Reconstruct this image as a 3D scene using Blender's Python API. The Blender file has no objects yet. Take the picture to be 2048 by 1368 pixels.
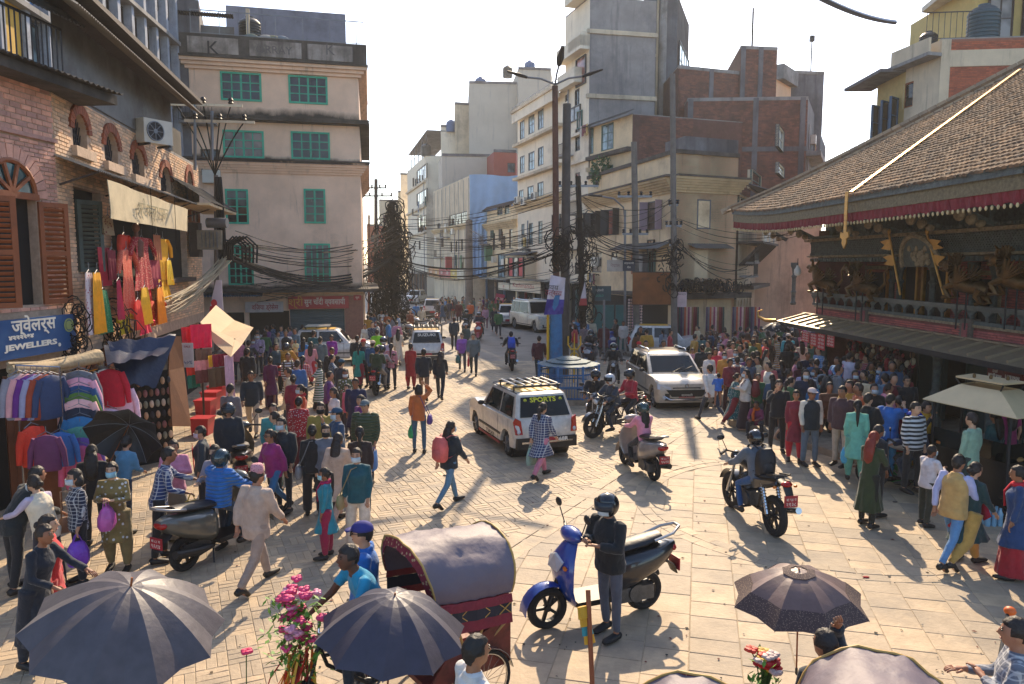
import bpy,bmesh,math,random
from mathutils import Vector,Matrix,noise
R=math.radians
rnd=random.Random(7)
sc=bpy.context.scene
col=sc.collection
# camera, sky, sun, exposure
FPX=1500.0;TILT=R(5.97);CH=4.3
cd=bpy.data.cameras.new("camera");cam=bpy.data.objects.new("camera",cd);col.objects.link(cam)
cd.sensor_width=36;cd.lens=36*FPX/2048;cd.clip_end=3000;cd.clip_start=0.1
cam.location=(0,0,CH);cam.rotation_euler=(R(90)-TILT,0,0)
sc.camera=cam
SUN_AZ,SUN_EL=9.5,35.5
w=bpy.data.worlds.new("World");sc.world=w;w.use_nodes=True
nt=w.node_tree;bg=nt.nodes["Background"]
sky=nt.nodes.new("ShaderNodeTexSky");sky.sky_type='NISHITA';sky.sun_disc=False
sky.sun_elevation=R(SUN_EL);sky.sun_rotation=R(SUN_AZ);sky.altitude=1300
sky.air_density=1.0;sky.dust_density=2.8;sky.ozone_density=1.0
nt.links.new(sky.outputs[0],bg.inputs[0]);bg.inputs[1].default_value=0.15
sd=bpy.data.lights.new("sun",'SUN');sd.energy=3.5;sd.angle=R(0.5);sd.color=(1.0,0.79,0.54)
so=bpy.data.objects.new("sun",sd);col.objects.link(so)
_d=Vector((math.sin(R(SUN_AZ))*math.cos(R(SUN_EL)),math.cos(R(SUN_AZ))*math.cos(R(SUN_EL)),math.sin(R(SUN_EL))))
so.rotation_euler=_d.to_track_quat('Z','Y').to_euler();so.location=(20,60,60)
sc.view_settings.view_transform='Standard';sc.view_settings.look='None'
sc.view_settings.exposure=1.12;sc.view_settings.gamma=1;sc.view_settings.use_curve_mapping=False
sc.cycles.max_bounces=5;sc.cycles.diffuse_bounces=3;sc.cycles.glossy_bounces=2
sc.cycles.transparent_max_bounces=6;sc.cycles.use_adaptive_sampling=True
# measuring (photograph 2048 x 1368)
def ray(px,py):
 xc=(px-1024)/FPX;yc=(684-py)/FPX
 return Vector((xc,math.cos(TILT)+yc*math.sin(TILT),-math.sin(TILT)+yc*math.cos(TILT)))
def atz(px,py,z=0.0):
 r=ray(px,py);t=(z-CH)/r.z
 return Vector((r.x*t,r.y*t,z))
def aty(px,py,Y):
 r=ray(px,py);t=Y/r.y
 return Vector((r.x*t,Y,CH+r.z*t))
 # naming
ORG={}
def tag(o,label=None,cat=None,group=None,kind=None):
 if label:o['label']=label
 if cat:o['category']=cat
 if group:o['group']=group
 if kind:o['kind']=kind
 return o
def thing(name,loc=(0,0,0),label=None,cat=None,group=None,rz=0.0,kind=None):
 o=bpy.data.objects.new(name,None);col.objects.link(o);o.location=loc
 o.rotation_euler=(0,0,rz);o.empty_display_size=0.1
 ORG[o.name]=Vector(loc)
 return tag(o,label,cat,group,kind)
def sub(name,loc,parent,rz=0.0):
 """an Empty used as a part that carries sub-parts"""
 o=bpy.data.objects.new(name,None);col.objects.link(o);o.parent=parent
 o.location=Vector(loc);o.rotation_euler=(0,0,rz)
 return o
def inst(name,mesh,parent,loc=(0,0,0),rot=(0,0,0),scale=None,world=True):
 o=bpy.data.objects.new(name,mesh);col.objects.link(o)
 l=Vector(loc)
 if parent:
  o.parent=parent
  if world:l=l-ORG.get(parent.name,Vector())
 o.location=l;o.rotation_euler=rot
 if scale is not None:o.scale=scale if hasattr(scale,'__len__')else(scale,)*3
 return o
def copy_tree(o,parent=None):
 c=o.copy();col.objects.link(c)
 if parent:c.parent=parent
 for ch in o.children:copy_tree(ch,c)
 return c
work=bpy.data.scenes.new('work');work_layer=work.view_layers[0]
def evaluated(o):
 work.collection.objects.link(o);work_layer.update();dg=work_layer.depsgraph
 me=bpy.data.meshes.new_from_object(o.evaluated_get(dg));bpy.data.objects.remove(o);return me
 # mesh builder
class MB:
 def __init__(s):s.v=[];s.f=[];s.mi=[];s.t=[];s.cur=0;s.tint=0.5
 def add(s,vs,fs):
  b=len(s.v);s.v.extend([tuple(v)for v in vs])
  for f in fs:s.f.append([b+i for i in f]);s.mi.append(s.cur);s.t.append(s.tint)
  return s
 def m(s,i):s.cur=i;return s
 def box(s,x0,x1,y0,y1,z0,z1):
  return s.add([(x0,y0,z0),(x1,y0,z0),(x1,y1,z0),(x0,y1,z0),(x0,y0,z1),(x1,y0,z1),(x1,y1,z1),(x0,y1,z1)],[(0,3,2,1),(4,5,6,7),(0,1,5,4),(1,2,6,5),(2,3,7,6),(3,0,4,7)])
 def obox(s,o,a,b,c):
  """box from corner o with edge vectors a, b, c"""
  o,a,b,c=Vector(o),Vector(a),Vector(b),Vector(c)
  vs=[o,o+a,o+a+b,o+b,o+c,o+a+c,o+a+b+c,o+b+c]
  fs=[(0,3,2,1),(4,5,6,7),(0,1,5,4),(1,2,6,5),(2,3,7,6),(3,0,4,7)]
  if a.cross(b).dot(c)<0:fs=[f[::-1]for f in fs]
  return s.add(vs,fs)
 def cbox(s,c,sx,sy,sz,rz=0.0,M=None):
  m3=M if M is not None else Matrix.Rotation(rz,3,'Z')
  a,b,d=m3@Vector((sx,0,0)),m3@Vector((0,sy,0)),m3@Vector((0,0,sz))
  return s.obox(Vector(c)-(a+b+d)/2,a,b,d)
 def bar(s,p,q,w,h=None,up=(0,0,1)):
  p,q=Vector(p),Vector(q);h=h or w;d=(q-p)
  if d.length<1e-6:return s
  x=d.cross(Vector(up))
  if x.length<1e-4:x=d.cross(Vector((0,1,0)))
  x.normalize();y=x.cross(d).normalized()
  return s.obox(p-x*w/2-y*h/2,x*w,y*h,d)
 def rings(s,rs,cap=True,closed=True):
  n=len(rs[0]);vs=[p for r in rs for p in r];fs=[]
  m=n if closed else n-1
  for i in range(len(rs)-1):
   for j in range(m):
    k=(j+1)%n
    fs.append((i*n+j,i*n+k,(i+1)*n+k,(i+1)*n+j))
  if cap and closed:
   fs.append(tuple(range(n))[::-1]);fs.append(tuple((len(rs)-1)*n+j for j in range(n)))
  return s.add(vs,fs)
 def tube(s,pts,r,n=8,cap=True,flat=1.0):
  pts=[Vector(p)for p in pts];k=len(pts)
  rr=r if hasattr(r,'__len__')else[r]*k
  rs=[];px=None
  for i,p in enumerate(pts):
   d=(pts[min(i+1,k-1)]-pts[max(i-1,0)])
   if d.length<1e-7:d=Vector((0,0,1))
   d.normalize()
   if px is None:
    px=d.cross(Vector((0,0,1)))
    if px.length<0.1:px=d.cross(Vector((0,1,0)))
   x=(px-d*px.dot(d))
   if x.length<1e-5:x=d.orthogonal()
   x.normalize();px=x;y=d.cross(x)
   a=rr[i];ax,ay=(a if hasattr(a,'__len__')else(a,a*flat))
   rs.append([p+x*math.cos(t)*ax+y*math.sin(t)*ay for t in[2*math.pi*j/n for j in range(n)]])
  return s.rings(rs,cap)
 def ell(s,c,r,nu=12,nv=8,M=None,z0=-1.0):
  """ellipsoid; z0 > -1 cuts the bottom off"""
  c=Vector(c);r=r if hasattr(r,'__len__')else(r,)*3;rs=[]
  a0=math.asin(max(-0.999,z0))
  for i in range(nv+1):
   a=a0+(math.pi/2*0.998-a0)*i/nv
   rs.append([])
   for j in range(nu):
    t=2*math.pi*j/nu
    p=Vector((math.cos(a)*math.cos(t)*r[0],math.cos(a)*math.sin(t)*r[1],math.sin(a)*r[2]))
    rs[-1].append(c+(M@p if M is not None else p))
  return s.rings(rs,True)
 def lathe(s,prof,c=(0,0,0),n=16,cap=True,M=None):
  c=Vector(c);rs=[]
  for rad,z in prof:
   ring=[Vector((rad*math.cos(2*math.pi*j/n),rad*math.sin(2*math.pi*j/n),z))for j in range(n)]
   rs.append([c+(M@p if M is not None else p)for p in ring])
  return s.rings(rs,cap)
 def disc(s,c,r,ax,th,n=20,r0=0.0):
  """cylinder/annulus centred c, axis unit ax, thickness th"""
  c,ax=Vector(c),Vector(ax).normalized();x=ax.orthogonal().normalized();y=ax.cross(x)
  f=lambda rad,h:[c+ax*h+(x*math.cos(2*math.pi*j/n)+y*math.sin(2*math.pi*j/n))*rad for j in range(n)]
  if r0<=0:return s.rings([f(r,-th/2),f(r,th/2)])
  rs=[f(r0,-th/2),f(r,-th/2),f(r,th/2),f(r0,th/2),f(r0,-th/2)]
  return s.rings(rs,False)
 def torus(s,c,R_,r,ax=(1,0,0),n=24,k=8,a0=0.0,a1=2*math.pi,wide=1.0):
  c,ax=Vector(c),Vector(ax).normalized()
  x=Vector((0,0,1))-ax*ax.z
  x=x.normalized()if x.length>0.1 else ax.orthogonal().normalized()
  y=ax.cross(x);rs=[]
  full=abs(a1-a0-2*math.pi)<1e-6
  for i in range(n+1):
   t=a0+(a1-a0)*i/n;d=x*math.cos(t)+y*math.sin(t)
   rs.append([c+d*(R_+r*math.cos(2*math.pi*j/k))+ax*r*wide*math.sin(2*math.pi*j/k)for j in range(k)])
  return s.rings(rs,not full)
 def prism(s,poly,z0,z1):
  n=len(poly);vs=[(p[0],p[1],z0)for p in poly]+[(p[0],p[1],z1)for p in poly]
  a=sum(poly[i][0]*poly[(i+1)%n][1]-poly[(i+1)%n][0]*poly[i][1]for i in range(n))
  fs=[tuple(range(n))[::-1],tuple(range(n,2*n))]+[(i,(i+1)%n,n+(i+1)%n,n+i)for i in range(n)]
  if a<0:fs=[f[::-1]for f in fs]
  return s.add(vs,fs)
 def extr(s,poly,d):
  """3-D polygon extruded by vector d"""
  poly=[Vector(p)for p in poly];d=Vector(d);n=len(poly)
  nrm=Vector()
  for i in range(1,n-1):nrm+=(poly[i]-poly[0]).cross(poly[i+1]-poly[0])
  fs=[tuple(range(n))[::-1],tuple(range(n,2*n))]+[(i,(i+1)%n,n+(i+1)%n,n+i)for i in range(n)]
  if nrm.dot(d)<0:fs=[f[::-1]for f in fs]
  return s.add(poly+[p+d for p in poly],fs)
 def grid(s,P,both=False):
  """P[i][j] points"""
  n,m=len(P),len(P[0]);vs=[p for r in P for p in r]
  return s.add(vs,[(i*m+j,i*m+j+1,(i+1)*m+j+1,(i+1)*m+j)for i in range(n-1)for j in range(m-1)])
 def sheet(s,P,th=0.006):
  """P[i][j] points as a thin double-sided closed cloth"""
  n,m=len(P),len(P[0]);V=[[Vector(p)for p in r]for r in P];N=[]
  for i in range(n):
   N.append([])
   for j in range(m):
    a=V[min(i+1,n-1)][j]-V[max(i-1,0)][j];b=V[i][min(j+1,m-1)]-V[i][max(j-1,0)]
    q=a.cross(b);N[-1].append(q.normalized()if q.length>1e-9 else Vector((0,0,1)))
  top=[V[i][j]for i in range(n)for j in range(m)]
  bot=[V[i][j]-N[i][j]*th for i in range(n)for j in range(m)];k=n*m
  fs=[]
  for i in range(n-1):
   for j in range(m-1):
    a,b,c,d=i*m+j,i*m+j+1,(i+1)*m+j+1,(i+1)*m+j
    fs.append((a,d,c,b));fs.append((k+a,k+b,k+c,k+d))
  for j in range(m-1):
   fs.append((j,j+1,k+j+1,k+j));e=(n-1)*m;fs.append((e+j+1,e+j,k+e+j,k+e+j+1))
  for i in range(n-1):
   fs.append(((i+1)*m,i*m,k+i*m,k+(i+1)*m));e=m-1;fs.append((i*m+e,(i+1)*m+e,k+(i+1)*m+e,k+i*m+e))
  return s.add(top+bot,fs)
 def mesh(s,name,mats,smooth=False,org=None,angle=None):
  me=bpy.data.meshes.new(name)
  vs=s.v if org is None or org.length==0 else[(x-org.x,y-org.y,z-org.z)for x,y,z in s.v]
  me.from_pydata(vs,[],s.f)
  for m_ in(mats if hasattr(mats,'__len__')else[mats]):me.materials.append(m_)
  if any(s.mi):me.polygons.foreach_set('material_index',s.mi)
  if any(abs(t-0.5)>1e-6 for t in s.t):
   at=me.attributes.new('tint','FLOAT','FACE');at.data.foreach_set('value',s.t)
  if smooth:
   me.polygons.foreach_set('use_smooth',[True]*len(me.polygons))
   if angle:me.set_sharp_from_angle(angle=R(angle))
  me.update();return me
 def build(s,name,mats,parent=None,smooth=False,angle=40):
  o=bpy.data.objects.new(name,s.mesh(name,mats,smooth,ORG.get(parent.name)if parent else None,angle))
  col.objects.link(o)
  if parent:o.parent=parent;ORG[o.name]=ORG.get(parent.name,Vector())
  return o
  # materials
def hexc(h,k=1.0):
 h=h.lstrip('#');c=[int(h[i:i+2],16)/255 for i in(0,2,4)]
 return tuple([min(1,k*(x/12.92 if x<=.04045 else((x+.055)/1.055)**2.4))for x in c])+(1,)
MATS={}
def nm(name):
 m=bpy.data.materials.new(name);m.use_nodes=True
 t=m.node_tree;return m,t,t.nodes['Principled BSDF']
def node(t,kind,**kw):
 n=t.nodes.new(kind)
 for k,v in kw.items():
  if k in n.inputs.keys():n.inputs[k].default_value=v
  else:setattr(n,k,v)
 return n
def mixc(t,fac,a,b,mode='MIX'):
 n=t.nodes.new('ShaderNodeMix');n.data_type='RGBA';n.blend_type=mode
 for sock,v in((n.inputs[0],fac),(n.inputs[6],a),(n.inputs[7],b)):
  if hasattr(v,'is_output')or isinstance(v,bpy.types.NodeSocket):t.links.new(v,sock)
  else:sock.default_value=v
 return n.outputs[2]
def ramp(t,src,p0,p1,c0=(0,0,0,1),c1=(1,1,1,1)):
 n=t.nodes.new('ShaderNodeValToRGB');t.links.new(src,n.inputs[0])
 n.color_ramp.elements[0].position=p0;n.color_ramp.elements[1].position=p1
 n.color_ramp.elements[0].color=c0;n.color_ramp.elements[1].color=c1
 return n.outputs[0]
def coords(t,scale=(1,1,1),obj=False):
 tc=t.nodes.new('ShaderNodeTexCoord')if obj else t.nodes.new('ShaderNodeNewGeometry')
 mp=t.nodes.new('ShaderNodeMapping');mp.inputs['Scale'].default_value=scale
 t.links.new(tc.outputs['Object' if obj else 'Position'],mp.inputs[0]);return mp.outputs[0]
def bump(t,b,src,s,d=0.02):
 n=t.nodes.new('ShaderNodeBump');n.inputs['Strength'].default_value=s;n.inputs['Distance'].default_value=d
 t.links.new(src,n.inputs['Height']);t.links.new(n.outputs[0],b.inputs['Normal'])
def mat(name,c,rough=0.8,metal=0.0,var=0.25,scale=3.0,bmp=0.2,dirt=0.0,dirtc='2a2620',obj=False,spec=None,tint=0.0,streak=0.0,emit=None):
 """base colour with two-scale variation, dirt patches, vertical streaks, per-piece tint"""
 if name in MATS:return MATS[name]
 m,t,b=nm(name);base=hexc(c)if isinstance(c,str)else c
 v=coords(t,(1,1,1),obj)
 n1=node(t,'ShaderNodeTexNoise',Scale=scale,Detail=6.0,Roughness=0.65);t.links.new(v,n1.inputs['Vector'])
 lo=tuple(x*(1-var)for x in base[:3])+(1,);hi=tuple(min(1,x*(1+var*0.7))for x in base[:3])+(1,)
 out=ramp(t,n1.outputs['Fac'],0.3,0.7,lo,hi)
 if tint:
  a=node(t,'ShaderNodeAttribute',attribute_name='tint')
  rp=ramp(t,a.outputs['Fac'],0.0,1.0,(1-tint,1-tint*0.85,1-tint*0.6,1),(1+tint,1+tint*0.8,1+tint*0.45,1))
  out=mixc(t,1.0,out,rp,'MULTIPLY')
 if dirt:
  n2=node(t,'ShaderNodeTexNoise',Scale=scale*0.23,Detail=8.0,Roughness=0.7);t.links.new(v,n2.inputs['Vector'])
  out=mixc(t,ramp(t,n2.outputs['Fac'],0.62-dirt*0.3,0.78-dirt*0.1),out,hexc(dirtc))
 if streak:
  v2=coords(t,(1.3,1.3,0.12),obj)
  n3=node(t,'ShaderNodeTexNoise',Scale=1.6,Detail=7.0,Roughness=0.7);t.links.new(v2,n3.inputs['Vector'])
  out=mixc(t,ramp(t,n3.outputs['Fac'],0.66-streak*0.3,0.82-streak*0.1),out,hexc(dirtc))
 t.links.new(out,b.inputs['Base Color'])
 b.inputs['Roughness'].default_value=rough;b.inputs['Metallic'].default_value=metal
 if spec is not None:b.inputs['Specular IOR Level'].default_value=spec
 if bmp:
  n4=node(t,'ShaderNodeTexNoise',Scale=scale*6,Detail=5.0);t.links.new(v,n4.inputs['Vector'])
  bump(t,b,n4.outputs['Fac'],bmp)
 if emit:b.inputs['Emission Color'].default_value=hexc(emit[0]);b.inputs['Emission Strength'].default_value=emit[1]
 MATS[name]=m;return m
def objmat(name,pattern=None,rough=0.85,bmp=0.25,sheen=0.0,metal=0.0,coat=0.0,alt=None,scale=1.0):
 """colour comes from the object's own colour; pattern: plaid, dots, floral, stripes, quilt"""
 if name in MATS:return MATS[name]
 m,t,b=nm(name)
 oi=node(t,'ShaderNodeObjectInfo');v=coords(t,(1,1,1),True)
 n1=node(t,'ShaderNodeTexNoise',Scale=9.0,Detail=4.0);t.links.new(v,n1.inputs['Vector'])
 out=mixc(t,1.0,oi.outputs['Color'],ramp(t,n1.outputs['Fac'],0.3,0.7,(0.8,0.8,0.8,1),(1.12,1.12,1.12,1)),'MULTIPLY')
 altc=hexc(alt)if alt else(0.55,0.56,0.56,1)
 if pattern=='plaid':
  w1=node(t,'ShaderNodeTexWave',Scale=6.0*scale,bands_direction='Z');w2=node(t,'ShaderNodeTexWave',Scale=6.0*scale,bands_direction='X')
  for w_ in(w1,w2):t.links.new(v,w_.inputs['Vector'])
  out=mixc(t,ramp(t,w1.outputs['Fac'],0.86,0.94,(0,0,0,1),(.6,.6,.6,1)),out,altc);out=mixc(t,ramp(t,w2.outputs['Fac'],0.86,0.94,(0,0,0,1),(.6,.6,.6,1)),out,altc)
 elif pattern=='stripes':
  w1=node(t,'ShaderNodeTexWave',Scale=4.0*scale,bands_direction='Z');t.links.new(v,w1.inputs['Vector'])
  out=mixc(t,ramp(t,w1.outputs['Fac'],0.45,0.55),out,altc)
 elif pattern in('dots','floral'):
  vo=node(t,'ShaderNodeTexVoronoi',Scale=(26.0 if pattern=='dots' else 14.0)*scale);t.links.new(v,vo.inputs['Vector'])
  out=mixc(t,ramp(t,vo.outputs['Distance'],0.22,0.30,(1,1,1,1),(0,0,0,1)),out,altc)
 t.links.new(out,b.inputs['Base Color']);b.inputs['Roughness'].default_value=rough;b.inputs['Metallic'].default_value=metal
 b.inputs['Coat Weight'].default_value=coat
 if sheen:b.inputs['Sheen Weight'].default_value=sheen
 if pattern=='quilt':
  w1=node(t,'ShaderNodeTexWave',Scale=5.5,bands_direction='Z');t.links.new(v,w1.inputs['Vector']);bump(t,b,w1.outputs['Fac'],0.9,0.03)
 elif bmp:
  n4=node(t,'ShaderNodeTexNoise',Scale=14.0,Detail=3.0);t.links.new(v,n4.inputs['Vector']);bump(t,b,n4.outputs['Fac'],bmp,0.03)
 MATS[name]=m;return m
def glass(name,c='1a2226',rough=0.06):
 if name in MATS:return MATS[name]
 m,t,b=nm(name);v=coords(t);n1=node(t,'ShaderNodeTexNoise',Scale=1.1,Detail=2.0);t.links.new(v,n1.inputs['Vector'])
 base=hexc(c);t.links.new(ramp(t,n1.outputs['Fac'],0.35,0.65,tuple(x*0.4 for x in base[:3])+(1,),tuple(min(1,x*2.2)for x in base[:3])+(1,)),b.inputs['Base Color'])
 b.inputs['Roughness'].default_value=rough;b.inputs['Specular IOR Level'].default_value=0.3
 bump(t,b,n1.outputs['Fac'],0.15,0.05)
 MATS[name]=m;return m
def text_mesh(s,size,M,mat_,name='lettering',parent=None,depth=0.004,align='CENTER',shear=0.0,bold=0.0,width=None):
 """flat lettering; M places text space (x right, y up, z out) in the world"""
 cu=bpy.data.curves.new(name,'FONT');cu.body=s;cu.size=size;cu.align_x=align;cu.align_y='CENTER'
 cu.extrude=depth/2;cu.shear=shear;cu.offset=bold;cu.resolution_u=2
 me=evaluated(bpy.data.objects.new('tmp_text',cu))
 if width:
  xs=[v.co.x for v in me.vertices]
  if xs:
   k=width/(max(xs)-min(xs));me.transform(Matrix.Diagonal((k,1,1,1)))
 me.materials.clear();me.materials.append(mat_)
 org=ORG.get(parent.name,Vector())if parent else Vector()
 me.transform(Matrix.Translation(-org)@M)
 o=bpy.data.objects.new(name,me);col.objects.link(o)
 if parent:o.parent=parent
 return o
def frameM(o,x,y):
 """matrix of a frame with origin o, x right, y up, z = x cross y"""
 x,y=Vector(x).normalized(),Vector(y).normalized();z=x.cross(y).normalized();y=z.cross(x)
 return Matrix.Translation(Vector(o))@Matrix((x,y,z)).transposed().to_4x4()
 # ground
M_stone=mat('paving stone','ad9a80',0.72,var=0.22,scale=3.0,bmp=0.4,dirt=0.45,dirtc='7d7468',tint=0.22)
M_ground=mat('ground earth','7d6f5b',0.9,var=0.3,scale=2.0,bmp=0.4)
M_street=mat('worn street surface','8a8176',0.75,var=0.2,scale=1.2,bmp=0.3,dirt=0.35,dirtc='5d574f')
g=MB();g.add([(-1500,-60,-0.034),(1500,-60,-0.034),(1500,2500,-0.034),(-1500,2500,-0.034)],[(0,1,2,3)])
ground=tag(g.build('ground',M_ground),kind='structure')
g=MB();g.add([(-22,33,-0.004),(26,33,-0.004),(6,140,-0.004),(-30,140,-0.004)],[(0,1,2,3)])
street=tag(g.build('street',M_street),kind='structure')
pavement=thing('pavement',(0,0,0),kind='structure')
g=MB();g.add([(-12,2,-0.0075),(16,2,-0.0075),(18,33.0,-0.0075),(-16,33.0,-0.0075)],[(0,1,2,3)])
g.build('mortar_bed',mat('joint sand','a8987e',0.95,var=0.3,scale=8),pavement)
def slab(mb,c,ax,ay,L,W_,up=0.0,g_=0.006,h=0.018,tilt=0.003):
 """one stone: top face inset, chamfered; c centre, ax/ay unit directions, L along ax"""
 a,b=Vector(ax)*(L/2-g_/2),Vector(ay)*(W_/2-g_/2);c=Vector(c);ch=0.006
 dz=[rnd.uniform(-tilt,tilt)for _ in range(4)];lo=[];hi=[]
 for k,(sa,sb)in enumerate(((-1,-1),(1,-1),(1,1),(-1,1))):
  ja,jb=rnd.uniform(0,.006),rnd.uniform(0,.006)
  p=c+a*sa*(1-ja)+b*sb*(1-jb)
  lo.append((p.x,p.y,-h));q=p-Vector(ax)*sa*ch-Vector(ay)*sb*ch
  hi.append((q.x,q.y,dz[k]+up))
 mid=[(x,y,-0.004+up)for x,y,_ in lo]
 fs=[(8,9,10,11)]+[(i,(i+1)%4,4+(i+1)%4,4+i)for i in range(4)]+[(4+i,4+(i+1)%4,8+(i+1)%4,8+i)for i in range(4)]
 mb.add(lo+mid+hi,fs)
RC=atz(1120,790);RC.z=0
BC=atz(1560,1010);RB=0.0
P_a,P_b=atz(1010,1105),atz(1230,960)
band_dir=(P_b-P_a).normalized();band_n=Vector((band_dir.y,-band_dir.x,0))
def side(p):return(p-P_a).dot(band_n)
arc_c=atz(1640,1010);arc_r=(atz(1325,1040)-arc_c).length
stones=[]
def inframe(p):return p.y>5.2 and abs(p.x)<p.y*0.74+1.5
rows=0;y=5.6
th=R(-14);ux,uy=Vector((math.cos(th),math.sin(th),0)),Vector((-math.sin(th),math.cos(th),0))
cx=-16.0
while cx<26:
 cw=rnd.uniform(0.42,0.56);yy=-4+rnd.uniform(0,.5)
 while yy<36:
  L=rnd.uniform(0.34,0.62);c=ux*(cx+cw/2)+uy*(yy+L/2)
  dA=abs((c-arc_c).length-arc_r)
  if inframe(c)and c.y<33 and side(c)>0.0 and dA>0.04 and(c-RC).length>2.4:stones.append((c.length,c,uy,ux,L,cw))
  yy+=L
 cx+=cw
th2=R(24);vx,vy=Vector((math.cos(th2),math.sin(th2),0)),Vector((-math.sin(th2),math.cos(th2),0))
bl,bw=0.33,0.11
for i in range(-75,75):
 for j in range(-75,125):
  for k in range(3):
   if(i+j)%2==0:c=vx*(i*bl+bl/2)+vy*(j*bl+bw*(k+.5));q=(vx,vy)
   else:c=vx*(i*bl+bw*(k+.5))+vy*(j*bl+bl/2);q=(vy,vx)
   if inframe(c)and c.y<33 and side(c)<-0.05 and(c-RC).length>2.5:stones.append((c.length,c,q[0],q[1],bl,bw))
s_=-14.0
while s_<16:
 L=rnd.uniform(.5,.8)
 for off in(-0.14,0.14):
  c=P_a+band_dir*(s_+L/2)+band_n*off
  if inframe(c)and c.y<33 and(c-RC).length>2.5:stones.append((c.length,c,band_dir,band_n,L,0.27,.005))
 s_+=L
def ring(cen,r,wid,L,test):
 n=max(8,int(2*math.pi*r/L))
 for i in range(n):
  a=2*math.pi*i/n;d=Vector((math.cos(a),math.sin(a),0));c=cen+d*r;t=Vector((-d.y,d.x,0))
  if inframe(c)and c.y<33 and test(c):stones.append((c.length,c,t,d,2*math.pi*r/n,wid,.006))
ring(arc_c,arc_r-0.11,0.2,0.34,lambda c:side(c)>0.28)
ring(arc_c,arc_r+0.11,0.2,0.34,lambda c:side(c)>0.28)
for k in range(5):ring(RC,1.35+0.24*k,0.23,0.42,lambda c:True)
def vis_size(s):return-s[4]*s[5]/(s[0]**3)
stones.sort(key=vis_size)
rest=MB()
for i,st in enumerate(stones):
 if i<290:
  mb=MB();mb.tint=rnd.random();slab(mb,*st[1:]);mb.build('paving_stone',M_stone,pavement)
 else:rest.tint=rnd.random();slab(rest,*st[1:])
r_=rest.build('paving_stones_beyond',M_stone,pavement);r_.name='paving';tag(r_,kind='stuff')
M_kerb=mat('kerb stone','9a8c78',0.8,var=0.25,scale=4,bmp=0.4,dirt=0.3)
kp=[atz(1462,815),atz(1462,850),atz(1640,905),atz(1700,925),Vector((8.7,14.6,0)),Vector((9.2,11.0,0)),Vector((9.4,7,0)),Vector((16,7,0)),Vector((16,27,0)),Vector((9.5,27,0))]
plinth=thing('temple_step',(0,0,0),kind='structure')
g=MB();g.prism([(p.x,p.y)for p in kp],-0.03,0.13);g.build('step_top',M_kerb,plinth)
for a,b in zip(kp[:6],kp[1:7]):
 d=b-a;L=d.length;t=d.normalized();n_=Vector((-t.y,t.x,0));n_=n_ if n_.x<0 else-n_;k=0
 while k<L-0.05:
  l=min(rnd.uniform(.7,1.1),L-k);g=MB();g.tint=rnd.random()
  o_=a+t*(k+.006)+n_*0.06+Vector((0,0,-.03));g.obox(o_,t*(l-.012),-n_*0.32,Vector((0,0,.18)));g.build('kerb_stone',M_kerb,plinth);k+=l
  # building kit
class Wall:
 """vertical facade through ground points A (left) and B (right)"""
 def __init__(s,A,B):
  s.A=Vector((A[0],A[1],0));s.B=Vector((B[0],B[1],0));s.L=(s.B-s.A).length
  s.u=(s.B-s.A).normalized();s.n=Vector((s.u.y,-s.u.x,0));s.rz=math.atan2(s.u.y,s.u.x)
 def P(s,u,z,d=0.0):return s.A+s.u*u+s.n*d+Vector((0,0,z))
 def uz(s,px,py):
  r=ray(px,py);o=Vector((0,0,CH));t=(s.A-o).dot(s.n)/r.dot(s.n);p=o+r*t
  return(p-s.A).dot(s.u),p.z
 def rect(s,x0,y0,x1,y1):
  ym,xm=(y0+y1)/2,(x0+x1)/2
  return(s.uz(x0,ym)[0],s.uz(x1,ym)[0],s.uz(xm,y1)[1],s.uz(xm,y0)[1])
 def M(s,u,z,d=0.0):return frameM(s.P(u,z,d),s.u,(0,0,1))
 def box(s,mb,u0,u1,z0,z1,d0,d1):
  return mb.obox(s.P(u0,z0,d0),s.u*(u1-u0),s.n*(d1-d0),Vector((0,0,z1-z0)))
 def panel(s,mb,u0,u1,z0,z1,holes=(),dep=0.18,d=0.0):
  us=sorted({u0,u1}|{x for h in holes for x in h[:2]if u0<x<u1});zs=sorted({z0,z1}|{x for h in holes for x in h[2:4]if z0<x<z1})
  for i in range(len(us)-1):
   for j in range(len(zs)-1):
    uc,zc=(us[i]+us[i+1])/2,(zs[j]+zs[j+1])/2
    if any(h[0]<uc<h[1]and h[2]<zc<h[3]for h in holes):continue
    mb.add([s.P(us[i],zs[j],d),s.P(us[i+1],zs[j],d),s.P(us[i+1],zs[j+1],d),s.P(us[i],zs[j+1],d)],[(0,1,2,3)])
  for a,b,c,e in[h[:4]for h in holes]:
   q=[(a,c),(b,c),(b,e),(a,e)]
   for k in range(4):
    p0,p1=q[k],q[(k+1)%4]
    mb.add([s.P(*p0,d),s.P(*p1,d),s.P(*p1,d-dep),s.P(*p0,d-dep)],[(3,2,1,0)])
  return mb
def off(w_,dist):
 """wall line moved by dist along its normal"""
 return Wall(w_.A+w_.n*dist,w_.B+w_.n*dist)
WIN={}
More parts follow.
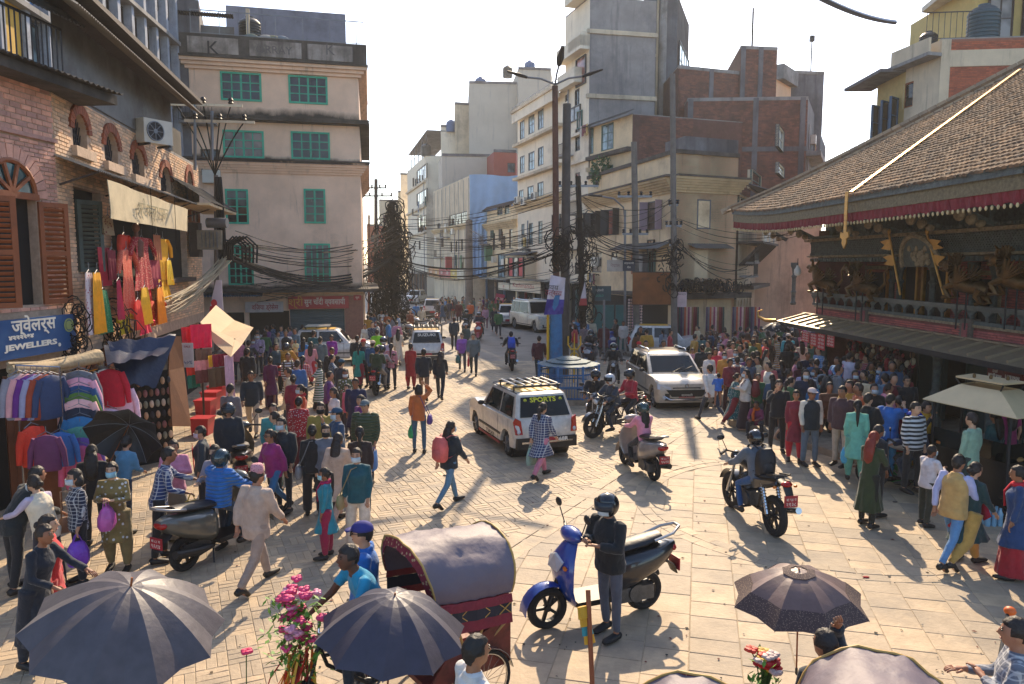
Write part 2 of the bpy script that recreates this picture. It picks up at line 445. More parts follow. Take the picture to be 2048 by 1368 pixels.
def window(w_,h,parent,frame,pane,cols=2,rows=3,bar_=0.05,outer=0.07,dep=0.12,casement=1,grill=None,label=None,name='window'):
 """frame with glazing bars (part) and its pane (sub-part); frames of one size share their mesh"""
 u0,u1,z0,z1=h[:4];W_,H_=round(u1-u0,2),round(z1-z0,2)
 key=(W_,H_,frame.name,pane.name,cols,rows,casement,bar_,outer,bool(grill))
 if key not in WIN:
  mb=MB();o=outer
  mb.box(0,o,-.08,.03,0,H_).box(W_-o,W_,-.08,.03,0,H_).box(o,W_-o,-.08,.028,0,o).box(o,W_-o,-.08,.028,H_-o,H_)
  iw,ih=W_-2*o,H_-2*o
  for i in range(1,cols):
   x=o+iw*i/cols;t=bar_*(1.6 if casement>1 and i%max(1,cols//casement)==0 else 1)
   mb.box(x-t/2,x+t/2,-.05,.012,o,H_-o)
  for j in range(1,rows):
   z=o+ih*j/rows;mb.box(o,W_-o,-.045,.008,z-bar_*.4,z+bar_*.4)
  if grill:
   for k in range(1,6):mb.box(o,W_-o,.02,.028,o+ih*k*.09,o+ih*k*.09+.012)
  pm=MB();pm.add([(o*.6,-.02,o*.6),(W_-o*.6,-.02,o*.6),(W_-o*.6,-.02,H_-o*.6),(o*.6,-.02,H_-o*.6)],[(0,1,2,3)])
  WIN[key]=(mb.mesh(name,frame),pm.mesh('pane',pane))
 fm,pm=WIN[key]
 o=inst(name,fm,parent,w_.P(u0,z0,-dep),(0,0,w_.rz))
 p=bpy.data.objects.new('pane',pm);col.objects.link(p);p.parent=o
 if pane.name=='window glass' and rnd.random()<.4:
  c_=rnd.choice(['5a5048','6d6a66','3f4a52','7a5048']);p.material_slots[0].link='OBJECT';p.material_slots[0].material=glass('curtained glass '+c_,c_,.12)
 if label:o['label']=label
 return o
def block(name,label,cat,foot,z,wall_mat,roof_mat=None,z0=-0.03,front_open=True):
 """a building: Empty + shell (sides, back, roof). foot = polygon, first edge (0->1) is the front left to right and stays open"""
 c=sum((Vector((p[0],p[1],0))for p in foot),Vector())/len(foot)
 b=thing(name,(c.x,c.y,0),label,cat);n=len(foot);mb=MB()
 area=sum(foot[i][0]*foot[(i+1)%n][1]-foot[(i+1)%n][0]*foot[i][1]for i in range(n))
 for i in range(0 if not front_open else 1,n):
  a,d=foot[i],foot[(i+1)%n];f=(0,1,2,3)if area>0 else(3,2,1,0)
  mb.add([(a[0],a[1],z0),(d[0],d[1],z0),(d[0],d[1],z),(a[0],a[1],z)],[f])
 mb.build('outer_wall',wall_mat,b)
 mb=MB();mb.prism(foot,z,z+0.06);mb.build('roof',roof_mat or M_conc,b)
 return b
def ledge(w_,parent,mat_,u0,u1,z,h,d,name='cornice',steps=1,endcap=0.0):
 mb=MB()
 for k in range(steps):
  w_.box(mb,u0-endcap*(k+1)/steps,u1+endcap*(k+1)/steps,z+h*k/steps,z+h*(k+1)/steps-(0.0 if k==steps-1 else .002),-.1,d*(k+1)/steps)
 return mb.build(name,mat_,parent)
def railing(w_,parent,mat_,u0,u1,z0,z1,d,step=0.14,name='railing',bar_=0.02):
 mb=MB();k=u0
 w_.box(mb,u0,u1,z1-.04,z1,d-.02,d+.02);w_.box(mb,u0,u1,z0+.05,z0+.08,d-.012,d+.012)
 while k<=u1:w_.box(mb,k,k+bar_,z0,z1-.04,d-bar_/2,d+bar_/2);k+=step
 return mb.build(name,mat_,parent)
def ac_unit(P,rz,label,group=None,parent=None):
 t=thing('air_conditioner',P,label,'air conditioner',group,rz)
 L=lambda mb,n,m,p=None:(lambda o:o)(lbuild(mb,n,m,p or t))
 mb=MB();mb.box(-.42,.42,-.16,.16,0,.6);c=lbuild(mb,'casing',M_acw,t)
 mb=MB();mb.disc((-.1,-.175,.3),.25,(0,1,0),.03,24,.225);mb.disc((-.1,-.17,.3),.06,(0,1,0),.03,12)
 for k in range(8):a=k*math.pi/4;mb.bar((-.1,-.175,.3),(-.1+.23*math.cos(a),-.175,.3+.23*math.sin(a)),.012)
 lbuild(mb,'fan_grille',M_grey,t)
 mb=MB();mb.disc((-.1,-.163,.3),.225,(0,1,0),.006,24);lbuild(mb,'fan',M_dark,t)
 mb=MB()
 for sx in(-.3,.3):mb.box(sx-.02,sx+.02,-.2,.3,-.06,-.002)
 lbuild(mb,'bracket',M_dark,t)
 return t
def lbuild(mb,name,mats,parent,smooth=False,angle=40):
 """mesh in the parent's own frame"""
 o=bpy.data.objects.new(name,mb.mesh(name,mats,smooth,None,angle));col.objects.link(o);o.parent=parent
 ORG[o.name]=Vector();return o
def water_tank(P,s,label,mat_=None,group=None):
 t=thing('water_tank',P,label,'water tank',group);mb=MB();pr=[(.02,0),(.5,0)]
 for k in range(7):z=.08+k*.13;pr+=[(.5,z),(.53,z+.03),(.53,z+.08),(.5,z+.11)]
 pr+=[(.5,1.0),(.36,1.14),(.2,1.2),(.2,1.27),(.01,1.27)]
 mb.lathe([(r*s,z*s)for r,z in pr],n=20);lbuild(mb,'tank_body',mat_ or M_tank,t,True);return t
M_conc=mat('grey concrete','8d8a86',0.85,var=0.25,scale=1.2,bmp=0.3,dirt=0.35,dirtc='3c3a38',streak=0.4)
M_concd=mat('weathered dark concrete','6a6a6e',0.85,var=0.35,scale=0.9,bmp=0.3,dirt=0.5,dirtc='303238',streak=0.6)
M_pink=mat('faded pink lime plaster','ebc6a8',0.85,var=0.16,scale=0.8,bmp=0.25,dirt=0.22,dirtc='8a7464',streak=0.3)
M_mould=mat('black mouldy render','55504a',0.9,var=0.6,scale=1.3,bmp=0.4,dirt=0.7,dirtc='1e1c1a',streak=0.5)
M_white=mat('white painted render','e3d6bd',0.8,var=0.12,scale=0.7,bmp=0.15,dirt=0.15,dirtc='97897a',streak=0.3)
M_offw=mat('dirty white render','cdbb9e',0.85,var=0.2,scale=0.7,bmp=0.2,dirt=0.3,dirtc='746a5c',streak=0.45)
M_cream=mat('peeling cream plaster','e2caa2',0.85,var=0.2,scale=0.9,bmp=0.3,dirt=0.3,dirtc='7d5a44',streak=0.25)
M_salmon=mat('salmon plaster','e4ba94',0.85,var=0.14,scale=0.8,bmp=0.25,dirt=0.12,dirtc='8d6a52',streak=0.15)
M_grey=mat('grey metal','7d8084',0.5,0.6,var=0.15,bmp=0.05)
M_dark=mat('dark metal','24262a',0.55,0.3,var=0.2,bmp=0.05)
M_acw=mat('off white casing','c9c3b4',0.5,var=0.1,bmp=0.05,dirt=0.15,dirtc='8a7d68')
M_tank=mat('black plastic tank','1b2424',0.45,var=0.2,bmp=0.05)
M_teal=mat('green window paint','20a684',0.55,var=0.2,scale=4,bmp=0.2,dirt=0.1,dirtc='0f4c40')
M_teald=mat('faded dark green paint','38605a',0.6,var=0.25,scale=4,bmp=0.2)
M_glass=glass('window glass');M_glassb=glass('pale reflective glass','6a7f86',0.08)
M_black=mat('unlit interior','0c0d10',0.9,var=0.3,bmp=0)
M_wood=mat('dark old timber','3c3029',0.75,var=0.35,scale=3,bmp=0.4)
M_brown=mat('brown shutter wood','8a4a24',0.6,var=0.25,scale=3,bmp=0.3)
M_tin=mat('corrugated tin','6f6e6b',0.55,0.4,var=0.3,scale=1.5,bmp=0.2,dirt=0.4,dirtc='4c3526')
M_rust=mat('rusty sheet','86502a',0.8,0.2,var=0.35,scale=1.5,bmp=0.3,dirt=0.4,dirtc='4a2a18')
M_blueshut=mat('blue grey roller shutter','546c72',0.6,0.3,var=0.15,bmp=0.1)
# brickwork
def brick_mat(name,c,tint=0.28):return mat(name,c,0.85,var=0.22,scale=6,bmp=0.4,tint=tint,dirt=0.08,dirtc='5c4032')
def bricks(w_,parent,mat_,u0,u1,z0,z1,holes=(),bl=0.235,bh=0.075,gap=0.012,proud=0.016,n_obj=0,arches=(),key=None,taper=None):
 """real bricks proud of the recessed mortar; the n_obj largest in view are objects, the rest one part"""
 lst=[];z=z0;row=0
 while z+bh*0.5<z1:
  hh=min(bh,z1-z);u=u0-(bl/2 if row%2 else 0)
  while u<u1:
   a,b=max(u,u0),min(u+bl,u1)
   segs=[(a,b)]
   for h in holes:
    if z+hh>h[2]+.01 and z<h[3]-.01:
     ns=[]
     for p,q in segs:
      if q<=h[0]or p>=h[1]:ns.append((p,q));continue
      if p<h[0]:ns.append((p,h[0]))
      if q>h[1]:ns.append((h[1],q))
     segs=ns
   for p,q in segs:
    c=(p+q)/2
    if q-p>.05 and not any(((c-ac)**2+max(0,z+hh/2-az)**2)<ar**2 and abs(c-ac)<ar and z>ab for ac,az,ar,ab in arches):
     if taper and not taper(c,z+hh/2):continue
     lst.append((p,q,z,z+hh-gap))
   u+=bl
  z+=bh;row+=1
 def size(b):
  p=w_.P((b[0]+b[1])/2,b[2]);return-1/max(1,p.length)
 lst.sort(key=size);restm=MB()
 for i,(a,b,c,d)in enumerate(lst):
  mb=MB()if i<n_obj else restm
  mb.tint=rnd.random();pr=proud+rnd.uniform(-.005,.006);g_=gap/2
  P=[w_.P(a+g_,c,-.01),w_.P(b-g_,c,-.01),w_.P(b-g_,d,-.01),w_.P(a+g_,d,-.01)]
  e=.004;Q=[w_.P(a+g_+e,c+e,pr),w_.P(b-g_-e,c+e,pr),w_.P(b-g_-e,d-e,pr),w_.P(a+g_+e,d-e,pr)]
  mb.add(P+Q,[(4,5,6,7)]+[(k,(k+1)%4,4+(k+1)%4,4+k)for k in range(4)])
  if i<n_obj:mb.build('brick',mat_,parent)
 if restm.v:tag(restm.build('brickwork',mat_,parent),kind='stuff')
def arch_pts(uc,zc,r,n=10,rz_=None):return[(uc+r*math.cos(math.pi*(1-k/n)),zc+(rz_ or r)*math.sin(math.pi*(1-k/n)))for k in range(n+1)]
def arch_fill(w_,mb,uc,zc,r,ztop,d=0.0,n=10,rz_=None):
 """wall surface between the arch curve and the level ztop"""
 a=arch_pts(uc,zc,r,n,rz_)
 for k in range(n):mb.add([w_.P(*a[k],d),w_.P(*a[k+1],d),w_.P(a[k+1][0],ztop,d),w_.P(a[k][0],ztop,d)],[(0,1,2,3)])
 for k in range(n):mb.add([w_.P(*a[k],d),w_.P(*a[k+1],d),w_.P(*a[k+1],d-.2),w_.P(*a[k],d-.2)],[(3,2,1,0)])
def arch_ring(w_,parent,mat_,uc,zc,r,th=0.2,n=15,proud=0.03,rz_=None,name='brick',z_low=None):
 for k in range(n):
  mb=MB();mb.tint=rnd.random();P=[]
  for kk,sgn in((k+.06,1),(k+.94,1)):
   a=math.pi*(1-kk/n)
   for rr in(0,th):P.append((uc+(r+rr)*math.cos(a),zc+((rz_ or r)+rr)*math.sin(a)))
  q=[P[0],P[2],P[3],P[1]]
  mb.extr([w_.P(*x,-.01)for x in q],w_.n*(proud+.01));mb.build(name,mat_,parent)
  # brick shop house on the left (two bays, a bend between)
K0=Vector((-8.62,14.42,0))
d1=Vector((0.084,1,0)).normalized();d2=Vector((-0.189,1,0)).normalized()
WA=Wall(K0-d1*9.0,K0);WB=Wall(K0,K0+d2*12.3)
ZB=7.6
fa=[WA.A,WA.B,WB.B,WB.B+Vector((-6,1,0)),WA.A+Vector((-8,0,0))]
bh1=thing('brick_shop_house',(-9.5,15,0),'pink and yellow brick shop house with arched windows and louvred shutters above the clothes stalls','building')
M_mort=mat('brick mortar','b39a84',0.95,var=0.25,scale=6,bmp=0.3)
M_brkP=brick_mat('pink brick','d09c88');M_brkY=brick_mat('yellow washed brick','dcb896')
mb=MB()
for a,b in((fa[2],fa[3]),(fa[3],fa[4]),(fa[4],fa[0])):mb.add([a,b,b+Vector((0,0,ZB)),a+Vector((0,0,ZB))],[(0,1,2,3)])
mb.build('outer_wall',M_mort,bh1)
mb=MB();mb.prism([(p.x,p.y)for p in fa],ZB,ZB+.08);mb.build('roof',M_conc,bh1)
oA_w=WA.rect(-25,392,78,613)
oA_d=(WA.L-3.3,WA.L-0.4,0.0,2.5)
oB=[WB.rect(150,380,205,545),WB.rect(222,392,372,560)]
arcsB=[(159,263,26,34),(222,296,24,31),(276,325,22,28),(331,360,18,26),(378,372,11,30)]
aw=[]
for(ax_,ay_,hw,hh)in arcsB:
 u0,u1,z0,z1=WB.rect(ax_-hw*.55,ay_-hh,ax_+hw*.55,ay_+hh);aw.append(((u0+u1)/2,(u1-u0)/2,z0,z1))
shopB=[(0.3,5.4,0.0,2.45),(6.2,11.6,0.0,2.3)]
mb=MB()
WA.panel(mb,0,WA.L,-.03,ZB,[oA_w,oA_d]);WA_w=mb.build('wall',M_mort,bh1)
mb=MB();holes=[(u-r,u+r,z0,z1)for u,r,z0,z1 in aw]
WB.panel(mb,0,WB.L,-.03,ZB,oB[:2]+holes+shopB)
for u,r,z0,z1 in aw:arch_fill(WB,mb,u,z1-min(r*1.25,(z1-z0)*.5),r,z1,rz_=min(r*1.25,(z1-z0)*.5))
WB_w=mb.build('wall',M_mort,bh1)
fanu,fanr=(oA_w[0]+oA_w[1])/2,(oA_w[1]-oA_w[0])/2
bricks(WA,WA_w,M_brkP,WA.L-4.2,WA.L,3.45,6.55,[oA_w],n_obj=150,arches=[(fanu,oA_w[3],fanr+.22,oA_w[2])])
bricks(WA,WA_w,M_brkP,WA.L-4.2,WA.L,6.62,ZB,[],bl=.26,bh=0.1,n_obj=0)
bricks(WB,WB_w,M_brkY,0,WB.L,2.6,ZB,oB[:2]+holes,n_obj=140,arches=[(u,z1-min(r*1.25,(z1-z0)*.5),r+.2,z0)for u,r,z0,z1 in aw])
for u,r,z0,z1 in aw:
 zc=z1-min(r*1.25,(z1-z0)*.5)
 arch_ring(WB,WB_w,brick_mat('red arch brick','8e4a30'),u,zc,r,.2,13,.05,rz_=min(r*1.25,(z1-z0)*.5))
 mb=MB();WB.box(mb,u-r-.15,u+r+.15,z0-.2,z0,-.05,.12);mb.build('sill',M_brkY,WB_w)
 mb=MB();k=-r
 while k<r:mb.bar(WB.P(u+k,z0,-.13),WB.P(u+k+(z1-z0)*.45,z1,-.13),.02);mb.bar(WB.P(u+k,z0,-.14),WB.P(u+k-(z1-z0)*.45,z1,-.14),.02);k+=.11
 g_=mb.build('window_grille',mat('grille iron','2a2a30',.7),bh1)
 mb=MB();mb.add([WB.P(u-r,z0,-.19),WB.P(u+r,z0,-.19),WB.P(u+r,z1,-.19),WB.P(u-r,z1,-.19)],[(0,1,2,3)]);mb.build('pane',M_glass,g_)
ledge(WA,bh1,M_brkP,WA.L-4.2,WA.L+.02,6.55,.07,.07,'string_course')
arch_ring(WA,WA_w,M_brkP,fanu,oA_w[3],fanr+.02,.26,15,.04)
mb=MB()
for k in range(6):
 a=math.pi*k/5;mb.bar(WA.P(fanu,oA_w[3]+.05,.03),WA.P(fanu+fanr*.9*math.cos(a),oA_w[3]+.05+fanr*.9*math.sin(a),.03),.06)
pts=[WA.P(fanu+fanr*.94*math.cos(math.pi*k/12),oA_w[3]+.04+fanr*.94*math.sin(math.pi*k/12),.03)for k in range(13)]
mb.tube(pts,.05,6);WA.box(mb,fanu-fanr,fanu+fanr,oA_w[3]-.04,oA_w[3]+.07,0,.08)
fl=mb.build('fanlight',M_brown,bh1)
mb=MB();mb.add([WA.P(fanu,oA_w[3]+.04,.015)]+[WA.P(fanu+fanr*.93*math.cos(math.pi*k/12),oA_w[3]+.04+fanr*.93*math.sin(math.pi*k/12),.015)for k in range(13)],[(0,k,k+1)for k in range(1,13)])
mb.build('pane',glass('teal fan light glass','1b4a50'),fl)
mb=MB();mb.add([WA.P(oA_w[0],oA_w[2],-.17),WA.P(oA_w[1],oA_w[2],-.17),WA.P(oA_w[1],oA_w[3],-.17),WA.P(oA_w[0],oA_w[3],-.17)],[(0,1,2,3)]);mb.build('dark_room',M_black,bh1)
def shutter(w_,u,z0,z1,wid,ang,m_,parent,name='shutter',split=2):
 """louvred leaf hinged at u, opened by ang degrees from the wall"""
 M=Matrix.Translation(w_.P(u,z0,.02))@Matrix.Rotation(w_.rz-R(ang),4,'Z')
 T=lambda x,y,z:M@Vector((x,y,z));H_=z1-z0
 def bx(mb,x0,x1,y0,y1,a,b):mb.obox(T(x0,y0,a),T(x1,y0,a)-T(x0,y0,a),T(x0,y1,a)-T(x0,y0,a),Vector((0,0,b-a)))
 mb=MB();f=.09
 bx(mb,0,f,-.025,.025,0,H_);bx(mb,wid-f,wid,-.025,.025,0,H_)
 zs=[0,H_/2 if split==2 else H_,H_]
 for z in(0.0,H_-f)+((H_/2-f/2,)if split==2 else()):bx(mb,f,wid-f,-.024,.024,z,z+f)
 o=mb.build(name,m_,parent)
 secs=[(f,H_/2-f/2),(H_/2+f/2,H_-f)]if split==2 else[(f,H_-f)]
 sm=MB();bx2=lambda m2:m2
 for s0,s1 in secs:
  n=max(3,int((s1-s0)/.085))
  for k in range(n):
   z=s0+(s1-s0)*(k+.5)/n;s2=MB()
   a=T(f,-.02,z+.02);s2.obox(a,T(wid-f,-.02,z+.02)-a,T(f,.02,z-.03)-a,Vector((0,0,.012)));s2.build('slat',m_,o)
 return o
zs0,zs1=oA_w[2],oA_w[3]
shutter(WA,oA_w[1]+.02,zs0,zs1-.05,.62,12,M_brown,bh1)
shutter(WA,oA_w[0]-.30,zs0,zs1-.05,.62,40,M_brown,bh1)
M_gs=mat('grey green shutter paint','4b5650',.75,var=.3,scale=3,bmp=.3)
for h in oB[:2]:
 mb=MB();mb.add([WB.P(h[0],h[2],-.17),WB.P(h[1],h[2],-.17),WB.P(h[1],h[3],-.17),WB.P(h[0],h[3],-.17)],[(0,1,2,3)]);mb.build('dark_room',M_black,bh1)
u0,u1,z0,z1=WB.rect(154,405,206,543)
shutter(WB,u0,z0,z1,.62,28,M_gs,bh1,split=1)
mb=MB();WB.box(mb,oB[1][0]-.08,oB[1][1]+.08,oB[1][2]-.12,oB[1][2],-.1,.25);mb.build('sill',M_wood,bh1)
def tin(w_,parent,u0,u1,z_in,d_out,z_out,m_=None,name='awning',step=0.11,sag=.0,z_in2=None,z_out2=None):
 mb=MB();n=int((u1-u0)/step*2);P=[]
 for j in range(2):
  rowp=[]
  for i in range(n+1):
   u=u0+(u1-u0)*i/n;f=i/n;a=z_in+((z_in2 if z_in2 is not None else z_in)-z_in)*f;b=z_out+((z_out2 if z_out2 is not None else z_out)-z_out)*f
   rowp.append(w_.P(u,(a if j==0 else b)+(.02 if i%2 else-.02),.01 if j==0 else d_out))
  P.append(rowp)
 mb.sheet(P,.008);return mb.build(name,m_ or M_tin,parent)
za=WB.uz(148,322)[1];ua1=WB.uz(372,398)[0]
tin(WB,bh1,-.05,ua1,za,.75,za-.28)
for k in range(5):
 mb=MB();u=.1+(ua1-.2)*k/4;mb.bar(WB.P(u,za-.55,.02),WB.P(u,za-.3,.72),.035);mb.build('awning_bracket',M_wood,bh1)
mb=MB();n=120;P=[[WB.P(.15+(8.6)*i/n,z,.02+(.03 if i%2 else 0))for i in range(n+1)]for z in(ZB+.05,9.2)]
mb.sheet(P,.01);mb.build('corrugated_wall',M_tin,bh1)
tin(WB,bh1,-1.2,8.9,9.35,.95,8.75,mat('eave tin','8a8172',.6,.2,var=.2,dirt=.2,dirtc='4c3526'),'eave')
mb=MB();WB.box(mb,-1.3,9,9.1,9.2,.0,.9);mb.build('soffit',M_wood,bh1)
wl=off(WA,0)
mb=MB();WA.box(mb,WA.L-4.5,WA.L+1.2,ZB-.12,ZB+.06,-.3,.55);mb.build('ledge',M_mould,bh1)
tin(WA,bh1,WA.L-4.5,WA.L+1.2,ZB+.2,.7,ZB+.08,M_mould,'ledge_tiles',.16)
railing(off(WA,-.1),bh1,M_dark,WA.L-4.2,WA.L+.1,ZB+.1,ZB+1.05,.3,.13)
mb=MB();WA.box(mb,WA.L-4,WA.L-.3,ZB+.1,ZB+1.1,-1.0,-.9);mb.build('parapet',M_offw,bh1)
tin(WA,bh1,WA.L-4.5,WA.L+.4,9.1,.5,8.75,M_mould,'eave')
tin(WB,bh1,8.4,13.0,6.9,1.15,6.15,M_mould,'lean_to')
mb=MB();WB.box(mb,8.4,13,6.05,6.12,.0,1.1);mb.build('lean_to_ceiling',M_cream,bh1)
for u in(7.6,9.2):
 mb=MB();WB.box(mb,u,u+1.3,7.6,8.5,-.4,-.1);mb.build('attic_wall',M_mould,bh1)
mb=MB();mb.box(-.5,-.5,0,0,0,0)if False else WB.box(mb,5.2,12.3,7.65,8.3,-1.2,-1.0);mb.build('attic_parapet',M_mould,bh1)
for(x0,y0,x1,y1)in((376,418,394,470),):
 h=WB.rect(x0,y0,x1,y1);window(WB,h,bh1,M_brown,M_glass,2,2,dep=-.03)
for w_,hs in((WA,[oA_d]),(WB,shopB)):
 for h in hs:
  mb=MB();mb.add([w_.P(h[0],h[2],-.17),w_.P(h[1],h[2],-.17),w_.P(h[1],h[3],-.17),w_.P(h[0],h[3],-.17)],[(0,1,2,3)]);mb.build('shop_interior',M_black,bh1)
ac_unit(WB.P(5.35,WB.uz(280,290)[1],.42),WB.rz-R(38)+R(0),'off white air conditioner box standing out from the yellow brick wall above the awning')
# tall blue and yellow block behind
WC=Wall((-13.9,19.5),(-15.7,35.5));
bl=block('blue_office_block','tall block with white fins, blue panels and a yellow bay behind the brick shop house','building',[tuple(WC.A.xy),tuple(WC.B.xy),(-26,36),(-26,19)],22,M_conc)
M_blue=mat('blue spandrel paint','2f74ad',.6,var=.2,scale=2,dirt=.1,dirtc='1d3f60');M_yel=mat('yellow brick paint','c99a2c',.75,var=.15,scale=3)
mb=MB();WC.panel(mb,0,WC.L,-.03,22);mb.build('wall',M_blue,bl)
fl_h=2.75;
for k in range(9):ledge(WC,bl,M_conc,0,WC.L,3.2+k*fl_h,.16,.55,'floor_slab')
nb=12
for i in range(nb+1):
 u=WC.L*i/nb
 mb=MB();WC.box(mb,u-.13,u+.13,0,22,-.05,.42);mb.build('fin',mat('bluish grey concrete','9aa0aa',.8,var=.2,dirt=.3,streak=.4,dirtc='4c5058'),bl)
for k in range(1,7):
 for i in range(nb):
  u0=WC.L*i/nb+.2;u1=WC.L*(i+1)/nb-.2
  if i==1:
   mb=MB();WC.box(mb,u0-.05,u1+.05,3.4+k*fl_h,3.2+(k+1)*fl_h-.01,0,.3);mb.build('yellow_panel',M_yel,bl)
  else:window(WC,(u0,u1,4.25+k*fl_h,5.85+k*fl_h),bl,M_dark,M_glassb if(i*k)%3 else M_glass,2,1,dep=-.06)
mb=MB();mb.prism([(-15.9,35.6),(-14.6,36.4),(-16.5,42),(-20,42)],0,16.5);mb.build('stair_tower',M_concd,bl)
# pink corner building with green windows
WD=Wall((-15.1,36.1),(-7.55,38.0))
pk=block('pink_corner_building','pink plastered corner building with green casement windows and mouldy parapet','building',[tuple(WD.A.xy),tuple(WD.B.xy),(-9.9,50.5),(-18,50)],13.6,M_pink)
ZD=[WD.uz(560,y)[1]for y in(135,247,325)]
green=[(441,145,523,202,4,3),(577,152,655,208,4,3),(446,261,528,316,4,3),(582,264,660,319,4,3),(451,378,497,448,2,4),(608,378,651,447,2,4),(456,489,507,570,4,5),(609,487,661,566,4,5)]
hd=[WD.rect(*g_[:4])for g_ in green]
shopD=[WD.rect(500,622,580,720),WD.rect(581,618,690,720),WD.rect(442,625,490,720)]
shopD=[(a,b,0.0,d)for a,b,c,d in shopD]
mb=MB();WD.panel(mb,0,WD.L,-.03,13.6,hd+shopD,.2);mb.build('wall',M_pink,pk)
for h,g_ in zip(hd,green):window(WD,h,pk,M_teal,M_glass,g_[4],g_[5],.055,.09,.03,2,grill=g_[5]==3)
zt=WD.uz(560,128)[1];z2=WD.uz(560,240)[1];z1_=WD.uz(560,322)[1];z0_=WD.uz(560,582)[1]
for z,h,d,st in((zt-.45,.45,.45,3),(z2-.12,.16,.55,1),(z1_-.6,.55,.5,5),(z0_-.05,.14,.9,1)):
 o=ledge(WD,pk,M_pink if st>1 else M_mould,0,WD.L,z,h,d,'cornice',st,.4)
 ws=Wall(WD.B,(-9.9,50.5));ledge(ws,pk,M_pink if st>1 else M_mould,0,ws.L,z,h,d*.9,'cornice',st,.0)
for z in(zt,z2,z1_-.05):
 mb=MB();WD.box(mb,-.5,WD.L+.45,z,z+.07,-.1,.58);mb.build('drip_edge',M_mould,pk)
t_=M_pink.node_tree;b_=t_.nodes['Principled BSDF'];src=b_.inputs['Base Color'].links[0].from_socket
sx_=t_.nodes.new('ShaderNodeSeparateXYZ');t_.links.new(coords(t_),sx_.inputs[0]);nz=node(t_,'ShaderNodeTexNoise',Scale=.55,Detail=8.0,Roughness=.7);t_.links.new(coords(t_,(1,1,.5)),nz.inputs['Vector'])
for zz_,up_ in((z2,.95),(z1_,.45),(z0_+.1,.55)):
 mr=t_.nodes.new('ShaderNodeMapRange');mr.inputs['From Min'].default_value=zz_+up_;mr.inputs['From Max'].default_value=zz_;mr.inputs['To Max'].default_value=1.0;t_.links.new(sx_.outputs[2],mr.inputs[0])
 gt=t_.nodes.new('ShaderNodeMath');gt.operation='GREATER_THAN';gt.inputs[1].default_value=zz_-.15;t_.links.new(sx_.outputs[2],gt.inputs[0])
 m1=t_.nodes.new('ShaderNodeMath');m1.operation='MULTIPLY';t_.links.new(mr.outputs[0],m1.inputs[0]);t_.links.new(gt.outputs[0],m1.inputs[1])
 m2=t_.nodes.new('ShaderNodeMath');m2.operation='MULTIPLY';t_.links.new(m1.outputs[0],m2.inputs[0]);t_.links.new(nz.outputs['Fac'],m2.inputs[1])
 src=mixc(t_,ramp(t_,m2.outputs[0],.22,.42),src,hexc('38322e'))
t_.links.new(src,b_.inputs['Base Color'])
zp=WD.uz(560,82)[1]
wp=off(WD,.35)
mb=MB();wp.box(mb,-.5,wp.L+.4,zt+.07,zp,-.25,0);mb.build('parapet',M_mould,pk)
for x0,x1 in((375,477),(499,603),(615,705)):
 u0=wp.uz(x0,100)[0];u1=wp.uz(x1,105)[0]
 mb=MB();wp.box(mb,u0,u1,zt+.2,zp-.14,-.02,.03);mb.build('parapet_panel',mat('stained parapet render','a59a90',.9,var=.4,scale=1.5,dirt=.5,dirtc='33302c',streak=.6),pk)
M_ink=mat('black lettering paint','1a1a1c',.7,bmp=0,var=.1)
for s_,x,sz in(('K',425,.85),('K',660,.7),('ORRAY',548,.5)):
 u,z=wp.uz(x,97 if x<500 else 101);text_mesh(s_,sz,wp.M(u,z,.036),M_ink if x==425 else mat('faded lettering','5f5a58',.8),'lettering',pk)
mb=MB();Wp=Wall((-12.6,40.2),(-8.7,41.2));mb.prism([(-14.6,39.8),(-8.8,41.2),(-10.2,47),(-15.5,46)],13.7,17.4);mb.build('penthouse',mat('blue grey cement','7c7f8c',.85,var=.25,scale=.8,dirt=.2,streak=.3,dirtc='4c4d58'),pk)
mb=MB();mb.prism([(-8.7,41.6),(-7.9,41.8),(-8.6,46),(-9.8,46)],13.7,15.6);mb.build('stair_head',M_salmon,pk)
railing(wp,pk,M_grey,.2,wp.L+.3,zp,zp+1.1,-.1,1.25,'roof_railing',.035)
mb=MB();wp.box(mb,.3,2.0,zp-.2,zp+.75,-1.4,-1.3);mb.build('roof_shed',M_tin,pk)
tin(wp,pk,-.3,2.1,zp+.95,-.3,zp+.85,M_dark,'shed_roof')
water_tank(wp.P(2.7,zp+.1,-1.6),1.0,'black water tank on the roof of the pink corner building',M_tank)
for i_,(x,c)in enumerate(((500,'6a7a6e'),(530,'b7aea0'),(545,'8d8a6c'),(562,'78848c'))):
 u=wp.uz(x,78)[0];mb=MB();mb.ell(wp.P(u,zp+.08,-.5),(.38,.25,.2),10,6)
 tag(mb.build('sack',mat('sack'+str(i_),c,.9),None,True),['dark green sack at the left of the row on the pink building parapet','pale grey sack second in the row on the parapet','olive sack third in the row on the parapet','blue grey sack at the right of the row on the parapet'][i_],'sack','sacks on the parapet')
mb=MB()
for u in(1.0,2.6,4.4,6.4):wp.box(mb,u,u+.16,zp,zp+1.5,-.9,-.75)if u==2.6 else None
mb.build('concrete_post',M_offw,pk)
for(x0,y0,x1,y1)in((447,372,541,470),(563,372,695,575),(447,480,541,585)):
 a=WD.rect(x0,y0,x1,y1);mb=MB()
 for q in((a[0],a[1],a[3]-.03,a[3]),(a[0],a[0]+.03,a[2],a[3]-.03),(a[1]-.03,a[1],a[2],a[3]-.03)):WD.box(mb,*q,-.01,.012)
 mb.build('plaster_moulding',M_pink,pk)
a=shopD[1];n=26
sh=sub('roller_shutter',WD.P(0,0)-ORG[pk.name],pk);ORG[sh.name]=WD.P(0,0)
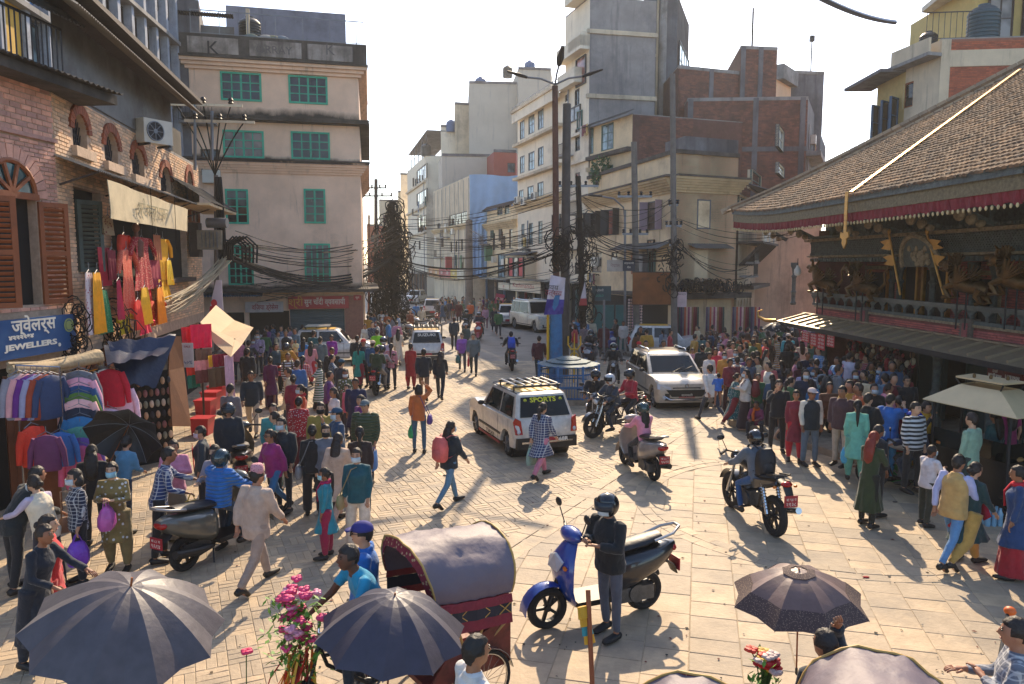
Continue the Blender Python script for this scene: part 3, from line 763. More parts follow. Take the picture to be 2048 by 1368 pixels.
for k in range(n):
 z=a[3]*k/n;mb=MB();dz=a[3]/n
 P=[WD.P(a[0],z,-.1),WD.P(a[0],z+dz*.5,-.065),WD.P(a[0],z+dz,-.1)]
 mb.extr([P[0],P[1],P[2]],WD.u*(a[1]-a[0]));mb.build('slat',M_blueshut,sh)
mb=MB();WD.box(mb,a[1]+.02,WD.L,0,2.7,.0,.06);mb.build('marble_cladding',mat('rust red stone cladding','8a5a4a',.6,var=.3,scale=8,bmp=.1),pk)
for q in(shopD[0],shopD[2]):
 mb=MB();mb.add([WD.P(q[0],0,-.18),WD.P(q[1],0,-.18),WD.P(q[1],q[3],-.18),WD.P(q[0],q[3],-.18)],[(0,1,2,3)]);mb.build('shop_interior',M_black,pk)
def signboard(w_,px,label,bg_,texts,parent=None,d=.1,th=.07,border=None,name='shop_sign',cat='sign',z_bias=0,group=None):
 u0,u1,z0,z1=w_.rect(*px);c=w_.P((u0+u1)/2,z0,d)
 t=thing(name,c,label,cat,group)
 mb=MB();w_.box(mb,u0,u1,z0,z1,d,d+th);mb.build('board',bg_,t)
 if border:
  mb=MB();b=.035
  w_.box(mb,u0,u1,z0,z0+b,d+th,d+th+.012);w_.box(mb,u0,u1,z1-b,z1,d+th,d+th+.012)
  w_.box(mb,u0,u0+b,z0+b,z1-b,d+th,d+th+.012);w_.box(mb,u1-b,u1,z0+b,z1-b,d+th,d+th+.012);mb.build('frame',border,t)
 for s_,fu,fz,size,m_,*ex in texts:
  W_,H_=u1-u0,z1-z0
  text_mesh(s_,size*H_,w_.M(u0+fu*W_,z0+fz*H_,d+th+.004),m_,'lettering',t,.006,bold=ex[1]if len(ex)>1 else 0,width=ex[0]*W_ if ex and ex[0]else None)
 return t
M_red=mat('red sign paint','a3121f',.5,var=.08,bmp=0);M_wh=mat('white lettering','d9d4c8',.5,var=.05,bmp=0);M_gold=mat('gold lettering','c79a35',.45,var=.1,bmp=0)
M_bluesign=mat('blue sign paint','1a4d80',.45,var=.12,bmp=0);M_creamsign=mat('cream sign panel','cdbfa4',.6,var=.1,bmp=0)
signboard(WD,(577,592,697,617),'red shop sign with white Devanagari letters over the roller shutter of the pink building',M_red,[('श्री',.12,.5,.85,M_gold),('सुन चाँदी व्यवसायी',.60,.52,.62,M_wh,.68,.004)],d=.12)
signboard(WD,(491,603,567,624),'pale shop sign with red Devanagari lettering beside the red sign',mat('pale sign','b9b2b0',.6,bmp=0),[('विजया ड्रेसेस',.52,.45,.62,mat('maroon lettering','8c1c30',.5,bmp=0),.7,.006)],d=.15)
signboard(WD,(707,590,722,600),'tiny red sign with white letters at the right end of the pink building',M_red,[('सुन',.5,.5,.6,M_wh)],d=.12)
tin(WD,pk,-.2,3.0,3.0,.95,2.75,mat('blue awning sheet','24607a',.6,var=.2),'awning')
tin(WD,pk,2.9,WD.L+.3,3.15,.8,3.0,M_mould,'awning')
# right side of the street
def facade_windows(w_,rects,parent,frame,pane,cols=2,rows=3,**k):
 hs=[w_.rect(*r)for r in rects]
 for h in hs:window(w_,h,parent,frame,pane,cols,rows,**k)
 return hs
def build_wall(w_,holes,z,mat_,parent,z0=-.03,dep=.18):
 mb=MB();w_.panel(mb,0,w_.L,z0,z,holes,dep);return mb.build('wall',mat_,parent)
M_brickd=mat('dark weathered brick','744c40',.9,var=.35,scale=2.5,bmp=.4,tint=.3,dirt=.3,dirtc='3a2a28')
M_brickr=mat('red brick','a55a40',.9,var=.2,scale=3,bmp=.4,tint=.25)
M_aluf=mat('dark window frame','2d3236',.5,.2,var=.1,bmp=0)
M_violet=mat('faded violet shutter','9a8590',.7,var=.15,scale=3)
# cream corner house
C1=Vector((8.35,39.0,0));e1=Vector((-0.269,1,0)).normalized();e2=Vector((2.14,1,0)).normalized()
WE=Wall(C1+e1*12.5,C1);WF=Wall(C1,C1+e2*4.1)
cm=block('cream_corner_house','peeling cream corner house with deep moulded cornice and dark shuttered windows','building',[tuple(WE.A.xy),tuple(WE.B.xy),tuple(WF.B.xy),(14.5,50),(8,53)],9.9,M_cream)
wE=[(1180,424,1202,474),(1216,418,1238,470),(1296,402,1324,460)];wE2=[(1183,505,1203,545),(1222,505,1238,530)]
wF=[(1394,399,1421,458)];wF2=[(1389,500,1416,556)]
hE=facade_windows(WE,wE,cm,M_aluf,M_glass,2,4,dep=.05);hE+=facade_windows(WE,wE2,cm,M_aluf,M_glass,2,3)
hF=facade_windows(WF,wF,cm,mat('slate blue frame','5a6068',.7),M_glass,2,5,dep=.06);hF+=facade_windows(WF,wF2,cm,M_white,M_glass,1,1)
zc=WF.uz(1400,357)[1];zl=WF.uz(1400,493)[1];za_=WF.uz(1400,592)[1]
shE=[(.3,WE.L-.5,0,za_-.2)];shF=[(.4,WF.L-.2,0,za_-.2)]
build_wall(WE,hE+shE,9.9,M_cream,cm,dep=.3);build_wall(WF,hF+shF,9.9,M_salmon,cm,dep=.3)
M_corn=mat('moulded cornice plaster','c4ac84',.85,var=.2,scale=1.5,dirt=.35,dirtc='7d6a50',streak=.3)
for w_ in(WE,WF):
 ledge(w_,cm,M_corn,0,w_.L,zc-.75,.75,.6,'cornice',6,.35 if w_ is WF else .0)
 ledge(w_,cm,M_mould,0,w_.L,zc+.0,.1,.66,'drip_edge',1,.3)
 ledge(w_,cm,M_mould,0,w_.L,9.9,.2,.12,'parapet_coping',1)
 for h in(shE if w_ is WE else shF):
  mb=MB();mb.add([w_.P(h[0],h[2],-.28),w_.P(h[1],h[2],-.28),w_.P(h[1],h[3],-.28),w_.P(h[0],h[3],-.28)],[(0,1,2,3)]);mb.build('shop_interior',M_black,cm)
mb=MB();mb.prism([(9.0,39.9),(12.2,41.3),(11.5,43),(8.4,42)],9.96,10.9);mb.build('roof_room',M_concd,cm)
for h in hE[:3]:
 for sgn in(0,1):
  mb=MB();u=h[0]if sgn==0 else h[1];mb.obox(WE.P(u,h[2],.02),(WE.u*(-.12 if sgn==0 else .12)+WE.n*.42),(WE.n*.03),Vector((0,0,h[3]-h[2])));mb.build('shutter',M_aluf if h is not hE[2]else M_violet,cm)
tin(WE,cm,5.6,WE.L-.2,zl+.25,.8,zl-.1,M_tin,'awning');tin(WF,cm,.9,3.4,zl+.15,.7,zl-.1,M_tin,'awning')
u_,z_=WF.uz(1400,590);ledge(WF,cm,M_mould,-.1,WF.L+.3,za_-.1,.28,1.0,'shop_canopy');ledge(WE,cm,M_mould,6,WE.L+.1,za_-.1,.2,.8,'shop_canopy')
mb=MB();WE.box(mb,7.3,8.4,zl-1.5,zl-.35,-.1,.05);mb.build('orange_blind',mat('orange blind','b0663c',.7,var=.2),cm)
mb=MB();WE.box(mb,8.7,9.7,zl-1.6,zl-.35,.0,.45);mb.build('meter_box',mat('grey meter box','6d6d70',.6,.2),cm)
ws_=[(4.2,M_concd),]
# carved house beside it, with balcony and arched shops
WG=Wall(WF.B+Vector((.15,.1,0)),(WF.B.x+3.2,WF.B.y+6.5))
cv=block('carved_balcony_house','dark house with slanting timber struts and a grey panelled balcony, an arcade below','building',[tuple(WG.A.xy),tuple(WG.B.xy),(20,49),(16,51)],8.0,M_offw)
hG=[WG.rect(1505,345,1523,382),WG.rect(1480,395,1492,440)]
hG=[h for h in hG if h[1]>h[0]]
ar=[(0.6+1.15*k,.48)for k in range(5)];arh=[(u-r,u+r,0,2.3)for u,r in ar]
for h in hG:window(WG,h,cv,M_teald,M_glass,1,2)
mb=MB();WG.panel(mb,0,WG.L,-.03,8.0,hG+arh,.3)
for u,r in ar:arch_fill(WG,mb,u,1.8,r,2.3,rz_=.5)
mb.build('wall',M_offw,cv)
for u,r in ar:
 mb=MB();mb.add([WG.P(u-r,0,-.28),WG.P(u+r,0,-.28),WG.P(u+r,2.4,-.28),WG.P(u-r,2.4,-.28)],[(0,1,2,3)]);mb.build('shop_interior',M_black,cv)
ledge(WG,cv,M_wood,-.1,WG.L,2.9,.2,.9,'shop_canopy')
zb=WG.uz(1520,490)[1]
mb=MB();WG.box(mb,-.1,WG.L+.2,zb-.12,zb,-.1,1.3);mb.build('balcony_floor',M_wood,cv)
for k in range(10):
 u=.3+k*.7
 mb=MB();mb.bar(WG.P(u,zb-1.3,.05),WG.P(u,zb-.12,1.2),.12);mb.build('strut',M_wood,cv)
 mb=MB();WG.box(mb,u-.3,u+.3,zb,zb+1.05,1.2,1.25);mb.build('balcony_panel',M_grey if k in(1,2,4,7)else M_offw,cv)
 if k%2==0:
  mb=MB();WG.box(mb,u-.05,u+.05,zb+1.05,zb+2.7,1.1,1.2);mb.build('balcony_post',M_wood,cv)
tin(WG,cv,-.2,WG.L+.2,zb+3.2,1.6,zb+2.65,M_concd,'balcony_roof')
# cream upper house with the sloping roof, behind the corner parapet
WH=Wall((5.3,52.0),(7.4,47.2));us=block('cream_upper_house','narrow cream house with sloping edge roof and green windows beside the bare brick wall','building',[tuple(WH.A.xy),tuple(WH.B.xy),(15,50),(14,56)],13.4,M_brickd)
hH=facade_windows(WH,[(1203,248,1227,300),(1178,257,1187,308),(1179,340,1187,378),(1204,332,1226,372)],us,M_teald,M_glassb,2,3,dep=.06)
build_wall(WH,hH,13.4,M_cream,us)
tin(WH,us,-.3,WH.L+.2,13.7,.6,13.4,M_mould,'eave')
z_=WH.uz(1210,315)[1];ledge(WH,us,M_mould,0,WH.L,z_,.25,.35,'ledge')
def brick_face(w_,parent,z0,z1,u0=0,u1=None,bl=.25,bh=.085):
 mb=MB();u1=u1 or w_.L;z=z0;r=0
 while z<z1:
  u=u0-(bl/2 if r%2 else 0)
  while u<u1:
   a,b=max(u,u0),min(u+bl,u1)
   if b-a>.05:
    mb.tint=rnd.random();pr=.02+rnd.uniform(-.006,.008)
    P=[w_.P(a+.006,z,0),w_.P(b-.006,z,0),w_.P(b-.006,z+bh-.012,0),w_.P(a+.006,z+bh-.012,0)]
    Q=[p+w_.n*pr for p in P];mb.add(P+Q,[(4,5,6,7)]+[(k,(k+1)%4,4+(k+1)%4,4+k)for k in range(4)])
   u+=bl
  z+=bh;r+=1
 tag(mb.build('brickwork',M_brickd,parent),kind='stuff')
WI=Wall((7.5,47.3),(11.4,48.3));brick_face(WI,us,8.0,13.3)
# brick blocks further back (bare, stepped)
def stepped(name,label,A,B,z,back,mat_,brick=True,z_from=0,posts=(),cat='building'):
 w_=Wall(A,B);b=block(name,label,cat,[tuple(w_.A.xy),tuple(w_.B.xy),tuple((w_.B+back).xy),tuple((w_.A+back).xy)],z,mat_)
 mb=MB();w_.panel(mb,0,w_.L,-.03,z);mb.build('wall',mat_,b)
 if brick:brick_face(w_,b,max(z_from,8),z-.15,bl=.3,bh=.11)
 for u in posts:
  mb=MB();w_.box(mb,u-.17,u+.17,6,z+.02,-.02,.07);mb.build('concrete_column',M_concd,b)
 ledge(w_,b,M_conc,0,w_.L,z-.15,.22,.06,'coping')
 return w_,b
V=Vector
wj,bj=stepped('brick_terrace_house','bare brick house stepping down behind the cream corner house, concrete columns showing',(11.5,50.5),(19.2,50.0),15.0,V((1,8,0)),M_brickd,posts=(.2,4.4,7.4))
ledge(wj,bj,M_concd,0,wj.L,11.6,.3,.08,'ring_beam')
wj2=Wall(wj.B,(21.8,55.5));
hj=[wj2.rect(1558,255,1569,300),wj2.rect(1558,330,1570,352)]
mb=MB();wj2.panel(mb,0,wj2.L,-.03,15.0,[h for h in hj if h[1]>h[0]]);mb.build('wall',M_concd,bj)
for h in hj:
 if h[1]>h[0]:window(wj2,h,bj,M_white,M_glassb,2,2)
for z in(8.2,11.3):ledge(wj2,bj,M_conc,0,wj2.L,z,.3,.9,'balcony_slab')
railing(wj2,bj,M_grey,0,wj2.L,11.6,12.6,.85,.3)
wk,bk=stepped('brick_roof_house','upper brick house with concrete columns and a small roof terrace above the terrace house',(15.9,54),(18.6,54.4),19.3,V((1,7,0)),M_brickd,posts=(.2,1.5))
wl_,bl_=stepped('old_brick_block','low dark brick block between the grey tower and the brick roof house',(11.3,52.5),(16.0,54.2),17.6,V((0,7,0)),M_brickd,posts=(2.6,))
hk=Wall(wk.B,(20.6,57));mb=MB();hk.panel(mb,0,hk.L,13,17.2);mb.build('wall',M_salmon,bk);ledge(hk,bk,M_conc,0,hk.L,17.2,1.0,.5,'balcony')
window(hk,(.4,1.6,15.1,16.8),bk,M_white,M_glass,2,2)
wm,bm=stepped('grey_water_room','plain grey rendered rooms on the skyline right of the brick houses',(19.6,57),(23.2,57.5),18.4,V((0,5,0)),M_concd,brick=False)
mb=MB();mb.tube([(22.0,57,18.4),(22.0,57,20.6)],.05);mb.box(21.85,22.15,56.85,57.15,20.5,20.9);mb.build('chimney_pipe',M_dark,bm)
mb=MB();mb.tube([(17.0,55,19.3),(17.0,55,22.2)],.07);mb.build('roof_pole',M_dark,bk)
# grey tower
WN=Wall((9.9,58.0),(12.4,58.4));gt=block('grey_tower','tall unplastered grey concrete tower with glazed right side','building',[tuple(WN.A.xy),tuple(WN.B.xy),(14.9,65.5),(10.5,65)],24.2,M_concd)
mb=MB();WN.panel(mb,0,WN.L,-.03,24.2);mb.build('wall',mat('dark stained cement','62656a',.85,var=.35,scale=.6,dirt=.5,dirtc='3c3f44',streak=.5),gt)
WN2=Wall(WN.B,(14.9,65.5));mb=MB();WN2.panel(mb,0,WN2.L,-.03,24.2);mb.build('wall',M_concd,gt)
for k in range(5):window(WN2,(.8,WN2.L-.3,6.6+k*3,9.2+k*3),gt,M_aluf,glass('green facade glass','7f9a90',.1),4,2,dep=-.06)
mb=MB();mb.tube([WN.P(1.3,6,.35),WN.P(1.3,24.6,.35)],.28,12);mb.build('downpipe',M_conc,gt)
mb=MB();WN.box(mb,.9,1.05,14,24.2,0,.08);WN.box(mb,0,.9,19.7,19.9,0,.07);mb.build('rib',M_offw,gt)
# white apartment block: street facade and stepped top
WW=Wall((0.49,66.7),(5.2,52.0));S=14.7
wb=thing('white_apartment_block',(4,60,0),'white apartment block with long balconies, rising in steps beside the grey tower','building')
fr1=WW.uz(1130,200)[0]
WW1=Wall(WW.A,WW.P(fr1,0));WW2=Wall(WW.P(fr1,0),WW.B)
z1=WW1.uz(1085,205)[1];z2=21.9
wl1=[(1040,242,1049,278),(1057,231,1069,267),(1076,220,1087,258),(1040,312,1049,346),(1057,304,1069,340),(1076,294,1087,331),(1038,380,1047,410),(1055,372,1067,404),(1075,364,1087,396),(1043,448,1049,492),(1058,446,1066,490),(1077,442,1085,488)]
h1=[WW.rect(*r)for r in wl1 if WW.uz(r[2],400)[0]<fr1]
wl2=[(1126,190,1136,204),(1149,178,1159,220),(1150,257,1160,302),(1150,345,1160,380),(1150,428,1160,472),(1121,345,1133,385),(1122,430,1132,476)]
h2=[WW2.rect(*r)for r in wl2]
mb=MB();WW1.panel(mb,0,WW1.L,-.03,z1,h1);mb.build('wall',M_white,wb)
mb=MB();WW2.panel(mb,0,WW2.L,-.03,z2,h2);mb.build('wall',M_white,wb)
for h in h1:window(WW1,h,wb,M_aluf,M_glassb,2,2,dep=.07)
for h in h2:window(WW2,h,wb,M_aluf,M_glass,2,2)
mb=MB();B_=WW.B;A_=WW.A
mb.prism([(A_.x,A_.y),(WW1.B.x,WW1.B.y),(WW1.B.x+6,WW1.B.y+3),(A_.x+6,A_.y+3)],z1-.1,z1);mb.build('roof',M_conc,wb)
mb=MB();f2=WW2.A;sd2=Wall(B_,(9.8,53.0));
sd2.panel(mb,0,sd2.L,-.03,z2);mb.build('outer_wall',mat('grey cement gable','8f8a86',.85,var=.25,scale=.7,dirt=.35,streak=.5,dirtc='55575d'),wb)
for z in(10.5,15.4,19.6):ledge(sd2,wb,M_offw,-.2,sd2.L+.1,z,.28,.12,'ring_beam')
mb=MB();bk_=[(f2.x,f2.y),(B_.x,B_.y),(9.8,53.0),(9.8,62)];mb.prism(bk_,z2,z2+.1);mb.build('roof',M_conc,wb)
mb=MB();mb.add([(9.8,53,0),(9.8,62,0),(9.8,62,z2),(9.8,53,z2)],[(0,1,2,3)]);mb.add([(9.8,62,0),(f2.x,f2.y,0),(f2.x,f2.y,z2),(9.8,62,z2)],[(0,1,2,3)]);mb.add([(f2.x,f2.y,0),(A_.x,A_.y,0),(A_.x+6,A_.y+3,0)],[(0,1,2)]);mb.build('outer_wall',M_white,wb)
for z,d in((WW1.uz(1060,282)[1]-.1,.5),(WW1.uz(1060,352)[1]-.1,.5),(WW1.uz(1060,214)[1]-.05,.7)):ledge(WW1,wb,M_offw,0,WW1.L,z,.22,d,'slab_edge')
zcl=WW1.uz(1060,415)[1];ledge(WW1,wb,M_corn,0,WW1.L,zcl-.2,.8,.45,'cornice',4)
wr=off(WW1,.55);mb=MB();wr.box(mb,0,wr.L,z1-.6,z1+.3,-.1,0);mb.build('parapet',M_white,wb);railing(wr,wb,M_grey,0,wr.L,z1+.3,z1+.75,-.05,1.0)
for y_,st,en in((118,1.0,1),(275,.4,1),(330,.4,1),(402,.4,1)):
 z=WW2.uz(1150,y_)[1];ledge(WW2,wb,M_white,0,WW2.L,z,.9 if y_==118 else .18,.7 if y_==118 else .25,'slab_edge')
z=WW2.uz(1150,20)[1]
for(u0,u1,za0,za1,d)in((0,3.2,z2-5.2,z2-4.2,.6),(2.2,WW2.L,z2-3.1,z2-2.2,.7),(WW2.L-2.6,WW2.L+.1,z2+.1,z2+1.6,.8)):
 mb=MB();WW2.box(mb,max(0,u0),min(u1,WW2.L+.1),za0,za1,-1.5 if d>.75 else 0,d);mb.build('balcony_parapet',M_white,wb)
window(WW2,(WW2.L-2.2,WW2.L-.5,z2-5.4,z2-3.5),wb,M_aluf,M_glass,1,1,dep=-.03);window(WW2,(.8,3.0,z2-7.6,z2-6.6),wb,M_aluf,M_glass,2,1,dep=-.03)
for x,y_ in((1045,396),(1058,398),(1080,388)):
 u,z=WW1.uz(x,y_+12);ac_unit(WW1.P(u,z,.45),WW1.rz,{1045:'small air conditioner on the white block, far one of three under the cornice windows',1058:'middle one of three air conditioners on the white block facade',1080:'near one of three air conditioners on the white block facade'}[x],'air conditioners on the white block')
 # low cream house, blue tarpaulin house and the row behind
WO=Wall((-2.55,76.0),(0.45,66.9));lo=block('low_cream_house','low cream house with heavy cornice between the white block and the blue tarpaulin','building',[tuple(WO.A.xy),tuple(WO.B.xy),(7,69),(4,78)],9.4,M_cream)
hO=facade_windows(WO,[(985,466,990,500),(1001,463,1006,500),(1018,458,1025,497)],lo,M_aluf,M_glass,1,3)+facade_windows(WO,[(994,408,1005,430),(1009,405,1019,428)],lo,M_teald,M_glass,2,2)+facade_windows(WO,[(995,508,1016,556)],lo,M_aluf,M_glassb,3,3)
build_wall(WO,hO,9.4,M_cream,lo);z=WO.uz(1000,448)[1];ledge(WO,lo,M_corn,0,WO.L,z-.5,.7,.5,'cornice',4)
tin(WO,lo,-.1,WO.L,9.9,.5,9.5,M_wood,'eave')
WQ=Wall((-9.6,93.0),(-4.2,76.1));zt_=WQ.uz(937,352)[1]
tp=block('tarpaulin_house','grey house whose near gable is draped in a large blue tarpaulin','building',[tuple(WQ.A.xy),tuple(WQ.B.xy),(3.0,78.2),(0,95)],zt_,M_offw)
hQ=facade_windows(WQ,[(898,426,934,450),(901,483,904,505),(911,482,914,504),(922,478,926,502),(901,525,904,553),(911,525,914,553),(922,524,926,553)],tp,M_aluf,M_glass,3,1)
build_wall(WQ,hQ,zt_,M_offw,tp);z=WQ.uz(915,460)[1];ledge(WQ,tp,M_corn,0,WQ.L,z,.5,.4,'cornice',3)
for k in range(9):
 u=.5+k*(WQ.L-1)/8;mb=MB();WQ.box(mb,u,u+.06,zt_-4.2,zt_-.2,0,.04);mb.build('panel_joint',M_grey,tp)
M_tarp=mat('blue tarpaulin','87acd0',.55,var=.15,scale=.6,bmp=.15)
tt=thing('blue_tarpaulin',(-2,75.6,0),'large pale blue tarpaulin hanging down the gable beside the low cream house','tarpaulin')
WT=Wall((-4.25,75.9),(3.0,76.6));Pq=[]
for i in range(26):
 z=zt_-i*(zt_-3.0)/25;rowp=[]
 wid=1 if i<7 else 1-.62*min(1,(i-7)/5);wid=max(wid,.33)
 for j in range(33):
  u=(WT.L*wid)*j/32;f=math.sin(j*1.35+i*.12)*.10*(.4+i/25)+math.sin(j*.6+1)*.12
  rowp.append(WT.P(u,z+math.sin(j*.3)*.08,.25+f))
 Pq.append(rowp)
mb=MB();mb.sheet(Pq,.02);mb.build('sheet',M_tarp,tt,True,60)
WR=Wall((-16.2,118.0),(-11.3,100.0));zr=WR.uz(855,308)[1]
pr_=block('white_corner_block','white block with strip windows and a blue shaded roof terrace down the street','building',[tuple(WR.A.xy),tuple(WR.B.xy),(-4,102),(-6,120)],zr,M_white)
hR=facade_windows(WR,[(833,334,853,362),(833,382,853,408),(835,432,853,463)],pr_,M_aluf,M_glass,4,1)
build_wall(WR,hR,zr,M_white,pr_)
for y_ in(372,420,470):z=WR.uz(840,y_)[1];ledge(WR,pr_,M_offw,0,WR.L,z,.25,.3,'ledge')
mb=MB();mb.obox((-16,118,zr+2.6),V((4.9,-18,.6)),V((4,1,0)),V((0,0,.12)));mb.build('terrace_roof',M_concd,pr_)
railing(WR,pr_,M_grey,0,WR.L,zr,zr+1.2,-.1,.8);
for k in range(6):
 u=k*WR.L/5;mb=MB();WR.box(mb,u,u+.12,zr,zr+2.7,-.2,-.08);mb.build('terrace_post',M_dark,pr_)
def slabb(name,label,x0,x1,ytop,Y,deep,mat_,h=None,wins=(),roof=None):
 """frontal facade between two picture columns at depth Y"""
 A,B=aty(x0,527,Y),aty(x1,527,Y+.6);w_=Wall(A,B);z=w_.uz((x0+x1)/2,ytop)[1]
 b=block(name,label,'building',[tuple(w_.A.xy),tuple(w_.B.xy),(w_.B.x+1,w_.B.y+deep),(w_.A.x-1,w_.A.y+deep)],z,mat_)
 hs=[w_.rect(*r)for r in wins]
 for q in hs:window(w_,q,b,M_aluf,M_glass,2,2)
 build_wall(w_,hs,z,mat_,b);ledge(w_,b,M_concd,0,w_.L,z,.3,.1,'coping');return w_,b,z
M_gw=mat('pale grey stained wall','b8ae9e',.85,var=.12,scale=.3,dirt=.15,streak=.35,dirtc='77777a')
w1_,b1_,z_=slabb('grey_gable_block','tall pale grey blank gable streaked with rain stains',940,1044,168,97,14,M_gw)
slabb('roof_room_block','grey tower room with a yellow railing on the skyline left of the street lamp',1036,1100,140,96,10,M_gw)
slabb('stepped_grey_block','grey block one step lower, left of the blank gable',912,941,210,99,12,M_offw)
slabb('glazed_roof_house','pale house with a panelled attic room on its roof',884,940,255,100.5,12,M_white,wins=[(905,237,938,256)]if False else())
slabb('red_roof_room','small red rendered room with a white window above the tarpaulin',988,1032,305,84,5,mat('red render','98463a',.8,var=.1),wins=[(1015,326,1030,345)])
slabb('long_grey_wall','long low grey parapet building between the stair and the red room',886,990,313,88,6,M_gw)
slabb('far_cream_row','hazy cream house front at the far end of the street',798,822,385,128,20,M_cream,wins=[(802,430,808,445),(812,430,818,445),(802,470,808,486),(812,470,818,486)])
slabb('far_grey_house','hazy grey house with balconies in the far left of the street',760,800,402,140,20,M_offw,wins=[(766,430,774,446),(782,430,790,446),(766,466,774,482),(782,466,790,482)])
slabb('far_brick_house','small brown house closing the far end of the street',735,765,452,120,20,M_brickr,wins=[(742,470,748,484),(752,470,758,484)])
slabb('far_white_balcony_house','white house with projecting balcony beside the white corner block',803,822,350,121,10,M_white)
# top right brick house behind the temple roof
WX=Wall((18.9,34.2),(30,33.0));WY=Wall((18.53,36.4),(18.9,34.2))
zt3=WX.uz(1860,80)[1];zf=WX.uz(1860,128)[1]
rb=block('brick_balcony_house','brick and concrete house with hanging balconies and open blue windows behind the temple roof','building',[tuple(WX.A.xy),tuple(WX.B.xy),(30,44),(21.2,44)],zt3,M_brickr)
mb=MB();WX.panel(mb,0,WX.L,-.03,zt3);wx_=mb.build('wall',mat('brick mortar red','8d5a48',.9,var=.2,scale=4),rb)
M_brk3=brick_mat('orange red brick','ab5c42')
bricks(WX,wx_,M_brk3,.4,4.9,zf+.55,zt3-.1,bl=.24,bh=.08,n_obj=0);bricks(WX,wx_,M_brk3,5.3,9,zf+.55,zt3-.1,n_obj=0);bricks(WX,wx_,M_brk3,.4,8,zf-3.4,zf-.15,n_obj=0)
for q in((0,.4,zf-5,zt3),(4.9,5.3,zf-5,zt3)):
 mb=MB();WX.box(mb,*q,-.02,.05);mb.build('concrete_column',M_offw,rb)
mb=MB();WX.box(mb,0,10,zf-.15,zf+.55,-.02,.04);mb.build('ring_beam',M_offw,rb)
hy=[WY.rect(1806,165,1826,215)];
mb=MB();WY.panel(mb,0,WY.L,-.03,zt3,hy);mb.build('wall',M_offw,rb);window(WY,hy[0],rb,M_brown,M_glass,1,1)
mb=MB();mb.prism([(18.5,38.4),(18.9,34.1),(18.2,33.9),(17.7,38.0)],zf+.3,zf+.45);mb.build('balcony_slab',M_conc,rb)
mb=MB();WY.box(mb,-.3,WY.L,zf+.45,zf+1.1,.5,.6);mb.build('balcony_parapet',M_offw,rb)
WZ=Wall((18.6,39.3),(18.53,36.4));mb=MB();WZ.panel(mb,0,WZ.L,-.03,zt3-.3);mb.build('wall',mat('yellow wall','c3a86c',.8,var=.15),rb)
for k,u in enumerate((.5,1.5,2.4)):
 o=window(WZ,(u,u+.75,zf-2.6,zf-.9),rb,mat('blue window paint','27506e',.6),M_glass,1,2,dep=-.05)
 o.rotation_euler[2]+=R(-50)
mb=MB();WZ.box(mb,-1.2,WZ.L,zf+.2,zf+.35,-.2,1.2);mb.build('roof_overhang',M_concd,rb)
mb=MB();mb.prism([(21.5,36.2),(30,35.4),(30,42),(21.5,42)],zt3+.06,zt3+3.0);mb.build('penthouse',mat('pale yellow wall','cdb26e',.8,var=.12),rb)
mb=MB();mb.prism([(20.3,34.9),(30,34.2),(30,43),(21.0,40)],zt3+3.0,zt3+3.25);mb.build('penthouse_roof',M_white,rb)
wpn=Wall((21.5,36.15),(30,35.35));window(wpn,(.5,1.6,zt3+.3,zt3+2.6),rb,M_wood,M_glass,2,2,dep=-.05);window(wpn,(2.0,3.6,zt3+.3,zt3+2.6),rb,M_wood,M_glass,3,2,dep=-.05)
wbr=Wall((23.6,35.3),(30,34.7));mb=MB();wbr.panel(mb,0,wbr.L,zt3,zt3+4.2);mb.build('brick_panel',M_brickd,rb)
railing(WX,rb,M_dark,-.5,1.4,zt3+.1,zt3+1.3,-.4,.25)
u,z=WX.uz(1981,72);water_tank(WX.P(u,zt3+.05,.1-.8),1.25,'dark teal water tank on the brick house roof at the upper right',mat('teal tank plastic','17414d',.4,bmp=.05))
water_tank((19.5,36.4,zt3+.05),.75,'small dark water tank behind the roof railing at the upper right')
def bush(P,r,label,n=160,c='4f6a2c',name='bush',cat='plant',h=1.0,stem=True,group=None):
 t=thing(name,P,label,cat,group);mf=mat('leaf '+c,c,.7,var=.35,scale=6,bmp=0)
 mb=MB()
 for i in range(n):
  a,b_=rnd.uniform(0,6.28),rnd.uniform(-1,1);rr=r*rnd.uniform(.35,1)**.6
  p=V((math.cos(a)*math.sqrt(1-b_*b_)*rr,math.sin(a)*math.sqrt(1-b_*b_)*rr,r*h+b_*rr*h))
  q=V((rnd.uniform(-1,1),rnd.uniform(-1,1),rnd.uniform(-1,1))).normalized()*r*.16;s_=q.cross(V((rnd.uniform(-1,1),rnd.uniform(-1,1),rnd.uniform(-.3,1)))).normalized()*r*.09
  mb.add([p-q,p+s_,p+q,p-s_],[(0,1,2,3)])
 tag(lbuild(mb,'foliage',mf,t),kind='stuff');mb=MB()
 for k in range(4):mb.tube([(0,0,0),(rnd.uniform(-.3,.3)*r,rnd.uniform(-.3,.3)*r,r*.6*h),(rnd.uniform(-.6,.6)*r,rnd.uniform(-.6,.6)*r,r*1.4*h)],[.03*r,.02*r,.008],5)
 lbuild(mb,'stem',M_wood,t);return t
p=WH.uz(1218,372);bush(WH.P(p[0],p[1]-.3,.55),.85,'leafy green bush on the ledge of the narrow cream house',420,'2f5a34',h=1.3)
for k,(x,y_)in enumerate(((1592,255),(1602,272),(1615,290),(1628,300))):bush(aty(x,y_+14,58),1.0-.15*k,['tallest sunlit bush on the skyline beside the brick terrace house','second sunlit bush on the skyline, below the tallest','third small bush on the skyline towards the temple roof','lowest thin bush on the skyline next to the temple roof'][k],200,'8f9a3c',h=1.2,group='bushes on the skyline')
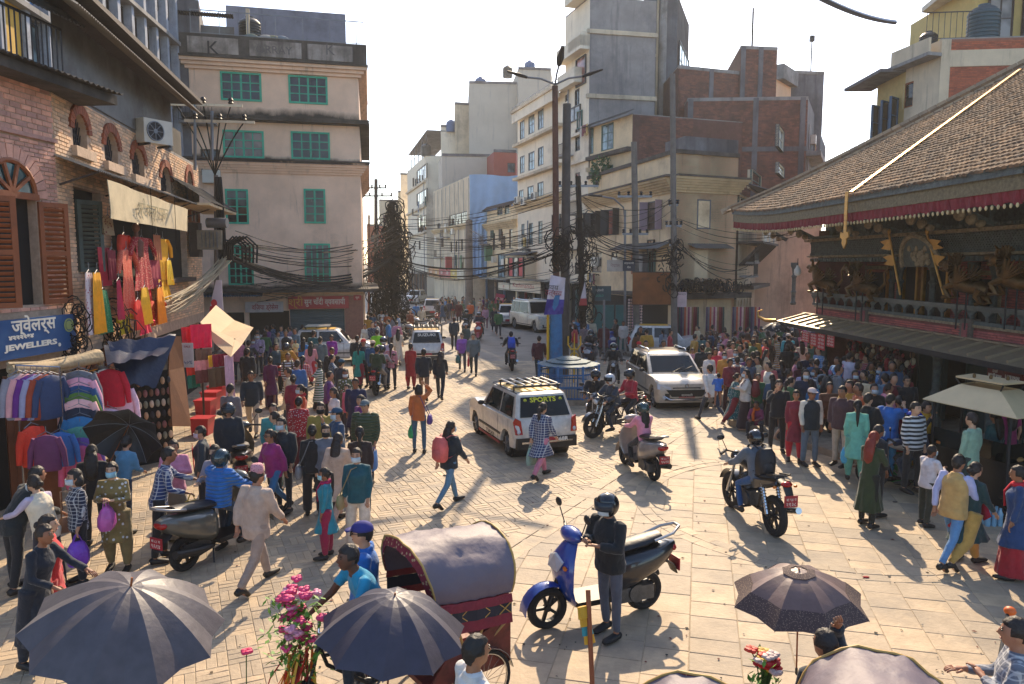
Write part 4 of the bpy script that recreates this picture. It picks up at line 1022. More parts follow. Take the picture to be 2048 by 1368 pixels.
def clutter(w_,b,z0,z1,n,seed):
 q=random.Random(seed)
 for k in range(n):
  u,z=q.uniform(.4,w_.L-.6),q.uniform(z0,z1);kd=q.choice('pbswlaw')
  if kd=='p':mb=MB();mb.tube([w_.P(u,z0-1.5,.1),w_.P(u,z1+.4,.1)],.05,6);mb.build('drainpipe',M_grey,b)
  elif kd=='b':
   mb=MB();w_.box(mb,u-.8,u+.8,z-.1,z,0,.8);mb.build('balcony_slab',M_conc,b);railing(w_,b,M_dark,u-.8,u+.8,z,z+.8,.75,.16,'balcony_railing')
  elif kd=='s':c=q.choice(['a83a3a','c0a050','2c5a84','bfb6a6','3a6a4c']);mb=MB();w_.box(mb,u-.25,u+.25,z-.9,z+.6,.2,.9 if q.random()<.5 else .3);mb.build('projecting_sign',mat('sign '+c,c,.6,bmp=0),b)
  elif kd=='l':
   for j in range(4):c=q.choice(['b8b0a4','7a3a44','3c5a7a','c0a060']);mb=MB();w_.box(mb,u+j*.35,u+j*.35+.28,z-.5-q.random()*.3,z,.3,.32);mb.build('laundry',mat('laundry '+c,c,.9),b)
  elif kd=='a':mb=MB();w_.box(mb,u,u+.8,z,z+.6,.02,.35);mb.build('air_conditioner_box',M_acw,b)
  else:window(w_,(u,u+.8,z,z+1.2),b,q.choice([M_aluf,M_wood,M_teald]),M_glass,2,2,dep=-.04)
clutter(WQ,tp,4,zt_-4.5,16,1);clutter(WR,pr_,4,zr-2,12,2);clutter(WO,lo,3.6,7,7,3);clutter(WW1,wb,4,7.5,10,4);clutter(WW2,wb,4,17,9,5);clutter(WE,cm,3.5,4.6,5,6);clutter(wj2,bj,4,13,7,7);clutter(WG,cv,3.6,4.4,3,8);clutter(Wall(WD.P(.1,0),WD.P(.9,0)),pk,4,12,3,11)
for x,y_,s_ in((850,300,1.3),(1015,140,1.2),(960,165,1.3),(1060,132,1.3),(900,250,1.2)):p=aty(x,y_,99);water_tank((p.x,p.y+1.5,p.z-.6),s_,'distant roof tank on the skyline '+{850:'above the white corner block',1015:'by the blank grey gable',960:'on the left of the grey gable top',1060:'on the yellow railed roof room',900:'over the panelled attic'}[x],M_tank if x%20 else mat('blue roof tank','2c5c8c',.5))
# temple on the right
tm=thing('temple',(10.7,17,0),'old brick temple with tiled hip roof, black carved timber front and red fringed eave','temple')
WT_=Wall((10.3,25.4),(11.05,7.2));TL=WT_.L
M_carve=mat('black carved timber','57605c',.6,var=.5,scale=9,bmp=1.0)
M_carve2=mat('worn carved timber','96866a',.65,var=.5,scale=12,bmp=1.0)
M_tbrick=brick_mat('temple red brick','b0605c');M_canopy=mat('bronze brown canopy sheet','a08f76',.5,.4,var=.15,scale=1.5,bmp=.1,dirt=.2,dirtc='5a4c3c')
M_brass=mat("aged brass","6e5432",.4,.75,var=.45,scale=7,bmp=.5,dirt=.3,dirtc='2a241c')
M_gilt=mat('gilded copper','c9994e',.4,.8,var=.25,scale=5,bmp=.3)
back=off(WT_,-1.7)
mb=MB();back.panel(mb,-.0,TL,0.13,8.0);mb.build('wall',mat('temple brick mortar','7a4a44',.9,var=.3,scale=4),tm)
we=Wall(WT_.P(0,0,-9),WT_.P(0,0,0));mb=MB();we.panel(mb,0,9,0,5.4);tw=mb.build('wall',mat('temple brick mortar','7a4a44'),tm)
bricks(back,tm,M_tbrick,0,9.5,2.7,4.35,[],bl=.22,bh=.07,n_obj=0)
mb=MB();WT_.box(mb,-.02,TL,2.5,2.62,-1.7,.0);mb.build('gallery_floor',M_carve,tm)
ff=Wall(WT_.A,WT_.B);piers=[WT_.uz(1731,640)[0],WT_.uz(1936,660)[0]]
mb=MB();WT_.panel(mb,0,TL,2.4,2.84,d=-.005);bw_=mb.build('gallery_parapet',mat('temple brick mortar','7a4a44'),tm)
bricks(WT_,bw_,M_tbrick,0,TL-5,2.45,2.80,[(p-.2,p+.2,0,9)for p in piers],bl=.2,bh=.055,gap=.008,n_obj=0)
mb=MB();WT_.box(mb,-.05,TL,2.84,2.90,-.14,.05);mb.build('coping',M_carve2,tm)
for p in piers:
 mb=MB();WT_.box(mb,p-.2,p+.2,2.4,3.02,-.16,.07);
 for k in range(8):WT_.box(mb,p-.22,p+.22,2.44+k*.07,2.47+k*.07,.0,.085)
 mb.build('carved_pier',mat('grey carved stone','6b6259',.8,var=.4,scale=10,bmp=.8),tm)
 mb=MB();WT_.box(mb,p-.09,p+.09,2.5,2.92,.06,.10);mb.build('niche',M_tbrick,tm)
mb=MB();WT_.box(mb,-.3,TL,3.28,3.34,-.08,.1);WT_.box(mb,-.25,TL,3.22,3.28,-.05,.05);mb.build('handrail',mat('worn handrail','5f6663',.4,.2,var=.3,scale=4),tm)
mb=MB();WT_.box(mb,-.25,TL,2.90,2.98,-.12,.02);mb.build('bottom_rail',M_carve,tm)
k=-.2
while k<13:
 mb=MB();mb.extr([WT_.P(k+x,z,-.03)for x,z in((.0,2.98),(.05,2.98),(.06,3.1),(.2,3.2),(.2,3.24),(-.15,3.24),(-.15,3.2),(-.01,3.1))],WT_.n*.05);mb.build('rail_bracket',M_carve,tm);k+=.55
for px in(1600,1668,1720,1800,1836,1905,1965,2010):
 u=back.uz(px,560)[0];c=back.P(u,0,.55 if px in(1836,1905)else .25)
 mb=MB();mb.lathe([(.1,2.62),(.13,2.7),(.08,2.78),(.09,3.1),(.12,3.15),(.08,3.22),(.08,3.7),(.12,3.78),(.07,3.86),(.1,4.1),(.15,4.2),(.15,4.34)],(c.x,c.y,0),10);mb.build('carved_column',M_carve,tm,True)
for(x0,y0,x1,y1)in((1815,520,1840,598),(1855,540,1900,604),(1745,545,1780,600),(1655,545,1680,590),(1960,560,2000,610)):
 a=back.rect(x0,y0,x1,y1);z0,z1=2.62,max(3.9,a[3])
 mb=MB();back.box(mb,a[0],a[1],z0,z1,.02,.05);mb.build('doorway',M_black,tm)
 for u in(a[0]-.1,a[1]):
  mb=MB();back.box(mb,u,u+.1,z0,z1+.1,.02,.14);mb.build('door_jamb',M_gilt if x0 in(1855,1815,1745)else M_carve2,tm)
 mb=MB();back.box(mb,a[0]-.2,a[1]+.2,z1+.1,z1+.22,.02,.18);mb.build('lintel',M_carve2,tm)
def carved_band(w_,z0,z1,d0,d1,name,mt,teeth=.16,t_=.05,U0=-.4):
 mb=MB();w_.box(mb,U0,TL,z0,z1,d0,d1);mb.build(name,mt,tm)
 mb=MB();u=U0
 while u<14:w_.box(mb,u,u+teeth*.55,z0+.01,z1-.01,d1,d1+t_);u+=teeth
 tag(mb.build(name+'_blocks',mt,tm),kind='stuff').name='carved_blocks'
carved_band(WT_,4.36,4.48,-1.7,.05,'cornice',M_carve);carved_band(WT_,4.5,4.56,-1.7,.16,'cornice',M_carve2,.3)
fr=off(WT_,.08)
mb=MB();fr.panel(mb,-.4,TL,4.56,5.02);mb.build('frieze',M_carve,tm)
mb=MB();u=-.4
while u<13:
 for sg in(1,-1):mb.bar(fr.P(u+(0 if sg>0 else .4),4.58,.02),fr.P(u+(.4 if sg>0 else 0),5.0,.02),.022,.03)
 u+=.1
tag(mb.build('lattice',M_carve,tm),kind='stuff')
carved_band(WT_,5.02,5.10,-.2,.28,'cornice',M_carve2,.4);carved_band(WT_,5.12,5.2,-.2,.2,'cornice',M_carve,.14)
lo_=off(WT_,-.35);mb=MB();lo_.panel(mb,-.3,TL,5.1,7.2);mb.build('loft_wall',M_carve,tm)
for k in range(14):
 mb=MB();lo_.box(mb,.3+k*1.1,.45+k*1.1,5.2,6.4,.0,.12);mb.build('loft_post',M_carve,tm)
ez=5.95
def eave_pt(u,d=0.0,dz=0.0):
 """u along the wall; the eave line lies 2.25 m out and lifts at the far corner"""
 lift=.26*max(0,1-max(0,u+2.1)/5)**2
 p=WT_.P(u,ez+lift+dz,2.25+d);return p
us_=[WT_.uz(px,470)[0]for px in(1590,1655,1740,1805,1900,1990)]
for k,px in enumerate((1585,1640,1745,1808,1900,2005)):
 u=WT_.uz(px,450)[0];a,b=WT_.P(u,5.15,.2),eave_pt(u,-.45,-.12)
 s_=sub('roof_strut',a-ORG[tm.name],tm);ORG[s_.name]=a
 mb=MB();mb.bar(a,b,.13,.1);mb.build('beam',M_carve,s_)
 d=(b-a);mb=MB()
 for t_,r_ in((.12,.10),(.25,.14),(.42,.17),(.56,.13),(.68,.12),(.8,.09)):
  p=a+d*t_+WT_.n*.1-V((0,0,.06));mb.ell(p,(.11,r_,r_*.95),8,6)
 for sg in(-1,1):
  for t_ in(.35,.55):mb.tube([a+d*t_,a+d*t_+WT_.u*sg*.22+WT_.n*.12,a+d*(t_+.14)+WT_.u*sg*.3],[.045,.035,.02],6)
 mb.build('carved_figure',M_carve2,s_,True)
sl=.62;Lr=TL;RU0=-2.15
def roof_pt(u,h,dz=0):
 p=eave_pt(u);lift=p.z-ez;return V((0,0,dz))+WT_.P(u,ez+sl*h+lift*max(0,1-h/3.5),2.25-h)
M_tile=mat('old clay roof tile','7b6148',.95,var=.4,scale=2.2,bmp=.3,tint=.45,dirt=.4,dirtc='463c30')
mb=MB();ns,nh=30,12;hm=11
for i in range(ns):
 for j in range(nh):
  h0,h1=hm*j/nh,hm*(j+1)/nh
  f=lambda i_,h_:RU0+h_+(Lr-(RU0+h_))*i_/ns
  mb.add([roof_pt(f(i,h0),h0,-.03),roof_pt(f(i+1,h0),h0,-.03),roof_pt(f(i+1,h1),h1,-.03),roof_pt(f(i,h1),h1,-.03)],[(0,1,2,3)])
mb.build('roof_boards',M_wood,tm)
mb=MB();tw_,th_=.15,.15;j=0;h=0.0
while h<10.6:
 u=RU0+h+(0 if j%2 else tw_/2)
 while u<Lr:
  if u<12.5+h*0.6:
   mb.tint=rnd.random();z=rnd.uniform(-.012,.018)if rnd.random()>.04 else .04;s_=rnd.uniform(-.01,.01)
   du=rnd.uniform(-.02,.02);a,b=roof_pt(u+du,h-.03+rnd.uniform(-.02,.02),.045+z),roof_pt(u+du+tw_*.9,h-.03+rnd.uniform(-.02,.02),.045-z);c,d=roof_pt(u+tw_*.9,h+th_,.012),roof_pt(u,h+th_,.012)
   e,f=a-V((0,0,.045)),b-V((0,0,.045));m1=(a+b)/2+V((0,0,.018));m2=(c+d)/2+V((0,0,.012))
   mb.add([a,m1,b,c,m2,d,e,f],[(0,1,4,5),(1,2,3,4),(6,7,2,1,0)])
  u+=tw_
 h+=th_;j+=1
tag(mb.build('roof_tiles_field',M_tile,tm),kind='stuff').name='roof_tile'
M_ridge=mat('pale ridge tile','a8937a',.85,var=.25,scale=5,bmp=.3,tint=.2)
for dv,wd,hh,mt in((0.0,.22,.22,M_tile),(-1.15,.16,.2,M_ridge),(.12,.1,.12,M_ridge)):
 for k in range(60):
  h0,h1=k*.18,(k+.93)*.18
  g0=max(0,-dv*(1-.0*h0));
  P0=roof_pt(RU0+h0-.0,h0,.02)+WT_.u*dv;P1=roof_pt(RU0+h1,h1,.02)+WT_.u*dv
  mb=MB();mb.tint=rnd.random();mb.bar(P0,P1,wd,hh);mb.build('ridge_tile',mt,tm)
mb=MB();P=[[roof_pt(RU0+h_,h_,.03)+WT_.u*dd-V((0,0,.0))for h_ in[k*.5 for k in range(23)]]for dd in(-1.15,0)]
mb.grid(P);mb.build('hip_strip',M_tile,tm)
M_fringe=mat('gilt fringe','7d7154',.6,.4,var=.4,scale=14,bmp=.8);M_val=mat('crimson valance','7c2029',.8,var=.25,scale=8,bmp=.3)
def eave_band(z0,z1,d,mt,name,n=60,wav=0,u1=12.5):
 mb=MB();P=[[],[]]
 for i in range(n+1):
  u=RU0+(u1-RU0)*i/n;w_=math.sin(i*2.4)*wav
  P[1].append(eave_pt(u,d+w_,z0+(.03*math.sin(i*1.3)if wav else 0)));P[0].append(eave_pt(u,d,z1))
 mb.sheet(P,.02);o=mb.build(name,mt,tm)
 mb=MB();Q=[[eave_pt(RU0,d,z1),eave_pt(RU0,d,z1)-WT_.n*2.5],[eave_pt(RU0,d,z0),eave_pt(RU0,d,z0)-WT_.n*2.5]];mb.sheet(Q,.02);mb.build(name,mt,tm)
eave_band(-.14,.02,.0,M_carve,'fascia');eave_band(-.40,-.12,-.04,M_fringe,'gilt_fringe',90);eave_band(-.62,-.36,-.06,M_val,'red_valance',160,.04)
mb=MB();u=RU0
while u<12.5:mb.ell(eave_pt(u,-.02,-.66),(.028,.028,.045),6,4);u+=.16
tag(mb.build('tassel',mat('white gold tassel','cdb98a',.6,bmp=0),tm),kind='stuff')
for k in range(26):
 u=RU0+.3+k*.58;mb=MB();mb.bar(eave_pt(u,-.12,-.06),WT_.P(u+.1,ez+sl*2.2-.16,-.2),.08,.1);mb.build('rafter',M_carve,tm)
cz0,cz1,cd=2.30,2.56,.95
def can(u,f,dz=0):return WT_.P(u,cz1+(cz0-cz1)*f+dz,.02+cd*f)
mb=MB();mb.sheet([[can(u,0)for u in(-.9,TL)],[can(u,1)for u in(-1.0,TL)]],.05);mb.build('canopy_sheet',M_canopy,tm)
mb=MB();WT_.box(mb,-1.0,TL,cz0-.12,cz0+.005,cd-.05,cd+.03);mb.build('gutter',M_dark,tm)
k=-.6
while k<13:mb=MB();mb.bar(can(k,.05,.03),can(k+.0,.9,.03),.06,.06);mb.build('canopy_rib',M_canopy,tm);k+=.62
mb=MB();WT_.box(mb,-.9,TL,2.56,2.6,-.02,.12);mb.build('canopy_flashing',M_canopy,tm)
tip=can(-1.0,1);mb=MB();mb.tube([tip,tip+V((-.3,.2,.0)),tip+V((-.5,.35,.12)),tip+V((-.5,.4,.3)),tip+V((-.35,.38,.36))],[.07,.06,.05,.035,.02],8);mb.build('curled_tip',M_gilt,tm,True)
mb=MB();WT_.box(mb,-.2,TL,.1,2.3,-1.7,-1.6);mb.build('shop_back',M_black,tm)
for k in range(8):
 c=WT_.P(.2+k*2.1,0,-.25);mb=MB();mb.lathe([(.16,.1),(.18,.3),(.1,.45),(.12,.9),(.15,1.0),(.1,1.1),(.11,1.9),(.17,2.0),(.2,2.3)],(c.x,c.y,0),10);mb.build('shop_column',M_carve,tm,True)
for k in range(4):
 u=4.6+k*2.1;mb=MB();WT_.box(mb,u,u+1.1,.2,1.9,-1.0,-.95);WT_.box(mb,u-.05,u,.1,2.0,-1.02,-.9);WT_.box(mb,u+1.1,u+1.15,.1,2.0,-1.02,-.9);mb.build('shop_door',mat('dark teal door','26413f',.6,var=.3),tm)
def winged_lion(u,z,s,rz,label,mane=False):
 t=thing('brass_lion',WT_.P(u,z,.25),label,'statue','brass lions along the temple gallery',rz)
 T=lambda x,y,z_:V((x*s,y*s,z_*s))
 mb=MB();mb.tube([T(-.55,0,.28),T(-.35,0,.33),T(-.1,0,.34),T(.12,0,.42),T(.24,0,.6),T(.32,0,.78)],[.1*s,.17*s,.15*s,.2*s,.17*s,.12*s],12)
 mb.ell(T(.42,0,.84),(.17*s,.13*s,.13*s),12,8);mb.tube([T(.48,0,.88),T(.62,0,.9),T(.68,0,.86)],[.09*s,.07*s,.05*s],8);mb.tube([T(.46,0,.78),T(.58,0,.74),T(.64,0,.75)],[.06*s,.05*s,.03*s],8)
 for sg in(-1,1):
  mb.tube([T(.38,.08*sg,.94),T(.34,.12*sg,1.06),T(.42,.12*sg,1.14)],[.05*s,.035*s,.01*s],6)
  mb.tube([T(-.45,.1*sg,.28),T(-.38,.14*sg,.14),T(-.5,.14*sg,.0),T(-.36,.14*sg,-.02)],[.13*s,.09*s,.06*s,.05*s],8)
  mb.tube([T(.18,.1*sg,.42),T(.42,.14*sg,.32),T(.3,.14*sg,.12),T(.46,.14*sg,.1)],[.1*s,.08*s,.06*s,.05*s],8)
 mb.tube([T(-.6,0,.32),T(-.78,0,.5),T(-.74,0,.78),T(-.9,0,.95),T(-.98,0,.86)],[.05*s,.04*s,.035*s,.05*s,.02*s],7)
 lbuild(mb,'body',M_brass,t,True)
 for sg in(-1,1):
  mb=MB();
  for k in range(6):a=R(20+k*14);mb.tube([T(.1,.17*sg,.46),T(.1-.45*math.cos(a),.24*sg,.46+.42*math.sin(a))],[.05*s,.015*s],6)
  lbuild(mb,'wing',M_brass,t,True)
 if mane:
  mb=MB();n=16
  for k in range(n):a=R(-40+260*k/n);mb.tube([T(.28,0,.8)+T(0,.1*math.sin(a),.1*math.cos(a)),T(.22,.34*math.sin(a),.8+.34*math.cos(a))],[.06*s,.02*s],6)
  lbuild(mb,'mane',M_brass,t,True)
 mb=MB();mb.tube([T(-.1,.08,.3),T(-.1,.08,-.62)],.02,6);mb.tube([T(.12,.08,.36),T(.12,.08,-.62)],.02,6);lbuild(mb,'prop',M_dark,t)
 return t
for k,(px,py,s,mane,lb)in enumerate(((1660,590,1.02,0,'bronze winged lion without mane at the far end of the temple gallery'),(1740,600,1.0,1,'dark winged lion with fanned mane left of the gilded pennants'),(1950,605,1.0,1,'brass winged lion with round mane right of the gilded pennants'),(2052,600,1.0,1,'brass lion whose head enters at the right edge of the gallery'))):
 u,z=WT_.uz(px,py);winged_lion(u,z,s,WT_.rz+math.pi+R(20),lb,mane)
def pennant(px,sgn,label):
 u0,z0=WT_.uz(px+(12 if px<1850 else 22),590);u1,z1=WT_.uz(px,468)
 a,b=WT_.P(u0,z0,.3),WT_.P(u1,z1,.45);t=thing('pennant',a,label,'pennant','gilded pennants on the temple')
 mb=MB();mb.tube([a,b],.028,8);mb.ell(b+V((0,0,.06)),(.05,.05,.08),8,6);mb.build('pole',M_gilt,t,True)
 d=(b-a)
 for f in(.78,.52):
  p=a+d*f;q=WT_.u*sgn;mb=MB();mb.extr([p,p+d*.13,p+d*.13+q*.16,p+d*.1+q*.5,p+d*.04+q*.3,p-d*.02+q*.52,p-d*.05+q*.1],WT_.n*.012);mb.build('flag',M_gilt,t)
pennant(1811,-1,'gilded double tailed pennant flying left, nearer the golden roof strip');pennant(1890,1,'gilded double tailed pennant flying right, beside the brass lion')
u,z=WT_.uz(1862,534);ty=thing('carved_tympanum',WT_.P(u,z,.2),'dark carved timber tympanum leaning out between the two gilded pennants','carving')
mb=MB();tl=[WT_.P(u+.85*math.cos(a),z+.78*math.sin(a),.15+.25*math.sin(a))for a in[math.pi*k/14 for k in range(15)]]
mb.extr(tl,WT_.n*.07);mb.build('panel',M_carve,ty)
mb=MB();mb.tube([p+WT_.n*.1 for p in tl],.06,6);mb.build('rim',M_carve2,ty,True)
mb=MB()
for k in range(26):
 a,r_=rnd.uniform(.3,2.8),rnd.uniform(.1,.6);mb.ell(WT_.P(u+r_*math.cos(a),z+r_*math.sin(a),.27+.2*math.sin(a)*r_),(.07,.07,.09),6,4)
tag(mb.build('carved_figures_relief',M_carve2,ty,True),kind='stuff').name='relief'
gs=thing('golden_roof_strip',eave_pt(6.5),'long golden metal strip running down the tiles and hanging below the red fringe','temple ornament')
ue=WT_.uz(1764,420)[0]
def px_on_roof(px,py):
 best=None
 for i in range(0,220):
  h=i*.05
  for u in(None,):
   lo__,hi__=-3.0,18.0
   for _ in range(24):
    m_=(lo__+hi__)/2;p=roof_pt(m_,h);d_=p.y*math.cos(TILT)-(p.z-CH)*math.sin(TILT)
    if 1024+FPX*p.x/d_<px:lo__=m_
    else:hi__=m_
   p=roof_pt(lo__,h);d_=p.y*math.cos(TILT)-(p.z-CH)*math.sin(TILT);q=684-FPX*(p.y*math.sin(TILT)+(p.z-CH)*math.cos(TILT))/d_
   e=abs(q-py)
   if best is None or e<best[0]:best=(e,lo__,h)
 return best[1],best[2]
uh=px_on_roof(2040,146);ue0=px_on_roof(1768,352)[0]
pts=[roof_pt(ue0+(uh[0]-ue0)*f,max(0,uh[1]*f),.1)for f in[k/12 for k in range(13)]]
for k in range(12):
 mb=MB();mb.bar(pts[k],pts[k+1]-(pts[k+1]-pts[k])*.02,.09,.03);mb.build('link_plate',M_gilt,gs)
e0=pts[0]+WT_.n*.1;zz=aty(1764,470,e0.y).z
for k in range(9):
 z1,z0=e0.z-(e0.z-zz)*k/9,e0.z-(e0.z-zz)*(k+.94)/9;mb=MB();mb.obox(V((e0.x,e0.y,z0))-WT_.u*.07,WT_.u*.14,WT_.n*.02,V((0,0,z1-z0)));mb.build('link_plate',M_gilt,gs)
mb=MB();mb.extr([V((e0.x,e0.y,zz))+WT_.u*a+V((0,0,b))for a,b in((-.07,.05),(-.2,.08),(-.22,-.05),(-.1,-.1),(-.12,-.2),(0,-.34),(.12,-.2),(.1,-.1),(.22,-.05),(.2,.08),(.07,.05))],WT_.n*.03);mb.build('leaf_pendant',M_gilt,gs)
M_bulb=mat('white lamp shade','c9c7be',.4,bmp=0,var=.05)
def bulb(p,s,label,group=None):
 t=thing('hanging_lamp',p,label,'lamp',group);mb=MB();mb.lathe([(.01*s,-.16*s),(.08*s,-.13*s),(.11*s,-.05*s),(.1*s,.05*s),(.05*s,.12*s),(.035*s,.18*s)],n=12);lbuild(mb,'shade',M_bulb,t,True)
 mb=MB();mb.tube([(0,0,.18*s),(0,0,.4*s)],.012*s,5);lbuild(mb,'cord',M_dark,t)
bulb(WT_.P(*WT_.uz(1845,402),1.4),1.2,'white lamp hanging under the temple eave right of the golden strip')
bulb(aty(1595,542,24),1.0,'white globe lamp beside the far end of the temple gallery')
M_poster=mat('red poster','bd2430',.6,bmp=0,var=.08)
for k,(x0,y0,x1,y1)in enumerate(((1604,663,1619,684),(1621,667,1634,692),(1635,668,1650,700),(1654,668,1669,694))):
 wq=off(WT_,cd-.05);a=wq.rect(x0,y0,x1,y1);t=thing('poster',wq.P(a[0],a[2]),['small red poster, first of four hanging from the temple canopy','second red poster with white lettering under the temple canopy','longest red poster with white lettering under the temple canopy','red poster nearest the shops, last of four under the canopy'][k],'poster','red posters under the canopy')
 mb=MB();wq.box(mb,a[0],a[1],a[2],a[3],0,.008);mb.build('sheet',M_poster,t)
 for j in range(4):text_mesh('यहाँ फोहर',(a[3]-a[2])*.2,wq.M((a[0]+a[1])/2,a[3]-(a[3]-a[2])*(.14+.23*j),.012),M_wh,'lettering',t,.003,width=(a[1]-a[0])*.8)
signboard(off(WT_,.4),(1990,736,2022,760),'maroon shop sign with white Devanagari letters beside the temple stall',mat('maroon sign','6d2a2c',.6,bmp=0),[('लस्सी पसल',.5,.35,.38,M_wh,.85,.004),('हाम्रो',.5,.75,.3,M_wh)])
signboard(off(WT_,.4),(2024,742,2060,765),'second maroon sign with white LASSI lettering at the right edge',mat('maroon sign','6d2a2c',.6,bmp=0),[('LASSI PASAL',.5,.4,.4,M_wh,.85,.004)])
def goods(name,label,u0,u1,z0,z1,n,cols,size=.09,w_=WT_,d=-.1):
 t=thing(name,w_.P((u0+u1)/2,z0,d),label,'hanging goods')
 ms=[mat('goods '+c,c,.7,var=.3,scale=9,bmp=0)for c in cols];mb=MB()
 for i in range(n):
  mb.cur=i%len(ms);p=w_.P(rnd.uniform(u0,u1),rnd.uniform(z0,z1),d+rnd.uniform(-.12,.12));s_=size*rnd.uniform(.6,1.3)
  mb.ell(p,(s_*.7,s_*.5,s_),7,5)
 tag(mb.build('pouch',ms,t,True),kind='stuff')
 for k in range(7):
  mb=MB();p=w_.P(u0+(u1-u0)*k/6,z0,d);mb.tube([p,p+V((0,0,z1-z0+.1))],.01,4);mb.build('string',M_dark,t)
goods('hanging_pouches','dense display of red and patterned pouches hanging in front of the temple shops',2.2,5.6,.8,2.15,330,['7a1f2a','a8323c','3a2a2c','c9b79a','5a2430','8a6a52','2a3a44'])
# people
def remesh(mb,voxel,smooth=3,wr=0.0,seed=0.0,name='m'):
 me=bpy.data.meshes.new('tmp');me.from_pydata(mb.v,[],mb.f);me.update()
 o=bpy.data.objects.new('tmp',me)
 m_=o.modifiers.new('r','REMESH');m_.mode='VOXEL';m_.voxel_size=voxel;m_.use_smooth_shade=True
 if smooth:s_=o.modifiers.new('s','SMOOTH');s_.iterations=smooth;s_.factor=.5
 out=evaluated(o);bpy.data.meshes.remove(me)
 if wr:
  nrm=[v.normal.copy()for v in out.vertices]
  for v,n_ in zip(out.vertices,nrm):
   c=v.co;k=noise.noise(V((c.x*7+seed,c.y*7,c.z*4.5)))+.6*noise.noise(V((c.x*16,c.y*16+seed,c.z*11)))
   v.co=c+n_*k*wr
 out.polygons.foreach_set('use_smooth',[True]*len(out.polygons));out.name=name
 return out
def mixmesh(me,mb,mats):
 """append the faces of mb (own material indices) to mesh me"""
 n=len(me.vertices);vs=[tuple(v.co)for v in me.vertices]+mb.v
 fs=[tuple(p.vertices)for p in me.polygons]+[tuple(n+i for i in f)for f in mb.f]
 mi=[0]*len(me.polygons)+mb.mi
 nn=bpy.data.meshes.new(me.name);nn.from_pydata(vs,[],fs)
 for m_ in mats:nn.materials.append(m_)
 nn.polygons.foreach_set('material_index',mi);nn.polygons.foreach_set('use_smooth',[True]*len(fs));nn.update()
 bpy.data.meshes.remove(me);return nn
POSES={'stand':dict(legs=((3,2,3),(-3,0,3)),arms=((3,9,12,5),(0,9,14,5)),lean=0),'stand2':dict(legs=((-2,0,6),(8,12,5)),arms=((8,14,25,10),(-4,10,16,5)),lean=2),'walk':dict(legs=((24,8,2),(-20,22,2)),arms=((-20,8,14,5),(22,8,25,5)),lean=4),'walk2':dict(legs=((-20,24,2),(24,6,2)),arms=((22,8,25,5),(-20,8,14,5)),lean=4),'stride':dict(legs=((34,10,2),(-30,30,2)),arms=((-28,10,14,5),(28,8,30,5)),lean=8),'phone':dict(legs=((2,2,4),(-4,4,4)),arms=((22,12,88,38),(25,12,92,38)),lean=5),'drink':dict(legs=((2,2,4),(-4,4,4)),arms=((5,10,20,8),(48,14,118,25)),lean=0),'wave':dict(legs=((3,2,3),(-3,0,3)),arms=((5,10,14,5),(120,25,100,30)),lean=0),'carry':dict(legs=((14,6,2),(-12,12,2)),arms=((6,14,20,5),(-6,14,10,3)),lean=2),'reach':dict(legs=((6,4,5),(-6,2,5)),arms=((55,14,30,8),(20,10,60,15)),lean=14),'point':dict(legs=((2,2,6),(-2,2,6)),arms=((75,30,15,0),(0,9,12,5)),lean=0),'hold':dict(legs=((2,2,4),(-4,4,4)),arms=((18,16,100,55),(20,10,70,25)),lean=-2),'ride':dict(legs=((66,88,12),(66,88,12)),arms=((52,18,32,-6),(52,18,32,-6)),lean=16,z=.80),'scoot':dict(legs=((62,78,7),(62,78,7)),arms=((48,14,38,-4),(48,14,38,-4)),lean=6,z=.80),'pillion':dict(legs=((60,86,16),(60,86,16)),arms=((32,10,60,20),(32,10,60,20)),lean=8,z=.86),'sit':dict(legs=((80,82,8),(80,82,8)),arms=((30,10,70,25),(28,10,66,25)),lean=8,z=.50),'low':dict(legs=((100,118,14),(100,118,14)),arms=((50,12,60,20),(46,12,60,20)),lean=20,z=.34),'pedal':dict(legs=((70,70,6),(35,50,6)),arms=((62,16,22,-4),(62,16,22,-4)),lean=30,z=1.0),'bend':dict(legs=((4,4,6),(-4,8,6)),arms=((40,12,50,20),(50,12,40,20)),lean=32),}
